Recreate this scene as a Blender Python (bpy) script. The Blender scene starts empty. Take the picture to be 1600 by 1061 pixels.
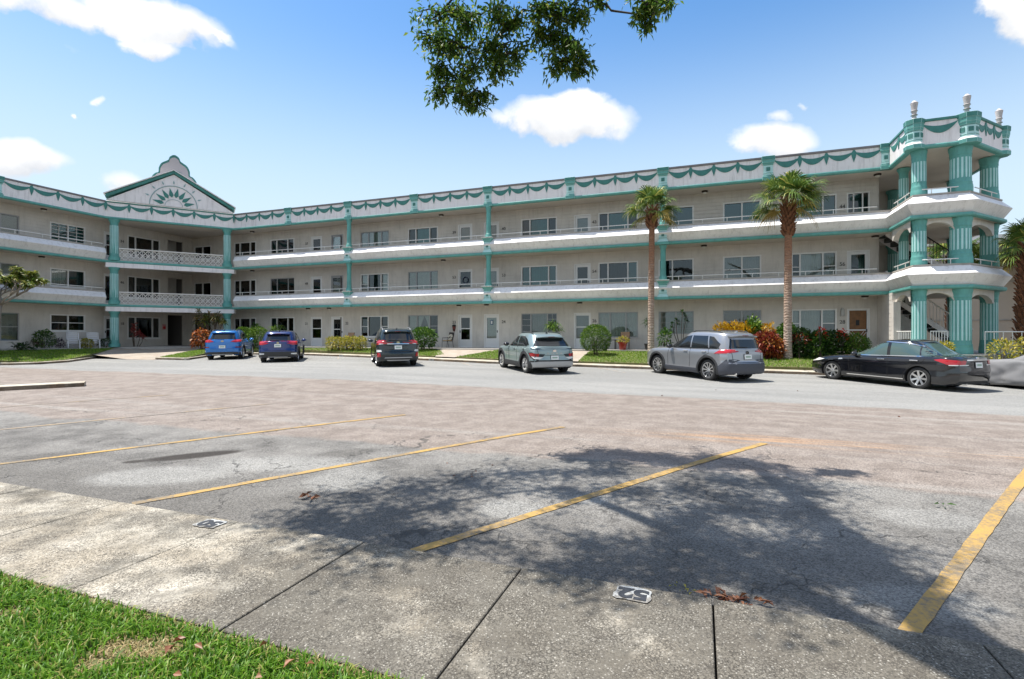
import bpy, bmesh, math, random
from mathutils import Vector, Matrix, noise
from mathutils.bvhtree import BVHTree
R = math.radians
random.seed(7)
SC = bpy.context.scene
COL = SC.collection

# ------------------------------------------------------------------ camera
CAM_H = 1.65
cam_d = bpy.data.cameras.new("camera")
cam = bpy.data.objects.new("camera", cam_d)
COL.objects.link(cam)
cam.location = (0, 0, CAM_H)
cam.rotation_euler = (R(90), 0, 0)
cam_d.sensor_width = 36.0
cam_d.lens = 806.0 / 1600.0 * 36.0
cam_d.shift_y = -6.5 / 1600.0
cam_d.clip_start = 0.05
cam_d.clip_end = 3000
SC.camera = cam

# ------------------------------------------------------------------ sun and sky
SUN_EL = 70.0
SUN_FROM = Vector((-0.955, 0.295))            # horizontal direction towards the sun
SUN_FROM.normalize()
sun_d = bpy.data.lights.new("sun", 'SUN')
sun_d.energy = 3.7
sun_d.angle = R(0.53)
sun_d.color = (1.0, 0.955, 0.88)
sun = bpy.data.objects.new("sun", sun_d)
COL.objects.link(sun)
_ld = Vector((-SUN_FROM.x * math.cos(R(SUN_EL)), -SUN_FROM.y * math.cos(R(SUN_EL)), -math.sin(R(SUN_EL))))
sun.rotation_euler = _ld.to_track_quat('-Z', 'Y').to_euler()
sun.location = (-20, 15, 60)

world = bpy.data.worlds.new("World")
SC.world = world
world.use_nodes = True
world.cycles.sampling_method = 'MANUAL'; world.cycles.sample_map_resolution = 512
wn, wl = world.node_tree.nodes, world.node_tree.links
wn.clear()
w_out = wn.new('ShaderNodeOutputWorld')
w_bg = wn.new('ShaderNodeBackground')
w_sky = wn.new('ShaderNodeTexSky')
w_sky.sky_type = 'NISHITA'
w_sky.sun_disc = False
w_sky.sun_elevation = R(SUN_EL)
w_sky.sun_rotation = math.atan2(SUN_FROM.x, SUN_FROM.y)
w_sky.altitude = 5
w_sky.air_density = 1.0
w_sky.dust_density = 0.8
w_sky.ozone_density = 2.0
w_bg.inputs['Strength'].default_value = 0.108
wl.new(w_bg.outputs[0], w_out.inputs[0])

def wmath(op, a, b=None, c=None):
    n = wn.new('ShaderNodeMath'); n.operation = op
    for i, v in enumerate((a, b, c)):
        if v is None: continue
        if isinstance(v, (int, float)): n.inputs[i].default_value = v
        else: wl.new(v, n.inputs[i])
    return n.outputs[0]
# clouds live in direction space: a = x/y and b = z/y of the view vector
w_tc = wn.new('ShaderNodeTexCoord')
w_sep = wn.new('ShaderNodeSeparateXYZ')
wl.new(w_tc.outputs['Generated'], w_sep.inputs[0])
w_n1 = wn.new('ShaderNodeTexNoise'); w_n1.inputs['Scale'].default_value = 9.0
w_n1.inputs['Detail'].default_value = 9.0; w_n1.inputs['Roughness'].default_value = 0.6
wl.new(w_tc.outputs['Generated'], w_n1.inputs['Vector'])
w_n2 = wn.new('ShaderNodeTexNoise'); w_n2.inputs['Scale'].default_value = 22.0
w_n2.inputs['Detail'].default_value = 6.0
wl.new(w_tc.outputs['Generated'], w_n2.inputs['Vector'])
nz = wmath('SUBTRACT', w_n1.outputs['Fac'], 0.5)
nz2 = wmath('SUBTRACT', w_n2.outputs['Fac'], 0.5)
ysafe = wmath('MAXIMUM', w_sep.outputs['Y'], 0.02)
ca = wmath('DIVIDE', w_sep.outputs['X'], ysafe)
cb = wmath('DIVIDE', w_sep.outputs['Z'], ysafe)
ca = wmath('ADD', ca, wmath('MULTIPLY', nz, 0.11))
cb = wmath('ADD', cb, wmath('ADD', wmath('MULTIPLY', nz2, 0.05), wmath('MULTIPLY', nz, 0.05)))
dens = None
litn = None
litd = None
def wcloud(px, py, rx, ry, rot=0.0, amp=1.0, soft=0.75):
    """an elliptical cloud: centre and radii given as photo pixels turned into direction tangents"""
    global dens, litn, litd
    a0, b0 = (px - 800) / 806.0, (524 - py) / 806.0
    rx /= 806.0; ry /= 806.0
    c_, s_ = math.cos(R(rot)), math.sin(R(rot))
    da = wmath('SUBTRACT', ca, a0); db = wmath('SUBTRACT', cb, b0)
    p = wmath('MULTIPLY', wmath('ADD', wmath('MULTIPLY', da, c_), wmath('MULTIPLY', db, s_)), 1 / rx)
    q = wmath('MULTIPLY', wmath('SUBTRACT', wmath('MULTIPLY', db, c_), wmath('MULTIPLY', da, s_)), 1 / ry)
    d = wmath('SQRT', wmath('ADD', wmath('MULTIPLY', p, p), wmath('MULTIPLY', q, q)))
    k = wn.new('ShaderNodeMapRange'); k.interpolation_type = 'SMOOTHSTEP'
    wl.new(d, k.inputs[0])
    k.inputs[1].default_value = 1.0 + 0.15; k.inputs[2].default_value = 1.0 - soft
    k.inputs[3].default_value = 0.0; k.inputs[4].default_value = amp
    g = wn.new('ShaderNodeMapRange'); g.interpolation_type = 'SMOOTHSTEP'; wl.new(q, g.inputs[0]); g.inputs[1].default_value = -0.95; g.inputs[2].default_value = 0.25; g.inputs[3].default_value = 0.0; g.inputs[4].default_value = 1.0
    gl_ = wmath('MULTIPLY', g.outputs[0], k.outputs[0])
    litn = gl_ if litn is None else wmath('ADD', litn, gl_); litd = k.outputs[0] if litd is None else wmath('ADD', litd, k.outputs[0])
    dens = k.outputs[0] if dens is None else wmath('MAXIMUM', dens, k.outputs[0])
for c in [(230, 30, 150, 40, -13, 1.0, 0.6), (70, 15, 150, 30, -8, 0.9, 0.7), (235, 72, 50, 26, -10, 0.95, 0.8), (330, 50, 60, 14, -22, 0.8, 0.8),
          (95, 72, 50, 9, -8, 0.22, 0.9), (160, 157, 12, 9, 0, 0.55, 0.9), (122, 174, 10, 7, 0, 0.5, 0.9),
          (25, 250, 98, 34, -8, 1.15, 0.7), (180, 290, 62, 30, 0, 0.85, 0.9),
          (885, 185, 118, 42, -2, 1.0, 0.5), (780, 182, 45, 16, 0, 0.6, 0.8), (905, 160, 60, 28, 0, 0.95, 0.6),
          (1208, 222, 82, 36, 0, 1.05, 0.75), (1212, 188, 32, 18, 0, 0.75, 0.9), (1252, 166, 14, 10, 0, 0.4, 0.9),
          (1592, 20, 78, 45, -22, 1.0, 0.6)]:
    wcloud(*c)
# bright cloud cover added outside the frame, denser than in view, as fill light
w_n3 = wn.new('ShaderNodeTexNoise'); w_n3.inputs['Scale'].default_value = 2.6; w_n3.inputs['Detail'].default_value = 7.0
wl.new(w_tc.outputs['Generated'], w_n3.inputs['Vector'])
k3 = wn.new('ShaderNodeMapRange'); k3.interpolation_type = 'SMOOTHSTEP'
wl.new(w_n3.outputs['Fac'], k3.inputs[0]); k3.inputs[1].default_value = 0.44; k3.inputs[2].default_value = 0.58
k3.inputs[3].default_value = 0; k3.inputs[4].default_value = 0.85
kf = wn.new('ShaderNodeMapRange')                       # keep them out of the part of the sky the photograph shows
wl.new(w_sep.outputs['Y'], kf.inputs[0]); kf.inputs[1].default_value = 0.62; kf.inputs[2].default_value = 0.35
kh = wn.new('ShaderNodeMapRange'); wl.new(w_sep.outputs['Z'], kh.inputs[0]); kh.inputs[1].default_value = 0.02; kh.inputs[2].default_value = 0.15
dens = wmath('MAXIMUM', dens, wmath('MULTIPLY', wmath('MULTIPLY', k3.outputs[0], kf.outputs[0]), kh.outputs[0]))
# shaded bellies: a slow noise
w_cc = wn.new('ShaderNodeMix'); w_cc.data_type = 'RGBA'
lit = wmath('DIVIDE', litn, wmath('MAXIMUM', litd, 0.02))
wl.new(wmath('ADD', wmath('MULTIPLY', lit, 0.85), wmath('MULTIPLY', nz, 1.5)), w_cc.inputs['Factor']); w_cc.clamp_factor = True
w_cc.inputs['A'].default_value = (3.7, 3.85, 4.1, 1); w_cc.inputs['B'].default_value = (5.6, 5.55, 5.45, 1)
w_sat = wn.new('ShaderNodeHueSaturation'); w_sat.inputs['Saturation'].default_value = 1.2; w_sat.inputs['Value'].default_value = 1.0
w_tint = wn.new('ShaderNodeMix'); w_tint.data_type = 'RGBA'; w_tint.blend_type = 'MULTIPLY'; w_tint.inputs['Factor'].default_value = 1.0
w_tint.inputs['B'].default_value = (0.92, 0.99, 1.0, 1)
wl.new(w_sky.outputs[0], w_tint.inputs['A']); wl.new(w_tint.outputs['Result'], w_sat.inputs['Color'])
w_mix = wn.new('ShaderNodeMix'); w_mix.data_type = 'RGBA'
# humid air: the sky pales towards the horizon all the way round
w_hz = wn.new('ShaderNodeMapRange'); w_hz.interpolation_type = 'SMOOTHSTEP'; wl.new(w_sep.outputs['Z'], w_hz.inputs[0])
w_hz.inputs[1].default_value = 0.55; w_hz.inputs[2].default_value = 0.16; w_hz.inputs[3].default_value = 0.0; w_hz.inputs[4].default_value = 0.90
w_hm = wn.new('ShaderNodeMix'); w_hm.data_type = 'RGBA'; wl.new(w_hz.outputs[0], w_hm.inputs['Factor']); wl.new(w_sat.outputs[0], w_hm.inputs['A']); w_hm.inputs['B'].default_value = (3.45, 4.2, 4.75, 1)
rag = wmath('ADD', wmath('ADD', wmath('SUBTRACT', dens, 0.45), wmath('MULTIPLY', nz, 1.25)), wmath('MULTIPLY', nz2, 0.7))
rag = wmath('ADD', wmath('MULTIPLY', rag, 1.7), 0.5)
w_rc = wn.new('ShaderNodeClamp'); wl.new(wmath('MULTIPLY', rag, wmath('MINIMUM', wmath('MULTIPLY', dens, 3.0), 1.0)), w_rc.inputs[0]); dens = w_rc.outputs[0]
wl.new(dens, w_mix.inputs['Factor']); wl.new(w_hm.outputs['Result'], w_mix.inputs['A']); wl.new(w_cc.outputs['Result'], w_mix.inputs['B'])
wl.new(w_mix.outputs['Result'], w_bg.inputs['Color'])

SC.view_settings.view_transform = 'Standard'
SC.view_settings.look = 'None'
SC.view_settings.exposure = 1.02
SC.view_settings.gamma = 1.0
SC.view_settings.use_curve_mapping = False
SC.render.engine = 'CYCLES'
SC.cycles.max_bounces = 8
SC.cycles.transparent_max_bounces = 16
SC.cycles.diffuse_bounces = 4
SC.cycles.caustics_reflective = False
SC.cycles.caustics_refractive = False

# ------------------------------------------------------------------ site frame
PH = R(20.1)
CP, SP = math.cos(PH), math.sin(PH)
def W(u, v, z=0.0):
    """site frame (u along the long facade, v away from the camera) to world"""
    return Vector((u * CP + v * SP, -u * SP + v * CP, z))
def UV(x, y):
    return x * CP - y * SP, x * SP + y * CP
G_SLOPE, V_KERB = 0.018, 3.42
def lot_z(v, u=-20.0):
    """the lot rises gently towards the building and drains to the right beyond the aisle"""
    t = min(1.0, max(0.0, (v - 6.0) / 10.0)); t = t * t * (3 - 2 * t)
    return -0.02 + G_SLOPE * (v - V_KERB) - 0.0155 * max(0.0, u + 11.0) * t
# ------------------------------------------------------------------ helpers
def tag(o, label=None, cat=None, group=None, kind=None):
    if label: o['label'] = label
    if cat: o['category'] = cat
    if group: o['group'] = group
    if kind: o['kind'] = kind
    return o

def empty(name, loc, rz=0.0, label=None, cat=None, group=None):
    o = bpy.data.objects.new(name, None)
    COL.objects.link(o)
    o.location = loc
    o.rotation_euler = (0, 0, rz)
    o.empty_display_size = 0.2
    return tag(o, label, cat, group)

def put(name, me, parent=None, loc=None, rot=None, scale=None):
    o = bpy.data.objects.new(name, me)
    COL.objects.link(o)
    o.parent = parent
    if loc is not None: o.location = loc
    if rot is not None: o.rotation_euler = rot
    if scale is not None: o.scale = scale
    return o

class MB:
    """collects geometry and builds ONE mesh"""
    def __init__(s, org=(0, 0, 0)):
        s.v, s.f, s.m, s.org, s.k = [], [], [], Vector(org), 0
    def add(s, vs, fs, k=None):
        b = len(s.v)
        s.v += [tuple(x) for x in vs]
        for f in fs:
            s.f.append(tuple(b + i for i in f)); s.m.append(s.k if k is None else k)
    def box(s, a, b, k=None, T=None):
        x0, y0, z0 = a; x1, y1, z1 = b
        vs = [(x0, y0, z0), (x1, y0, z0), (x1, y1, z0), (x0, y1, z0), (x0, y0, z1), (x1, y0, z1), (x1, y1, z1), (x0, y1, z1)]
        if T: vs = [T(*p) for p in vs]
        s.add(vs, [(0, 3, 2, 1), (4, 5, 6, 7), (0, 1, 5, 4), (1, 2, 6, 5), (2, 3, 7, 6), (3, 0, 4, 7)], k)
    def quad(s, a, b, c, d, k=None):
        s.add([a, b, c, d], [(0, 1, 2, 3)], k)
    def prism(s, poly, f0, f1, k=None):
        """poly: 2-d points; f0, f1 map a point to 3-d for the two end faces"""
        n = len(poly)
        s.add([f0(*p) for p in poly] + [f1(*p) for p in poly],
              [tuple(range(n))[::-1], tuple(range(n, 2 * n))] + [(i, (i + 1) % n, n + (i + 1) % n, n + i) for i in range(n)], k)
    def lathe(s, prof, c=(0, 0, 0), n=20, k=None, flute=None, cap=True):
        """prof: (r, z) list; flute(angle, z) -> radius factor"""
        vs, fs = [], []
        for r, z in prof:
            for i in range(n):
                a = 2 * math.pi * i / n
                q = r * (flute(a, z) if flute else 1)
                vs.append((c[0] + q * math.cos(a), c[1] + q * math.sin(a), c[2] + z))
        for j in range(len(prof) - 1):
            for i in range(n):
                fs.append((j * n + i, j * n + (i + 1) % n, (j + 1) * n + (i + 1) % n, (j + 1) * n + i))
        if cap:
            fs.append(tuple(range(n))[::-1]); fs.append(tuple((len(prof) - 1) * n + i for i in range(n)))
        s.add(vs, fs, k)
    def tube(s, pts, r, n=8, k=None, cap=True):
        pts = [Vector(p) for p in pts]
        rs = r if isinstance(r, (list, tuple)) else [r] * len(pts)
        vs, fs = [], []
        for i, p in enumerate(pts):
            t = (pts[min(i + 1, len(pts) - 1)] - pts[max(i - 1, 0)]).normalized()
            a = t.cross(Vector((0, 0, 1)))
            if a.length < 1e-3: a = Vector((1, 0, 0))
            a.normalize(); b = t.cross(a).normalized()
            for j in range(n):
                w = 2 * math.pi * j / n
                vs.append(p + (a * math.cos(w) + b * math.sin(w)) * rs[i])
        for i in range(len(pts) - 1):
            for j in range(n):
                fs.append((i * n + j, i * n + (j + 1) % n, (i + 1) * n + (j + 1) % n, (i + 1) * n + j))
        if cap:
            fs.append(tuple(range(n))[::-1]); fs.append(tuple((len(pts) - 1) * n + i for i in range(n)))
        s.add(vs, fs, k)
    def mesh(s, name, mats, smooth=False, recalc=True, bevel=0.0):
        me = bpy.data.meshes.new(name)
        o = s.org
        me.from_pydata([(x - o.x, y - o.y, z - o.z) for x, y, z in s.v], [], s.f)
        for m in (mats if isinstance(mats, (list, tuple)) else [mats]):
            me.materials.append(m)
        me.polygons.foreach_set('material_index', s.m)
        if recalc or bevel:
            bm = bmesh.new(); bm.from_mesh(me)
            if bevel:
                bmesh.ops.bevel(bm, geom=[e for e in bm.edges if len(e.link_faces) == 2 and e.calc_face_angle(0) > 0.6], offset=bevel, segments=1, affect='EDGES', clamp_overlap=True)
            if recalc: bmesh.ops.recalc_face_normals(bm, faces=bm.faces)
            bm.to_mesh(me); bm.free()
        if smooth:
            for p in me.polygons: p.use_smooth = True
            if isinstance(smooth, (int, float)) and not isinstance(smooth, bool):
                me.set_sharp_from_angle(angle=R(smooth))
        me.update()
        return me
    def build(s, name, mats, parent=None, loc=None, rot=None, smooth=False, recalc=True, bevel=0.0):
        return put(name, s.mesh(name, mats, smooth, recalc, bevel), parent, loc, rot)

# ------------------------------------------------------------------ materials
MATS = {}
def mat(name, col, rough=0.6, metal=0.0, var=0.0, scale=6.0, bump=0.0, bscale=60.0, spec=None, coat=0.0, col2=None, emit=None, detail=5.0, streak=0.0, dirt=(0.16, 0.14, 0.11)):
    """Principled surface; var mixes a darker/lighter (or col2) tone by noise, bump adds fine relief"""
    if name in MATS: return MATS[name]
    m = bpy.data.materials.new(name); m.use_nodes = True
    nt = m.node_tree; N, L = nt.nodes, nt.links
    p = N['Principled BSDF']
    c = tuple(col) + (1,)
    p.inputs['Base Color'].default_value = c
    p.inputs['Roughness'].default_value = rough
    p.inputs['Metallic'].default_value = metal
    if spec is not None: p.inputs['Specular IOR Level'].default_value = spec
    if coat: p.inputs['Coat Weight'].default_value = coat; p.inputs['Coat Roughness'].default_value = 0.04
    tc = None
    if var or bump:
        tc = N.new('ShaderNodeTexCoord')
    if var:
        n = N.new('ShaderNodeTexNoise'); n.inputs['Scale'].default_value = scale; n.inputs['Detail'].default_value = detail
        n.inputs['Roughness'].default_value = 0.6
        L.new(tc.outputs['Object'], n.inputs['Vector'])
        r = N.new('ShaderNodeMapRange'); r.inputs[1].default_value = 0.3; r.inputs[2].default_value = 0.7
        L.new(n.outputs['Fac'], r.inputs[0])
        mx = N.new('ShaderNodeMix'); mx.data_type = 'RGBA'
        if col2 is None:
            a = tuple(x * (1 - var) for x in col) + (1,); b = tuple(min(1, x * (1 + var)) for x in col) + (1,)
        else:
            a, b = c, tuple(col2) + (1,)
        mx.inputs['A'].default_value = a; mx.inputs['B'].default_value = b
        L.new(r.outputs[0], mx.inputs['Factor']); L.new(mx.outputs['Result'], p.inputs['Base Color'])
    if streak:                                   # rain streaks and mildew: tall narrow noise
        tc = tc or N.new('ShaderNodeTexCoord')
        mp = N.new('ShaderNodeMapping'); mp.inputs['Scale'].default_value = (3.2, 3.2, 0.42); L.new(tc.outputs['Object'], mp.inputs[0])
        n3 = N.new('ShaderNodeTexNoise'); n3.inputs['Scale'].default_value = 2.0; n3.inputs['Detail'].default_value = 8; n3.inputs['Roughness'].default_value = 0.7
        L.new(mp.outputs[0], n3.inputs['Vector'])
        r3 = N.new('ShaderNodeMapRange'); r3.inputs[1].default_value = 0.50; r3.inputs[2].default_value = 0.78; r3.inputs[3].default_value = 0.0; r3.inputs[4].default_value = streak
        L.new(n3.outputs['Fac'], r3.inputs[0])
        m3 = N.new('ShaderNodeMix'); m3.data_type = 'RGBA'; L.new(r3.outputs[0], m3.inputs['Factor'])
        if p.inputs['Base Color'].links: L.new(p.inputs['Base Color'].links[0].from_socket, m3.inputs['A'])
        else: m3.inputs['A'].default_value = c
        m3.inputs['B'].default_value = tuple(dirt) + (1,)
        L.new(m3.outputs['Result'], p.inputs['Base Color'])
    if bump:
        n2 = N.new('ShaderNodeTexNoise'); n2.inputs['Scale'].default_value = bscale; n2.inputs['Detail'].default_value = 4
        L.new(tc.outputs['Object'], n2.inputs['Vector'])
        b = N.new('ShaderNodeBump'); b.inputs['Strength'].default_value = bump; b.inputs['Distance'].default_value = 0.01
        L.new(n2.outputs['Fac'], b.inputs['Height']); L.new(b.outputs[0], p.inputs['Normal'])
    MATS[name] = m
    return m

def glass_mat(name, tint, refl=0.08, rough=0.02):
    """window glass: tinted see-through with a Fresnel reflection"""
    if name in MATS: return MATS[name]
    m = bpy.data.materials.new(name); m.use_nodes = True
    N, L = m.node_tree.nodes, m.node_tree.links
    N.clear()
    o = N.new('ShaderNodeOutputMaterial'); t = N.new('ShaderNodeBsdfTransparent'); g = N.new('ShaderNodeBsdfGlossy')
    t.inputs[0].default_value = tuple(tint) + (1,); g.inputs['Roughness'].default_value = rough
    f = N.new('ShaderNodeFresnel'); f.inputs['IOR'].default_value = 1.55
    a = N.new('ShaderNodeMath'); a.operation = 'ADD'; a.inputs[1].default_value = refl; a.use_clamp = True
    L.new(f.outputs[0], a.inputs[0])
    x = N.new('ShaderNodeMixShader'); L.new(a.outputs[0], x.inputs[0]); L.new(t.outputs[0], x.inputs[1]); L.new(g.outputs[0], x.inputs[2])
    L.new(x.outputs[0], o.inputs[0])
    MATS[name] = m
    return m

def leaf_mat(name, c0, c1, c2=None, rough=0.45, scale=1.6, transl=0.35):
    """foliage: tone varies from leaf to leaf (random per island) and over the crown; light passes through"""
    if name in MATS: return MATS[name]
    m = bpy.data.materials.new(name); m.use_nodes = True
    N, L = m.node_tree.nodes, m.node_tree.links
    p = N['Principled BSDF']; p.inputs['Roughness'].default_value = rough
    p.inputs['Specular IOR Level'].default_value = 0.35
    ge = N.new('ShaderNodeNewGeometry')
    cr = N.new('ShaderNodeValToRGB')
    cr.color_ramp.elements[0].color = tuple(c0) + (1,); cr.color_ramp.elements[1].color = tuple(c1) + (1,)
    cr.color_ramp.elements[0].position = 0.15; cr.color_ramp.elements[1].position = 0.85
    if c2:
        e = cr.color_ramp.elements.new(0.97); e.color = tuple(c2) + (1,)
    L.new(ge.outputs['Random Per Island'], cr.inputs[0])
    L.new(cr.outputs[0], p.inputs['Base Color'])
    tr = N.new('ShaderNodeBsdfTranslucent')
    L.new(cr.outputs[0], tr.inputs['Color'])
    mx = N.new('ShaderNodeMixShader'); mx.inputs[0].default_value = transl
    L.new(p.outputs[0], mx.inputs[1]); L.new(tr.outputs[0], mx.inputs[2])
    L.new(mx.outputs[0], N['Material Output'].inputs[0])
    MATS[name] = m
    return m

def text_mesh(s, size, depth=0.0, name='lettering', bold=0.0):
    cu = bpy.data.curves.new(name, 'FONT')
    cu.body = s; cu.size = size; cu.offset = bold; cu.extrude = depth; cu.align_x = 'CENTER'; cu.align_y = 'CENTER'
    o = bpy.data.objects.new(name, cu)
    COL.objects.link(o)
    bpy.context.view_layer.update()
    dg = bpy.context.evaluated_depsgraph_get()
    me = bpy.data.meshes.new_from_object(o.evaluated_get(dg))
    bpy.data.objects.remove(o); bpy.data.curves.remove(cu)
    return me
# ------------------------------------------------------------------ ground
def asphalt_material():
    m = bpy.data.materials.new('asphalt'); m.use_nodes = True
    N, L = m.node_tree.nodes, m.node_tree.links
    p = N['Principled BSDF']; p.inputs['Roughness'].default_value = 0.85; p.inputs['Specular IOR Level'].default_value = 0.3
    tc = N.new('ShaderNodeTexCoord'); sx = N.new('ShaderNodeSeparateXYZ'); L.new(tc.outputs['Object'], sx.inputs[0])
    def M(op, a, b=None, c=None, cl=False):
        n = N.new('ShaderNodeMath'); n.operation = op; n.use_clamp = cl
        for i, v in enumerate((a, b, c)):
            if v is None: continue
            if isinstance(v, (int, float)): n.inputs[i].default_value = v
            else: L.new(v, n.inputs[i])
        return n.outputs[0]
    def NZ(scale, detail=5, rough=0.6, stretch=None, off=0.0):
        n = N.new('ShaderNodeTexNoise'); n.inputs['Scale'].default_value = scale; n.inputs['Detail'].default_value = detail
        n.inputs['Roughness'].default_value = rough
        mp = N.new('ShaderNodeMapping'); mp.inputs['Location'].default_value = (off, off * 1.7, 0)
        if stretch: mp.inputs['Scale'].default_value = stretch
        L.new(tc.outputs['Object'], mp.inputs[0]); L.new(mp.outputs[0], n.inputs['Vector'])
        return n.outputs['Fac']
    def SS(x, a, b, lo=0.0, hi=1.0):
        k = N.new('ShaderNodeMapRange'); k.interpolation_type = 'SMOOTHSTEP'; L.new(x, k.inputs[0])
        k.inputs[1].default_value = a; k.inputs[2].default_value = b; k.inputs[3].default_value = lo; k.inputs[4].default_value = hi
        return k.outputs[0]
    def MIX(f, a, b, mode='MIX'):
        x = N.new('ShaderNodeMix'); x.data_type = 'RGBA'; x.blend_type = mode
        if isinstance(f, (int, float)): x.inputs['Factor'].default_value = f
        else: L.new(f, x.inputs['Factor'])
        for s, v in (('A', a), ('B', b)):
            if isinstance(v, tuple): x.inputs[s].default_value = v + (1,)
            else: L.new(v, x.inputs[s])
        return x.outputs['Result']
    u, v = sx.outputs['X'], sx.outputs['Y']
    wob = M('MULTIPLY', M('SUBTRACT', NZ(0.35, 4), 0.5), 1.0)
    wob2 = M('MULTIPLY', M('SUBTRACT', NZ(1.3, 5, off=9), 0.5), 0.5)
    vv = M('ADD', M('ADD', v, wob), wob2)
    big = NZ(0.55, 5, off=3)
    med = NZ(2.2, 6, off=5)
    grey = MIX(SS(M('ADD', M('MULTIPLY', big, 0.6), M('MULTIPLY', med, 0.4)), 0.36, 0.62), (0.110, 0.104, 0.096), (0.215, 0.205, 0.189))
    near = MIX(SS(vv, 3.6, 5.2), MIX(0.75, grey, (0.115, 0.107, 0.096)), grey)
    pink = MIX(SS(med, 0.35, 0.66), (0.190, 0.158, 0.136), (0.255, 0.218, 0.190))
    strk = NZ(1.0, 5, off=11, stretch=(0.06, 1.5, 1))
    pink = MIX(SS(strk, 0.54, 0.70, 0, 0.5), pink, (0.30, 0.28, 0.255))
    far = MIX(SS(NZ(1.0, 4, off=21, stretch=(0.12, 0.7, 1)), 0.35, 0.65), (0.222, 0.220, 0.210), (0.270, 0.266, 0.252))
    # rusty drag marks in the aisle
    ru = M('MULTIPLY', M('MULTIPLY', SS(M('ABSOLUTE', M('SUBTRACT', v, 8.8)), 0.55, 0.05), SS(u, -2.5, 0.5)), SS(NZ(1.6, 5, off=31, stretch=(0.12, 2.2, 1)), 0.42, 0.62))
    pink = MIX(M('MULTIPLY', ru, 0.8), pink, (0.40, 0.235, 0.12))
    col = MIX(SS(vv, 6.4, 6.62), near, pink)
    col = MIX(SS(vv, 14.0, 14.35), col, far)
    # left part of the stalls: the grey patch reaches out unevenly
    # oil stain and drips
    def blob(cu, cv, ru_, rv_, rot, amp):
        c_, s_ = math.cos(rot), math.sin(rot)
        du, dv = M('SUBTRACT', M('ADD', u, M('MULTIPLY', wob2, 0.22)), cu), M('SUBTRACT', M('ADD', v, M('MULTIPLY', wob2, 0.25)), cv)
        a = M('DIVIDE', M('ADD', M('MULTIPLY', du, c_), M('MULTIPLY', dv, s_)), ru_)
        b = M('DIVIDE', M('SUBTRACT', M('MULTIPLY', dv, c_), M('MULTIPLY', du, s_)), rv_)
        d = M('SQRT', M('ADD', M('MULTIPLY', a, a), M('MULTIPLY', b, b)))
        return SS(d, 1.15, 0.6, 0, amp)
    for b in [(-6.50, 5.10, 0.66, 0.20, R(46), 1.0), (-6.40, 5.20, 0.45, 0.13, R(46), 0.9), (-6.95, 4.62, 0.16, 0.09, 0.6, 0.9), (-8.2, 4.5, 0.7, 0.3, 0.5, 0.35), (-4.6, 5.9, 0.5, 0.25, 0.9, 0.3)]:
        col = MIX(blob(*b), col, (0.038, 0.032, 0.027))
    # bleached patches
    for b in [(-6.0, 4.3, 0.9, 0.45, 0.4, 0.5), (-5.0, 5.2, 1.2, 0.4, 0.3, 0.45), (-3.8, 4.9, 0.5, 0.5, 0.3, 0.4), (-1.7, 4.6, 0.35, 0.28, 0.3, 0.45), (-1.05, 5.1, 0.22, 0.16, 0.3, 0.4), (1.3, 3.9, 0.5, 0.25, 0.2, 0.35), (1.9, 5.6, 0.5, 0.3, 0.2, 0.35)]:
        col = MIX(blob(*b), col, (0.33, 0.325, 0.305))
    # stones of the aggregate: fine speckle
    vo = N.new('ShaderNodeTexVoronoi'); vo.inputs['Scale'].default_value = 95.0; L.new(tc.outputs['Object'], vo.inputs['Vector'])
    vc = N.new('ShaderNodeSeparateColor'); L.new(vo.outputs['Color'], vc.inputs[0])
    sp = M('ADD', 0.56, M('MULTIPLY', vc.outputs[0], 0.88))
    col = MIX(1.0, col, N.new('ShaderNodeCombineColor').outputs[0], 'MULTIPLY')
    mul = [n for n in N if n.type == 'COMBINE_COLOR'][-1]
    for i in range(3): L.new(sp, mul.inputs[i])
    # hairline cracks
    vk = N.new('ShaderNodeTexVoronoi'); vk.feature = 'DISTANCE_TO_EDGE'; vk.inputs['Scale'].default_value = 0.9
    cw = N.new('ShaderNodeTexNoise'); cw.inputs['Scale'].default_value = 5; cw.inputs['Detail'].default_value = 6; L.new(tc.outputs['Object'], cw.inputs['Vector'])
    ad = N.new('ShaderNodeVectorMath'); ad.operation = 'MULTIPLY_ADD'; L.new(cw.outputs['Color'], ad.inputs[0]); ad.inputs[1].default_value = (0.5, 0.5, 0); L.new(tc.outputs['Object'], ad.inputs[2])
    L.new(ad.outputs[0], vk.inputs['Vector'])
    crk = M('MULTIPLY', SS(vk.outputs['Distance'], 0.010, 0.002), M('MULTIPLY', SS(NZ(0.8, 3, off=41), 0.44, 0.56), SS(v, 9.0, 7.0)))
    col = MIX(M('MULTIPLY', crk, 0.75), col, (0.05, 0.048, 0.045))
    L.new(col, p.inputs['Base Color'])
    bp = N.new('ShaderNodeBump'); bp.inputs['Strength'].default_value = 0.75; bp.inputs['Distance'].default_value = 0.006
    hh = M('SUBTRACT', M('MULTIPLY', vo.outputs['Distance'], -1.0), M('MULTIPLY', crk, 2.0))
    L.new(hh, bp.inputs['Height']); L.new(bp.outputs[0], p.inputs['Normal'])
    return m

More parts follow.
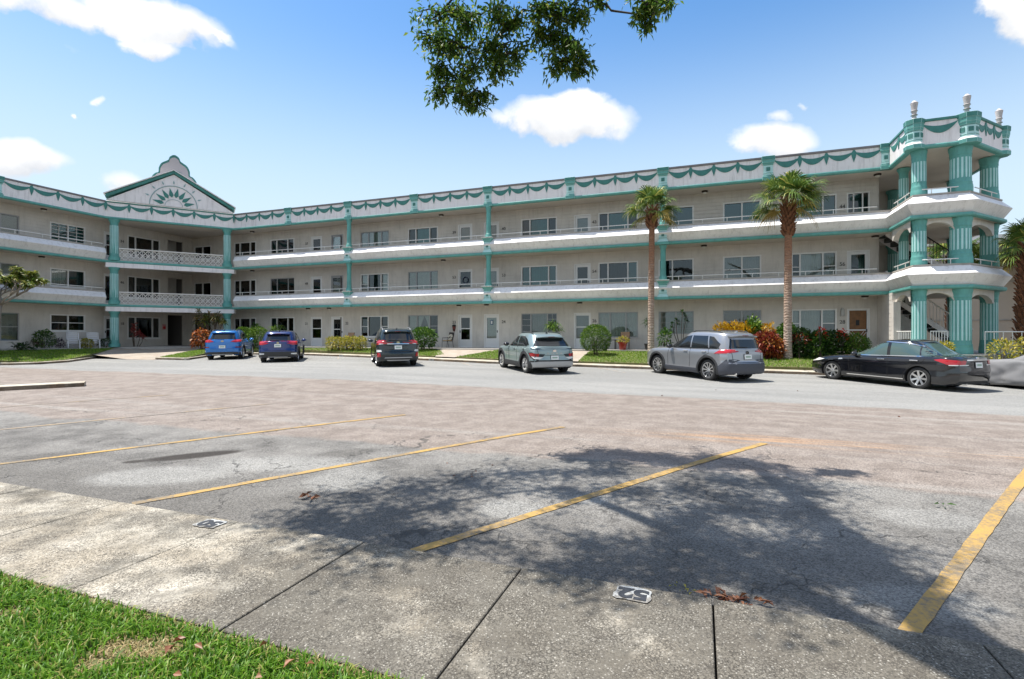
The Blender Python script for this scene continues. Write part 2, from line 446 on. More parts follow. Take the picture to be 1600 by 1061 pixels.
def concrete_material(name, light, dark, warm, agg=1.0, stain=0.5, grow=False):
    """walk concrete: worn paste with exposed shell aggregate and mildew patches"""
    m = bpy.data.materials.new(name); m.use_nodes = True
    N, L = m.node_tree.nodes, m.node_tree.links
    p = N['Principled BSDF']; p.inputs['Roughness'].default_value = 0.9; p.inputs['Specular IOR Level'].default_value = 0.2
    ge = N.new('ShaderNodeNewGeometry'); pos = ge.outputs['Position']
    def NZ(s, d=5, r=0.6, vec=None):
        n = N.new('ShaderNodeTexNoise'); n.inputs['Scale'].default_value = s; n.inputs['Detail'].default_value = d; n.inputs['Roughness'].default_value = r
        L.new(vec or pos, n.inputs['Vector']); return n.outputs['Fac']
    def SS(x, a, b, lo=0.0, hi=1.0):
        k = N.new('ShaderNodeMapRange'); k.interpolation_type = 'SMOOTHSTEP'; L.new(x, k.inputs[0])
        k.inputs[1].default_value = a; k.inputs[2].default_value = b; k.inputs[3].default_value = lo; k.inputs[4].default_value = hi
        return k.outputs[0]
    def MIX(f, a, b, mode='MIX'):
        x = N.new('ShaderNodeMix'); x.data_type = 'RGBA'; x.blend_type = mode
        if isinstance(f, (int, float)): x.inputs['Factor'].default_value = f
        else: L.new(f, x.inputs['Factor'])
        for s, v in (('A', a), ('B', b)):
            if isinstance(v, tuple): x.inputs[s].default_value = v + (1,)
            else: L.new(v, x.inputs[s])
        return x.outputs['Result']
    def MUL(a, b):
        n = N.new('ShaderNodeMath'); n.operation = 'MULTIPLY'
        for i, v in enumerate((a, b)):
            if isinstance(v, (int, float)): n.inputs[i].default_value = v
            else: L.new(v, n.inputs[i])
        return n.outputs[0]
    base = MIX(SS(NZ(1.7), 0.38, 0.62), light, warm)
    big = NZ(1.1, 6, 0.65)
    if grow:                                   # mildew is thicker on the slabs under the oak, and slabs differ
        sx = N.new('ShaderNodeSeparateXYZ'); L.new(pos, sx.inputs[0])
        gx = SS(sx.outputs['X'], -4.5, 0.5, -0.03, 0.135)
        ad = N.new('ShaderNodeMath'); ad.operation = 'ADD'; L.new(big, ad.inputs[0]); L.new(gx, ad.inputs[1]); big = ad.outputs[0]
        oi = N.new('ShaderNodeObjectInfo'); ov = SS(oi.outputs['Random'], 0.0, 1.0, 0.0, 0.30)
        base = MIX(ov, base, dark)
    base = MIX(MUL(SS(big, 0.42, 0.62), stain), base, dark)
    vo = N.new('ShaderNodeTexVoronoi'); vo.inputs['Scale'].default_value = 85.0
    mp = N.new('ShaderNodeMapping'); mp.inputs['Scale'].default_value = (1.0, 1.0, 0.3); L.new(pos, mp.inputs[0]); L.new(mp.outputs[0], vo.inputs['Vector'])
    vc = N.new('ShaderNodeSeparateColor'); L.new(vo.outputs['Color'], vc.inputs[0])
    pit = MUL(MUL(SS(vc.outputs[0], 0.62, 0.70), SS(vo.outputs['Distance'], 0.55, 0.25)), SS(NZ(2.6, 4), 0.36, 0.55, 0.25 * agg, 0.85 * agg))
    base = MIX(pit, base, (0.10, 0.092, 0.08))
    sh = MUL(MUL(SS(vc.outputs[1], 0.80, 0.84), SS(vo.outputs['Distance'], 0.5, 0.3)), 0.55 * agg)
    base = MIX(sh, base, (0.50, 0.475, 0.42))
    base = MIX(MUL(SS(NZ(38, 3), 0.35, 0.65), 0.35), base, MIX(1.0, base, (0.62, 0.61, 0.58), 'MULTIPLY'))
    v2 = N.new('ShaderNodeTexVoronoi'); v2.inputs['Scale'].default_value = 120.0; L.new(mp.outputs[0], v2.inputs['Vector'])
    c2 = N.new('ShaderNodeSeparateColor'); L.new(v2.outputs['Color'], c2.inputs[0])
    tone = SS(c2.outputs[2], 0.0, 1.0, 0.40, 1.45)
    tc_ = N.new('ShaderNodeCombineColor')
    for i in range(3): L.new(tone, tc_.inputs[i])
    base = MIX(SS(NZ(3.1, 4), 0.34, 0.6, 0.15 * agg, 0.85 * agg), base, MIX(1.0, base, tc_.outputs[0], 'MULTIPLY'))
    v3 = N.new('ShaderNodeTexVoronoi'); v3.feature = 'DISTANCE_TO_EDGE'; v3.inputs['Scale'].default_value = 48.0; L.new(mp.outputs[0], v3.inputs['Vector'])
    crev = MUL(SS(v3.outputs['Distance'], 0.10, 0.02), SS(NZ(5.0, 6), 0.44, 0.60, 0.0, 0.9 * agg))
    base = MIX(crev, base, (0.07, 0.062, 0.052))
    L.new(base, p.inputs['Base Color'])
    bp = N.new('ShaderNodeBump'); bp.inputs['Strength'].default_value = 0.6; bp.inputs['Distance'].default_value = 0.006
    h = N.new('ShaderNodeMath'); h.operation = 'MULTIPLY_ADD'; L.new(pit, h.inputs[0]); h.inputs[1].default_value = -1.0; L.new(NZ(60, 4), h.inputs[2])
    L.new(h.outputs[0], bp.inputs['Height']); L.new(bp.outputs[0], p.inputs['Normal'])
    return m

M_ASPH = asphalt_material()
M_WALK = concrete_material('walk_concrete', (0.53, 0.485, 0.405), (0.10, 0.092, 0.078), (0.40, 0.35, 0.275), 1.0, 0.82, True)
M_APRON = concrete_material('apron_concrete', (0.44, 0.39, 0.33), (0.28, 0.255, 0.22), (0.42, 0.345, 0.28), 0.25, 0.4)
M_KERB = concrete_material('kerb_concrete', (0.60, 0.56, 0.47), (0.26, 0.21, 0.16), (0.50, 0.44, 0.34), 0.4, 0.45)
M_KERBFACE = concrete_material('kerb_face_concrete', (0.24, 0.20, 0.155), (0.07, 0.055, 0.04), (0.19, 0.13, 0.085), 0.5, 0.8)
M_SOIL = mat('soil', (0.09, 0.065, 0.04), 0.95, var=0.4, scale=9, bump=0.5, bscale=40)
M_TURF = mat('turf_soil', (0.075, 0.10, 0.025), 0.95, var=0.5, scale=5, bump=0.4, bscale=50, col2=(0.16, 0.14, 0.06))
M_LINE = None

def sheet(name, poly, zf, m, step=0.8, kind='structure', parent=None, thick=0.0):
    """a ground sheet over a site-frame polygon, cut into a grid so that it can follow zf(u, v)"""
    bm = bmesh.new()
    bm.faces.new([bm.verts.new((p[0], p[1], 0)) for p in poly])
    us = [p[0] for p in poly]; vs = [p[1] for p in poly]
    for lo, hi, ax in ((min(us), max(us), 0), (min(vs), max(vs), 1)):
        n = int((hi - lo) / step)
        for i in range(1, n + 1):
            c = lo + (hi - lo) * i / (n + 1)
            bmesh.ops.bisect_plane(bm, geom=bm.verts[:] + bm.edges[:] + bm.faces[:], plane_co=(c if ax == 0 else 0, c if ax == 1 else 0, 0), plane_no=(1 if ax == 0 else 0, 1 if ax == 1 else 0, 0))
    for w in bm.verts: w.co.z = zf(w.co.x, w.co.y)
    bmesh.ops.recalc_face_normals(bm, faces=bm.faces)
    if sum(f.normal.z for f in bm.faces) < 0: bmesh.ops.reverse_faces(bm, faces=bm.faces)
    if thick:
        r = bmesh.ops.extrude_face_region(bm, geom=bm.faces[:])
        for w in [g for g in r['geom'] if isinstance(g, bmesh.types.BMVert)]: w.co.z -= thick
        bmesh.ops.recalc_face_normals(bm, faces=bm.faces)
    me = bpy.data.meshes.new(name); bm.to_mesh(me); bm.free()
    me.materials.append(m)
    o = put(name, me, parent, rot=(0, 0, -PH) if parent is None else None)
    if kind and parent is None: tag(o, kind=kind)
    return o

KL = [(24, 23.2), (14, 23.2), (4.0, 23.1), (-2.4, 22.75), (-5.2, 22.75), (-9.6, 22.7), (-11.9, 23.15), (-18.85, 25.2), (-24.0, 26.2), (-29.8, 25.8)]
def kerb_v(u):
    for (a, b), (c, d) in zip(KL, KL[1:]):
        if c <= u <= a: return b + (d - b) * (u - a) / (c - a)
    return KL[0][1] if u > KL[0][0] else KL[-1][1]
PORCH_V, F0 = 27.6, 0.87
def terr(u, v):
    b = lot_z(v, u)
    if u > -26.0 or v > 25.8 and u > -29.8:
        k = kerb_v(u); t = (v - k) / (PORCH_V - k)
    else:
        t = max((-30.8 - u) / 6.4, (v - 20.3) / 7.2)
    t = min(1, max(0, t))
    e = 0.11 * min(1, t / 0.02) * (1 - t)
    return b * (1 - t) + (F0 - 0.07) * t + e
def terr_flat(u, v):
    b = lot_z(v)
    t = min(1, max(0, max((-30.8 - u) / 6.4, (v - 20.3) / 7.2)))
    return b * (1 - t) + (F0 - 0.07) * t + 0.012

# the ground far around
gm = MB()
gm.quad((-900, -900, -0.35), (900, -900, -0.35), (900, 900, -0.35), (-900, 900, -0.35))
tag(gm.build('ground', M_SOIL), kind='structure')

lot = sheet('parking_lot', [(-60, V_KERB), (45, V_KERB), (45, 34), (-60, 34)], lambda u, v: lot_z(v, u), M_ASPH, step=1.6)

# painted stall lines, children of the lot
def worn_paint(name, col, under, wear):
    m = bpy.data.materials.new(name); m.use_nodes = True
    N, L = m.node_tree.nodes, m.node_tree.links
    p = N['Principled BSDF']; p.inputs['Roughness'].default_value = 0.75
    tc = N.new('ShaderNodeTexCoord')
    n = N.new('ShaderNodeTexNoise'); n.inputs['Scale'].default_value = 26; n.inputs['Detail'].default_value = 8; n.inputs['Roughness'].default_value = 0.75
    L.new(tc.outputs['Object'], n.inputs['Vector'])
    n2 = N.new('ShaderNodeTexNoise'); n2.inputs['Scale'].default_value = 1.6; n2.inputs['Detail'].default_value = 4; L.new(tc.outputs['Object'], n2.inputs['Vector'])
    a = N.new('ShaderNodeMath'); a.operation = 'MULTIPLY_ADD'; L.new(n2.outputs['Fac'], a.inputs[0]); a.inputs[1].default_value = 0.9; L.new(n.outputs['Fac'], a.inputs[2])
    k = N.new('ShaderNodeMapRange'); L.new(a.outputs[0], k.inputs[0]); k.inputs[1].default_value = wear - 0.1; k.inputs[2].default_value = wear + 0.12
    mx = N.new('ShaderNodeMix'); mx.data_type = 'RGBA'; L.new(k.outputs[0], mx.inputs['Factor'])
    mx.inputs['A'].default_value = tuple(col) + (1,); mx.inputs['B'].default_value = tuple(under) + (1,)
    L.new(mx.outputs['Result'], p.inputs['Base Color'])
    b = N.new('ShaderNodeBump'); b.inputs['Strength'].default_value = 0.5; b.inputs['Distance'].default_value = 0.006
    L.new(n.outputs['Fac'], b.inputs['Height']); L.new(b.outputs[0], p.inputs['Normal'])
    return m
M_LINE = worn_paint('stall_paint', (0.43, 0.265, 0.07), (0.19, 0.15, 0.10), 0.98)
M_LINE2 = worn_paint('faded_stall_paint', (0.34, 0.245, 0.13), (0.21, 0.18, 0.155), 0.90)
def line(a, b, w, m):
    a, b = Vector(a), Vector(b)
    d = (b - a).normalized(); n = Vector((-d.y, d.x)) * w / 2
    mb = MB(); random.seed(int(a.x * 100))
    K = 40; L_, R_ = [], []
    for i in range(K + 1):
        q = a.lerp(b, i / K); e1 = random.uniform(0.9, 1.06); e2 = random.uniform(0.9, 1.06)
        for lst, s, e in ((L_, 1, e1), (R_, -1, e2)):
            r_ = q + n * s * e; lst.append((r_.x, r_.y, lot_z(r_.y, r_.x) + 0.006))
    mb.add(L_ + R_, [(i, i + 1, K + 2 + i, K + 1 + i) for i in range(K)])
    mb.build('stall_line', m, lot, recalc=False)
for a, b, m in [((-5.28, 3.50), (-2.25, 8.75), M_LINE), ((-2.08, 3.47), (0.89, 8.49), M_LINE), ((1.09, 3.47), (4.1, 8.62), M_LINE),
                ((-8.6, 3.75), (-5.54, 8.93), M_LINE), ((-11.9, 4.4), (-9.21, 9.29), M_LINE2), ((-15.0, 6.4), (-13.01, 9.62), M_LINE2), ((4.3, 3.5), (7.3, 8.6), M_LINE)]:
    line(a, b, 0.105, m)
hd = R(128)
for u0 in (-11.05, -7.5, -4.25, -16.9, -20.3, -23.8):
    k = kerb_v(u0) - 0.12
    line((u0, k), (u0 + 2.3 * 0.62, k - 2.3 * 0.79), 0.10, worn_paint('orange_stain_paint', (0.33, 0.25, 0.18), (0.31, 0.31, 0.295), 0.95))

# ------------------------------------------------------------------ near walk of separate slabs
walk = empty('sidewalk', W(0, 2.78, 0), -PH); tag(walk, kind='structure')
joints = [-16.2, -14.8, -13.45, -12.1, -10.75, -9.4, -8.1, -6.75, -5.35, -3.80, -2.5, -1.18, 0.07, 1.40, 2.70, 4.0, 5.3, 6.6, 7.9]
for i, (a, b) in enumerate(zip(joints, joints[1:])):
    m = MB((0, 2.78, 0)); g = 0.006
    t = 0.018 + 0.0015 * math.sin(i * 2.3)
    m.box((a + g, 2.13, -0.14), (b - g, 3.43, t))
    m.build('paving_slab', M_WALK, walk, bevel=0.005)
m = MB((0, 2.78, 0)); m.box((-16.2, 2.12, -0.16), (7.9, 3.425, -0.05)); m.build('joint_bed', M_SOIL, walk)
M_WHITEP = worn_paint('number_white', (0.44, 0.45, 0.44), (0.16, 0.145, 0.125), 0.94)
M_BLACKP = mat('number_black', (0.025, 0.028, 0.035), 0.7, var=0.4, scale=40)
for uc, vc, s, wd in ((-3.98, 3.29, '50', 0.25), (-0.40, 3.31, '52', 0.24)):
    m = MB(); K = 14
    pts = []
    random.seed(int(uc * 10))
    for i in range(28):
        a = 2 * math.pi * i / 28
        c_, s_ = math.cos(a), math.sin(a)
        q = max(abs(c_), abs(s_)) ; r_ = random.uniform(0.86, 1.0) / q
        pts.append((c_ * r_ * wd / 2, s_ * r_ * 0.092, 0))
    m.add(pts, [tuple(range(28))])
    pa = m.build('painted_number', M_WHITEP, walk, loc=(uc, vc - 2.78, 0.0255), recalc=False)
    tm = text_mesh(s, 0.18, 0, 'digits', 0.009); tm.materials.append(M_BLACKP)
    put('digits', tm, pa, loc=(0, 0, 0.003), rot=(0, 0, math.pi), scale=(1.05, 0.95, 1))

# ------------------------------------------------------------------ lawns, kerbs, paths
sheet('near_lawn', [(-30, -8), (20, -8), (20, 2.128), (-30, 2.128)], lambda u, v: 0.004, M_TURF, step=4)
strip = 0.85
def kerb_run(name, path, w, h, inner=0.0, flip=False):
    """a kerb of concrete pieces along a site-frame path, standing on the lot"""
    e = empty(name, W(path[0][0], path[0][1], lot_z(path[0][1])), -PH); tag(e, kind='structure')
    o0 = Vector((path[0][0], path[0][1], lot_z(path[0][1])))
    for (a, b), (c, d) in zip(path, path[1:]):
        L_ = math.dist((a, b), (c, d)); n = max(1, round(L_ / 3.0))
        dx, dy = (c - a) / L_, (d - b) / L_
        nx, ny = (-dy, dx) if not flip else (dy, -dx)
        for i in range(n):
            g = 0.006
            p0 = (a + dx * (L_ * i / n + g), b + dy * (L_ * i / n + g)); p1 = (a + dx * (L_ * (i + 1) / n - g), b + dy * (L_ * (i + 1) / n - g))
            m = MB(o0)
            q = []
            for p in (p0, p1):
                z = lot_z(p[1], p[0])
                q.append([(p[0], p[1], z - 0.05), (p[0] + nx * 0.015, p[1] + ny * 0.015, z + h - 0.02), (p[0] + nx * 0.04, p[1] + ny * 0.04, z + h), (p[0] + nx * w, p[1] + ny * w, z + h + 0.004), (p[0] + nx * w, p[1] + ny * w, z - 0.05)])
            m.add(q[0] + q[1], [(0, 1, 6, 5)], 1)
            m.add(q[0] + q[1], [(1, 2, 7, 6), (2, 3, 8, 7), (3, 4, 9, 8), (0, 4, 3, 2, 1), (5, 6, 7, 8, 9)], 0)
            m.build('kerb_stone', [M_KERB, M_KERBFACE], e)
    return e
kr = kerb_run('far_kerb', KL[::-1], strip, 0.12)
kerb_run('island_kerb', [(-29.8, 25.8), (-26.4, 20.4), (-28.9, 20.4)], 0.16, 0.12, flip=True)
kerb_run('left_kerb', [(-33.8, 20.4), (-31.15, 17.4), (-30.85, 16.0), (-31.6, 15.2), (-38, 13.2), (-44, 11.5)], 0.16, 0.12, flip=True)
# small white number patches on the far kerb face
for u0, s in ((-20.2, '9'), (-13.0, '10'), (-6.4, '11')):
    k = kerb_v(u0); ang = math.atan2(kerb_v(u0 + 0.5) - kerb_v(u0 - 0.5), 1.0)
    m = MB(); m.box((-0.17, -0.012, 0.005), (0.17, 0.0, 0.115))
    o = m.build('painted_number', M_WHITEP, kr, loc=(u0 + 29.8, k - 25.8 - 0.004, lot_z(k, u0) - lot_z(25.8)), rot=(0, 0, ang))
    tm = text_mesh(s, 0.12); tm.materials.append(M_BLACKP)
    put('digits', tm, o, loc=(0, -0.016, 0.058), rot=(R(90), 0, 0))

# concrete apron in front of the entrance, and the walks across the lawn
sheet('entrance_apron', [(-34.3, 20.0), (-28.5, 20.0), (-31.4, 26.0), (-31.4, 27.62), (-33.25, 27.62), (-36.9, 23.9), (-37.3, 23.2)], terr_flat, M_APRON, step=0.7)
sheet('walk_path', [(-13.2, 24.25), (-11.9, 23.9), (-10.9, 27.62), (-14.8, 27.62)], lambda u, v: terr(u, v) + 0.006, M_APRON, step=0.5)
sheet('walk_path', [(-6.7, 23.55), (-5.36, 23.55), (-5.6, 27.62), (-7.0, 27.62)], lambda u, v: terr(u, v) + 0.006, M_APRON, step=0.5)
def kv2(u): return kerb_v(u) + strip + 0.005
LAWNS = [
    [(-24.0, kv2(-24.0)), (-18.85, kv2(-18.85)), (-13.4, kv2(-13.4)), (-13.15, 25.1), (-14.2, 26.8), (-15.0, 27.6), (-24.0, 27.6)],
    [(-11.85, kv2(-11.85)), (-9.6, kv2(-9.6)), (-6.7, kv2(-6.7)), (-7.0, 27.6), (-10.95, 27.6)],
    [(-5.36, kv2(-5.36)), (-2.4, kv2(-2.4)), (4.0, kv2(4.0)), (14.0, kv2(14.0)), (16.0, kv2(16.0)), (16.0, 28.0), (12.85, 28.0), (10.55, 25.42), (7.85, 25.5), (7.85, 27.6), (-5.6, 27.6)],
    [(-30.0, 27.4), (-29.8, 26.66), (-24.0, 27.05), (-24.0, 27.6), (-30.0, 27.6)],
    [(-28.7, 20.56), (-26.65, 20.56), (-29.95, 25.8), (-30.0, 27.6), (-31.9, 27.6), (-31.9, 26.0)],
    [(-33.95, 20.5), (-36.9, 23.35), (-36.9, 25.4), (-38.5, 26.6), (-38.5, 12.9), (-31.75, 15.35), (-31.0, 16.0), (-31.3, 17.4)],
]
for i, P in enumerate(LAWNS):
    sheet('lawn', P, terr, M_TURF, step=0.6, thick=0.3)
# ------------------------------------------------------------------ the apartment building
F = [0.87, 3.79, 6.70]                       # floor levels
TB = [3.56, 6.49, 9.40]                      # undersides of the teal mouldings
TOP = 10.58
WV, WU = 30.2, -38.5                         # wall planes: long wing faces -v, left wing faces +u
G0, G1 = (-36.95, 22.8), (-32.25, 28.6)
TA, TBc, TC, TD, TE = (8.2, 28.6), (8.2, 25.9), (10.3, 25.85), (12.4, 28.2), (12.4, 32.4)
LEFT_END = 9.0
PATH = [(-36.95, LEFT_END), G0, G1, TA, TBc, TC, TD, TE]
BO = (-12.0, 29.0, F[0])

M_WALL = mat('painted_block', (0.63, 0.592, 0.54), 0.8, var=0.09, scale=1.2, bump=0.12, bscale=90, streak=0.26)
M_TRIMW = mat('white_paint', (0.83, 0.79, 0.785), 0.6, var=0.05, scale=0.8, bump=0.06, bscale=70, streak=0.42)
M_BAND = mat('band_white_paint', (0.82, 0.795, 0.785), 0.6, var=0.08, scale=0.7, bump=0.06, bscale=70, streak=0.42)
M_TEAL = mat('teal_paint', (0.115, 0.36, 0.325), 0.55, var=0.14, scale=2.5, bump=0.08, streak=0.35, dirt=(0.05, 0.09, 0.08))
M_TEALD = mat('teal_dark_paint', (0.045, 0.205, 0.178), 0.6, var=0.22, scale=3, streak=0.25, dirt=(0.12, 0.2, 0.19))
M_TEALL = mat('teal_pale_paint', (0.45, 0.70, 0.68), 0.5, var=0.08, scale=3)
M_CAPG = mat('cap_concrete', (0.40, 0.37, 0.33), 0.8, var=0.15, scale=3)
M_DRIP = mat('drip_edge_metal', (0.20, 0.185, 0.19), 0.5, 0.3, var=0.15, scale=2)
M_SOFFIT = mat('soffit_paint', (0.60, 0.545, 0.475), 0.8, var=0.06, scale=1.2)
M_SLAB = mat('slab_concrete', (0.36, 0.34, 0.31), 0.85, var=0.12, scale=2, bump=0.1)
M_ROOF = mat('roof_membrane', (0.62, 0.61, 0.59), 0.8, var=0.1, scale=0.7)
M_FRAME = mat('window_frame_white', (0.76, 0.75, 0.73), 0.45, var=0.04, scale=4)
M_FRAMEG = mat('window_frame_grey', (0.36, 0.36, 0.36), 0.45, 0.2)
M_RAIL = mat('rail_white', (0.74, 0.73, 0.70), 0.45)
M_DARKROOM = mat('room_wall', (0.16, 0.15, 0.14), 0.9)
M_GLASS = glass_mat('clear_glass', (0.80, 0.84, 0.82), 0.03)
M_GLASST = glass_mat('teal_glass', (0.26, 0.56, 0.54), 0.05)
M_GLASSD = glass_mat('dark_glass', (0.38, 0.43, 0.43), 0.03)
M_CURT = mat('curtain_grey', (0.42, 0.42, 0.41), 0.8, var=0.1, scale=3)
M_CURTW = mat('curtain_white', (0.72, 0.71, 0.68), 0.8, var=0.08, scale=3)
M_BLINDW = mat('blind_white', (0.58, 0.60, 0.57), 0.6)
M_BLINDB = mat('blind_wood', (0.36, 0.19, 0.09), 0.6, var=0.2, scale=20)
M_DOORW = mat('door_white', (0.74, 0.735, 0.72), 0.45)
M_DOORB = mat('door_wood', (0.20, 0.09, 0.03), 0.5, var=0.3, scale=6)
M_SCREEN = mat('screen_grey', (0.34, 0.34, 0.35), 0.6, var=0.08, scale=2)
M_BLACK = mat('black_metal', (0.02, 0.02, 0.022), 0.45, 0.3)
M_LAMP = mat('lamp_glass', (0.65, 0.63, 0.58), 0.3)
M_BRONZE = mat('lamp_bronze', (0.045, 0.032, 0.022), 0.4, 0.6)

bld = empty('apartment_building', W(*BO[:2], BO[2]), -PH,
            'long three-storey cream apartment block with teal columns, garland fascia and white balcony bands', 'building')
def P(): return MB(BO)
def done(m, name, mats, parent=None, **k):
    return m.build(name, mats, parent or bld, **k)
def at(u, v, z): return (u - BO[0], v - BO[1], z - BO[2])

# ---- wall skins made of block courses with openings
def TR(a, o, z): return (a, WV - o, z)                 # long wing
def TL(a, o, z): return (WU + o, a, z)                 # left wing
COURSE = 0.2
def wall(T, a0, a1, z0, z1, ops, reveal=0.14, course=COURSE):
    m = P()
    xs = sorted({a0, a1} | {x for o in ops for x in o[:2] if a0 < x < a1})
    for x0, x1 in zip(xs, xs[1:]):
        xm = (x0 + x1) / 2
        cuts = sorted([(max(z0, o[2]), min(z1, o[3])) for o in ops if o[0] < xm < o[1]])
        z = z0; solid = []
        for c0, c1 in cuts:
            if c0 > z: solid.append((z, c0))
            z = max(z, c1)
        if z < z1: solid.append((z, z1))
        for s0, s1 in solid:
            k = math.floor((s0 - z0) / course + 1e-6)
            while True:
                b, t = max(s0, z0 + k * course), min(s1, z0 + (k + 1) * course)
                if b >= s1 - 1e-6: break
                if t - b > 1e-4:
                    g = min(0.014, (t - b) * 0.5)
                    # a proud face with a raked joint at its head
                    m.quad(T(x0, 0.012, b), T(x1, 0.012, b), T(x1, 0.012, t - g), T(x0, 0.012, t - g))
                    m.quad(T(x0, 0.012, t - g), T(x1, 0.012, t - g), T(x1, -0.008, t - g), T(x0, -0.008, t - g))
                    m.quad(T(x0, -0.008, t - g), T(x1, -0.008, t - g), T(x1, -0.008, t), T(x0, -0.008, t))
                    m.quad(T(x0, -0.008, t), T(x1, -0.008, t), T(x1, 0.012, t), T(x0, 0.012, t))
                k += 1
    for o in ops:
        b0, b1, c0, c1 = o
        for q in ([(b0, c0), (b0, c1)], [(b1, c0), (b1, c1)], [(b0, c0), (b1, c0)], [(b0, c1), (b1, c1)]):
            (p0, p1) = q
            m.quad(T(p0[0], 0.012, p0[1]), T(p1[0], 0.012, p1[1]), T(p1[0], -reveal, p1[1]), T(p0[0], -reveal, p0[1]))
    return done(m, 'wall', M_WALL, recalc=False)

# ---- windows and doors
def pleats(m, T, a0, a1, z0, z1, o, n, amp=0.02):
    pts = []
    for i in range(n + 1):
        a = a0 + (a1 - a0) * i / n
        pts.append((a, o + (amp if i % 2 else -amp)))
    for (p, q) in zip(pts, pts[1:]):
        m.quad(T(p[0], p[1], z0), T(q[0], q[1], z0), T(q[0], q[1], z1), T(p[0], p[1], z1))
def window(T, a0, a1, z0, z1, lites, covers, frame='white', hsplit=None, sill=True, grid=None):
    """lites: widths as fractions; covers: per lite a (glass, backing) pair"""
    fm = {'white': M_FRAME, 'grey': M_FRAMEG}[frame]
    m = P(); w = 0.075 if frame == 'white' else 0.055
    f0, f1 = -0.07, (0.028 if frame == 'white' else -0.025)
    def bar(b0, b1, c0, c1, o0=f0, o1=f1): m.box((b0, o0, c0), (b1, o1, c1), T=T)
    bar(a0, a1, z1 - w, z1); bar(a0, a1, z0, z0 + w)
    bar(a0, a0 + w, z0 + w, z1 - w); bar(a1 - w, a1, z0 + w, z1 - w)
    edges = [a0]
    for l in lites: edges.append(edges[-1] + (a1 - a0) * l)
    for e in edges[1:-1]: bar(e - 0.036, e + 0.036, z0 + w, z1 - w)
    if hsplit:
        for i, hs in enumerate(hsplit):
            if hs: bar(edges[i] + 0.03, edges[i + 1] - 0.03, z0 + (z1 - z0) * hs - 0.02, z0 + (z1 - z0) * hs + 0.02, f0 + 0.01, f1 - 0.012)
    if grid:
        for i, (nx, nz) in enumerate(grid):
            for k in range(1, nz):
                zz = z0 + (z1 - z0) * k / nz; bar(edges[i] + 0.03, edges[i + 1] - 0.03, zz - 0.012, zz + 0.012, f0 + 0.012, f1 - 0.02)
            for k in range(1, nx):
                xx = edges[i] + (edges[i + 1] - edges[i]) * k / nx; bar(xx - 0.012, xx + 0.012, z0 + w, z1 - w, f0 + 0.012, f1 - 0.02)
    wo = done(m, 'window', fm, bevel=0.0)
    for i, (gl, back) in enumerate(covers):
        m = P(); b0, b1 = edges[i] + 0.028, edges[i + 1] - 0.028
        m.box((b0, -0.058, z0 + 0.05), (b1, -0.052, z1 - 0.05), T=T)
        m.build('pane', {'c': M_GLASS, 't': M_GLASST, 'd': M_GLASSD}[gl], wo)
        if back:
            m = P()
            if back[0] == 'V':                               # vertical blinds or pleated curtain
                pleats(m, T, b0, b1, z0 + 0.05, z1 - 0.05, -0.17, max(4, int((b1 - b0) / 0.055)), 0.018)
                cm = M_CURTW if back[1:] == 'w' else M_CURT
                m.build('curtain', cm, wo, recalc=False)
            elif back[0] == 'H':                             # horizontal slats, optionally only the upper part
                lo = z0 + 0.05 if len(back) < 3 else z0 + (z1 - z0) * 0.5
                zz = z1 - 0.07
                while zz > lo:
                    m.quad(T(b0, -0.15, zz), T(b1, -0.15, zz), T(b1, -0.185, zz - 0.062), T(b0, -0.185, zz - 0.062)); zz -= 0.07
                m.build('blind', M_BLINDB if back[1] == 'b' else M_BLINDW, wo, recalc=False)
            elif back[0] == 'T':                             # tied-back curtain
                pts = 9
                for s in (0, 1):
                    L_, R_ = [], []
                    for k in range(pts):
                        t = k / (pts - 1); zz = z1 - 0.06 - t * (z1 - z0 - 0.12) * 0.75
                        wd = (b1 - b0) / 2 * (1 - 0.72 * math.sin(t * math.pi * 0.5))
                        if s == 0: L_.append(T(b0, -0.16, zz)); R_.append(T(b0 + wd, -0.19, zz))
                        else: L_.append(T(b1 - wd, -0.19, zz)); R_.append(T(b1, -0.16, zz))
                    m.add(L_ + R_, [(i, i + 1, pts + i + 1, pts + i) for i in range(pts - 1)])
                m.build('curtain', M_CURTW, wo, recalc=False)
    if sill:
        m = P(); m.box((a0 - 0.05, -0.05, z0 - 0.055), (a1 + 0.05, 0.055, z0 - 0.002), T=T)
        m.build('sill', M_WALL if frame == 'grey' else M_FRAME, wo)
    return wo
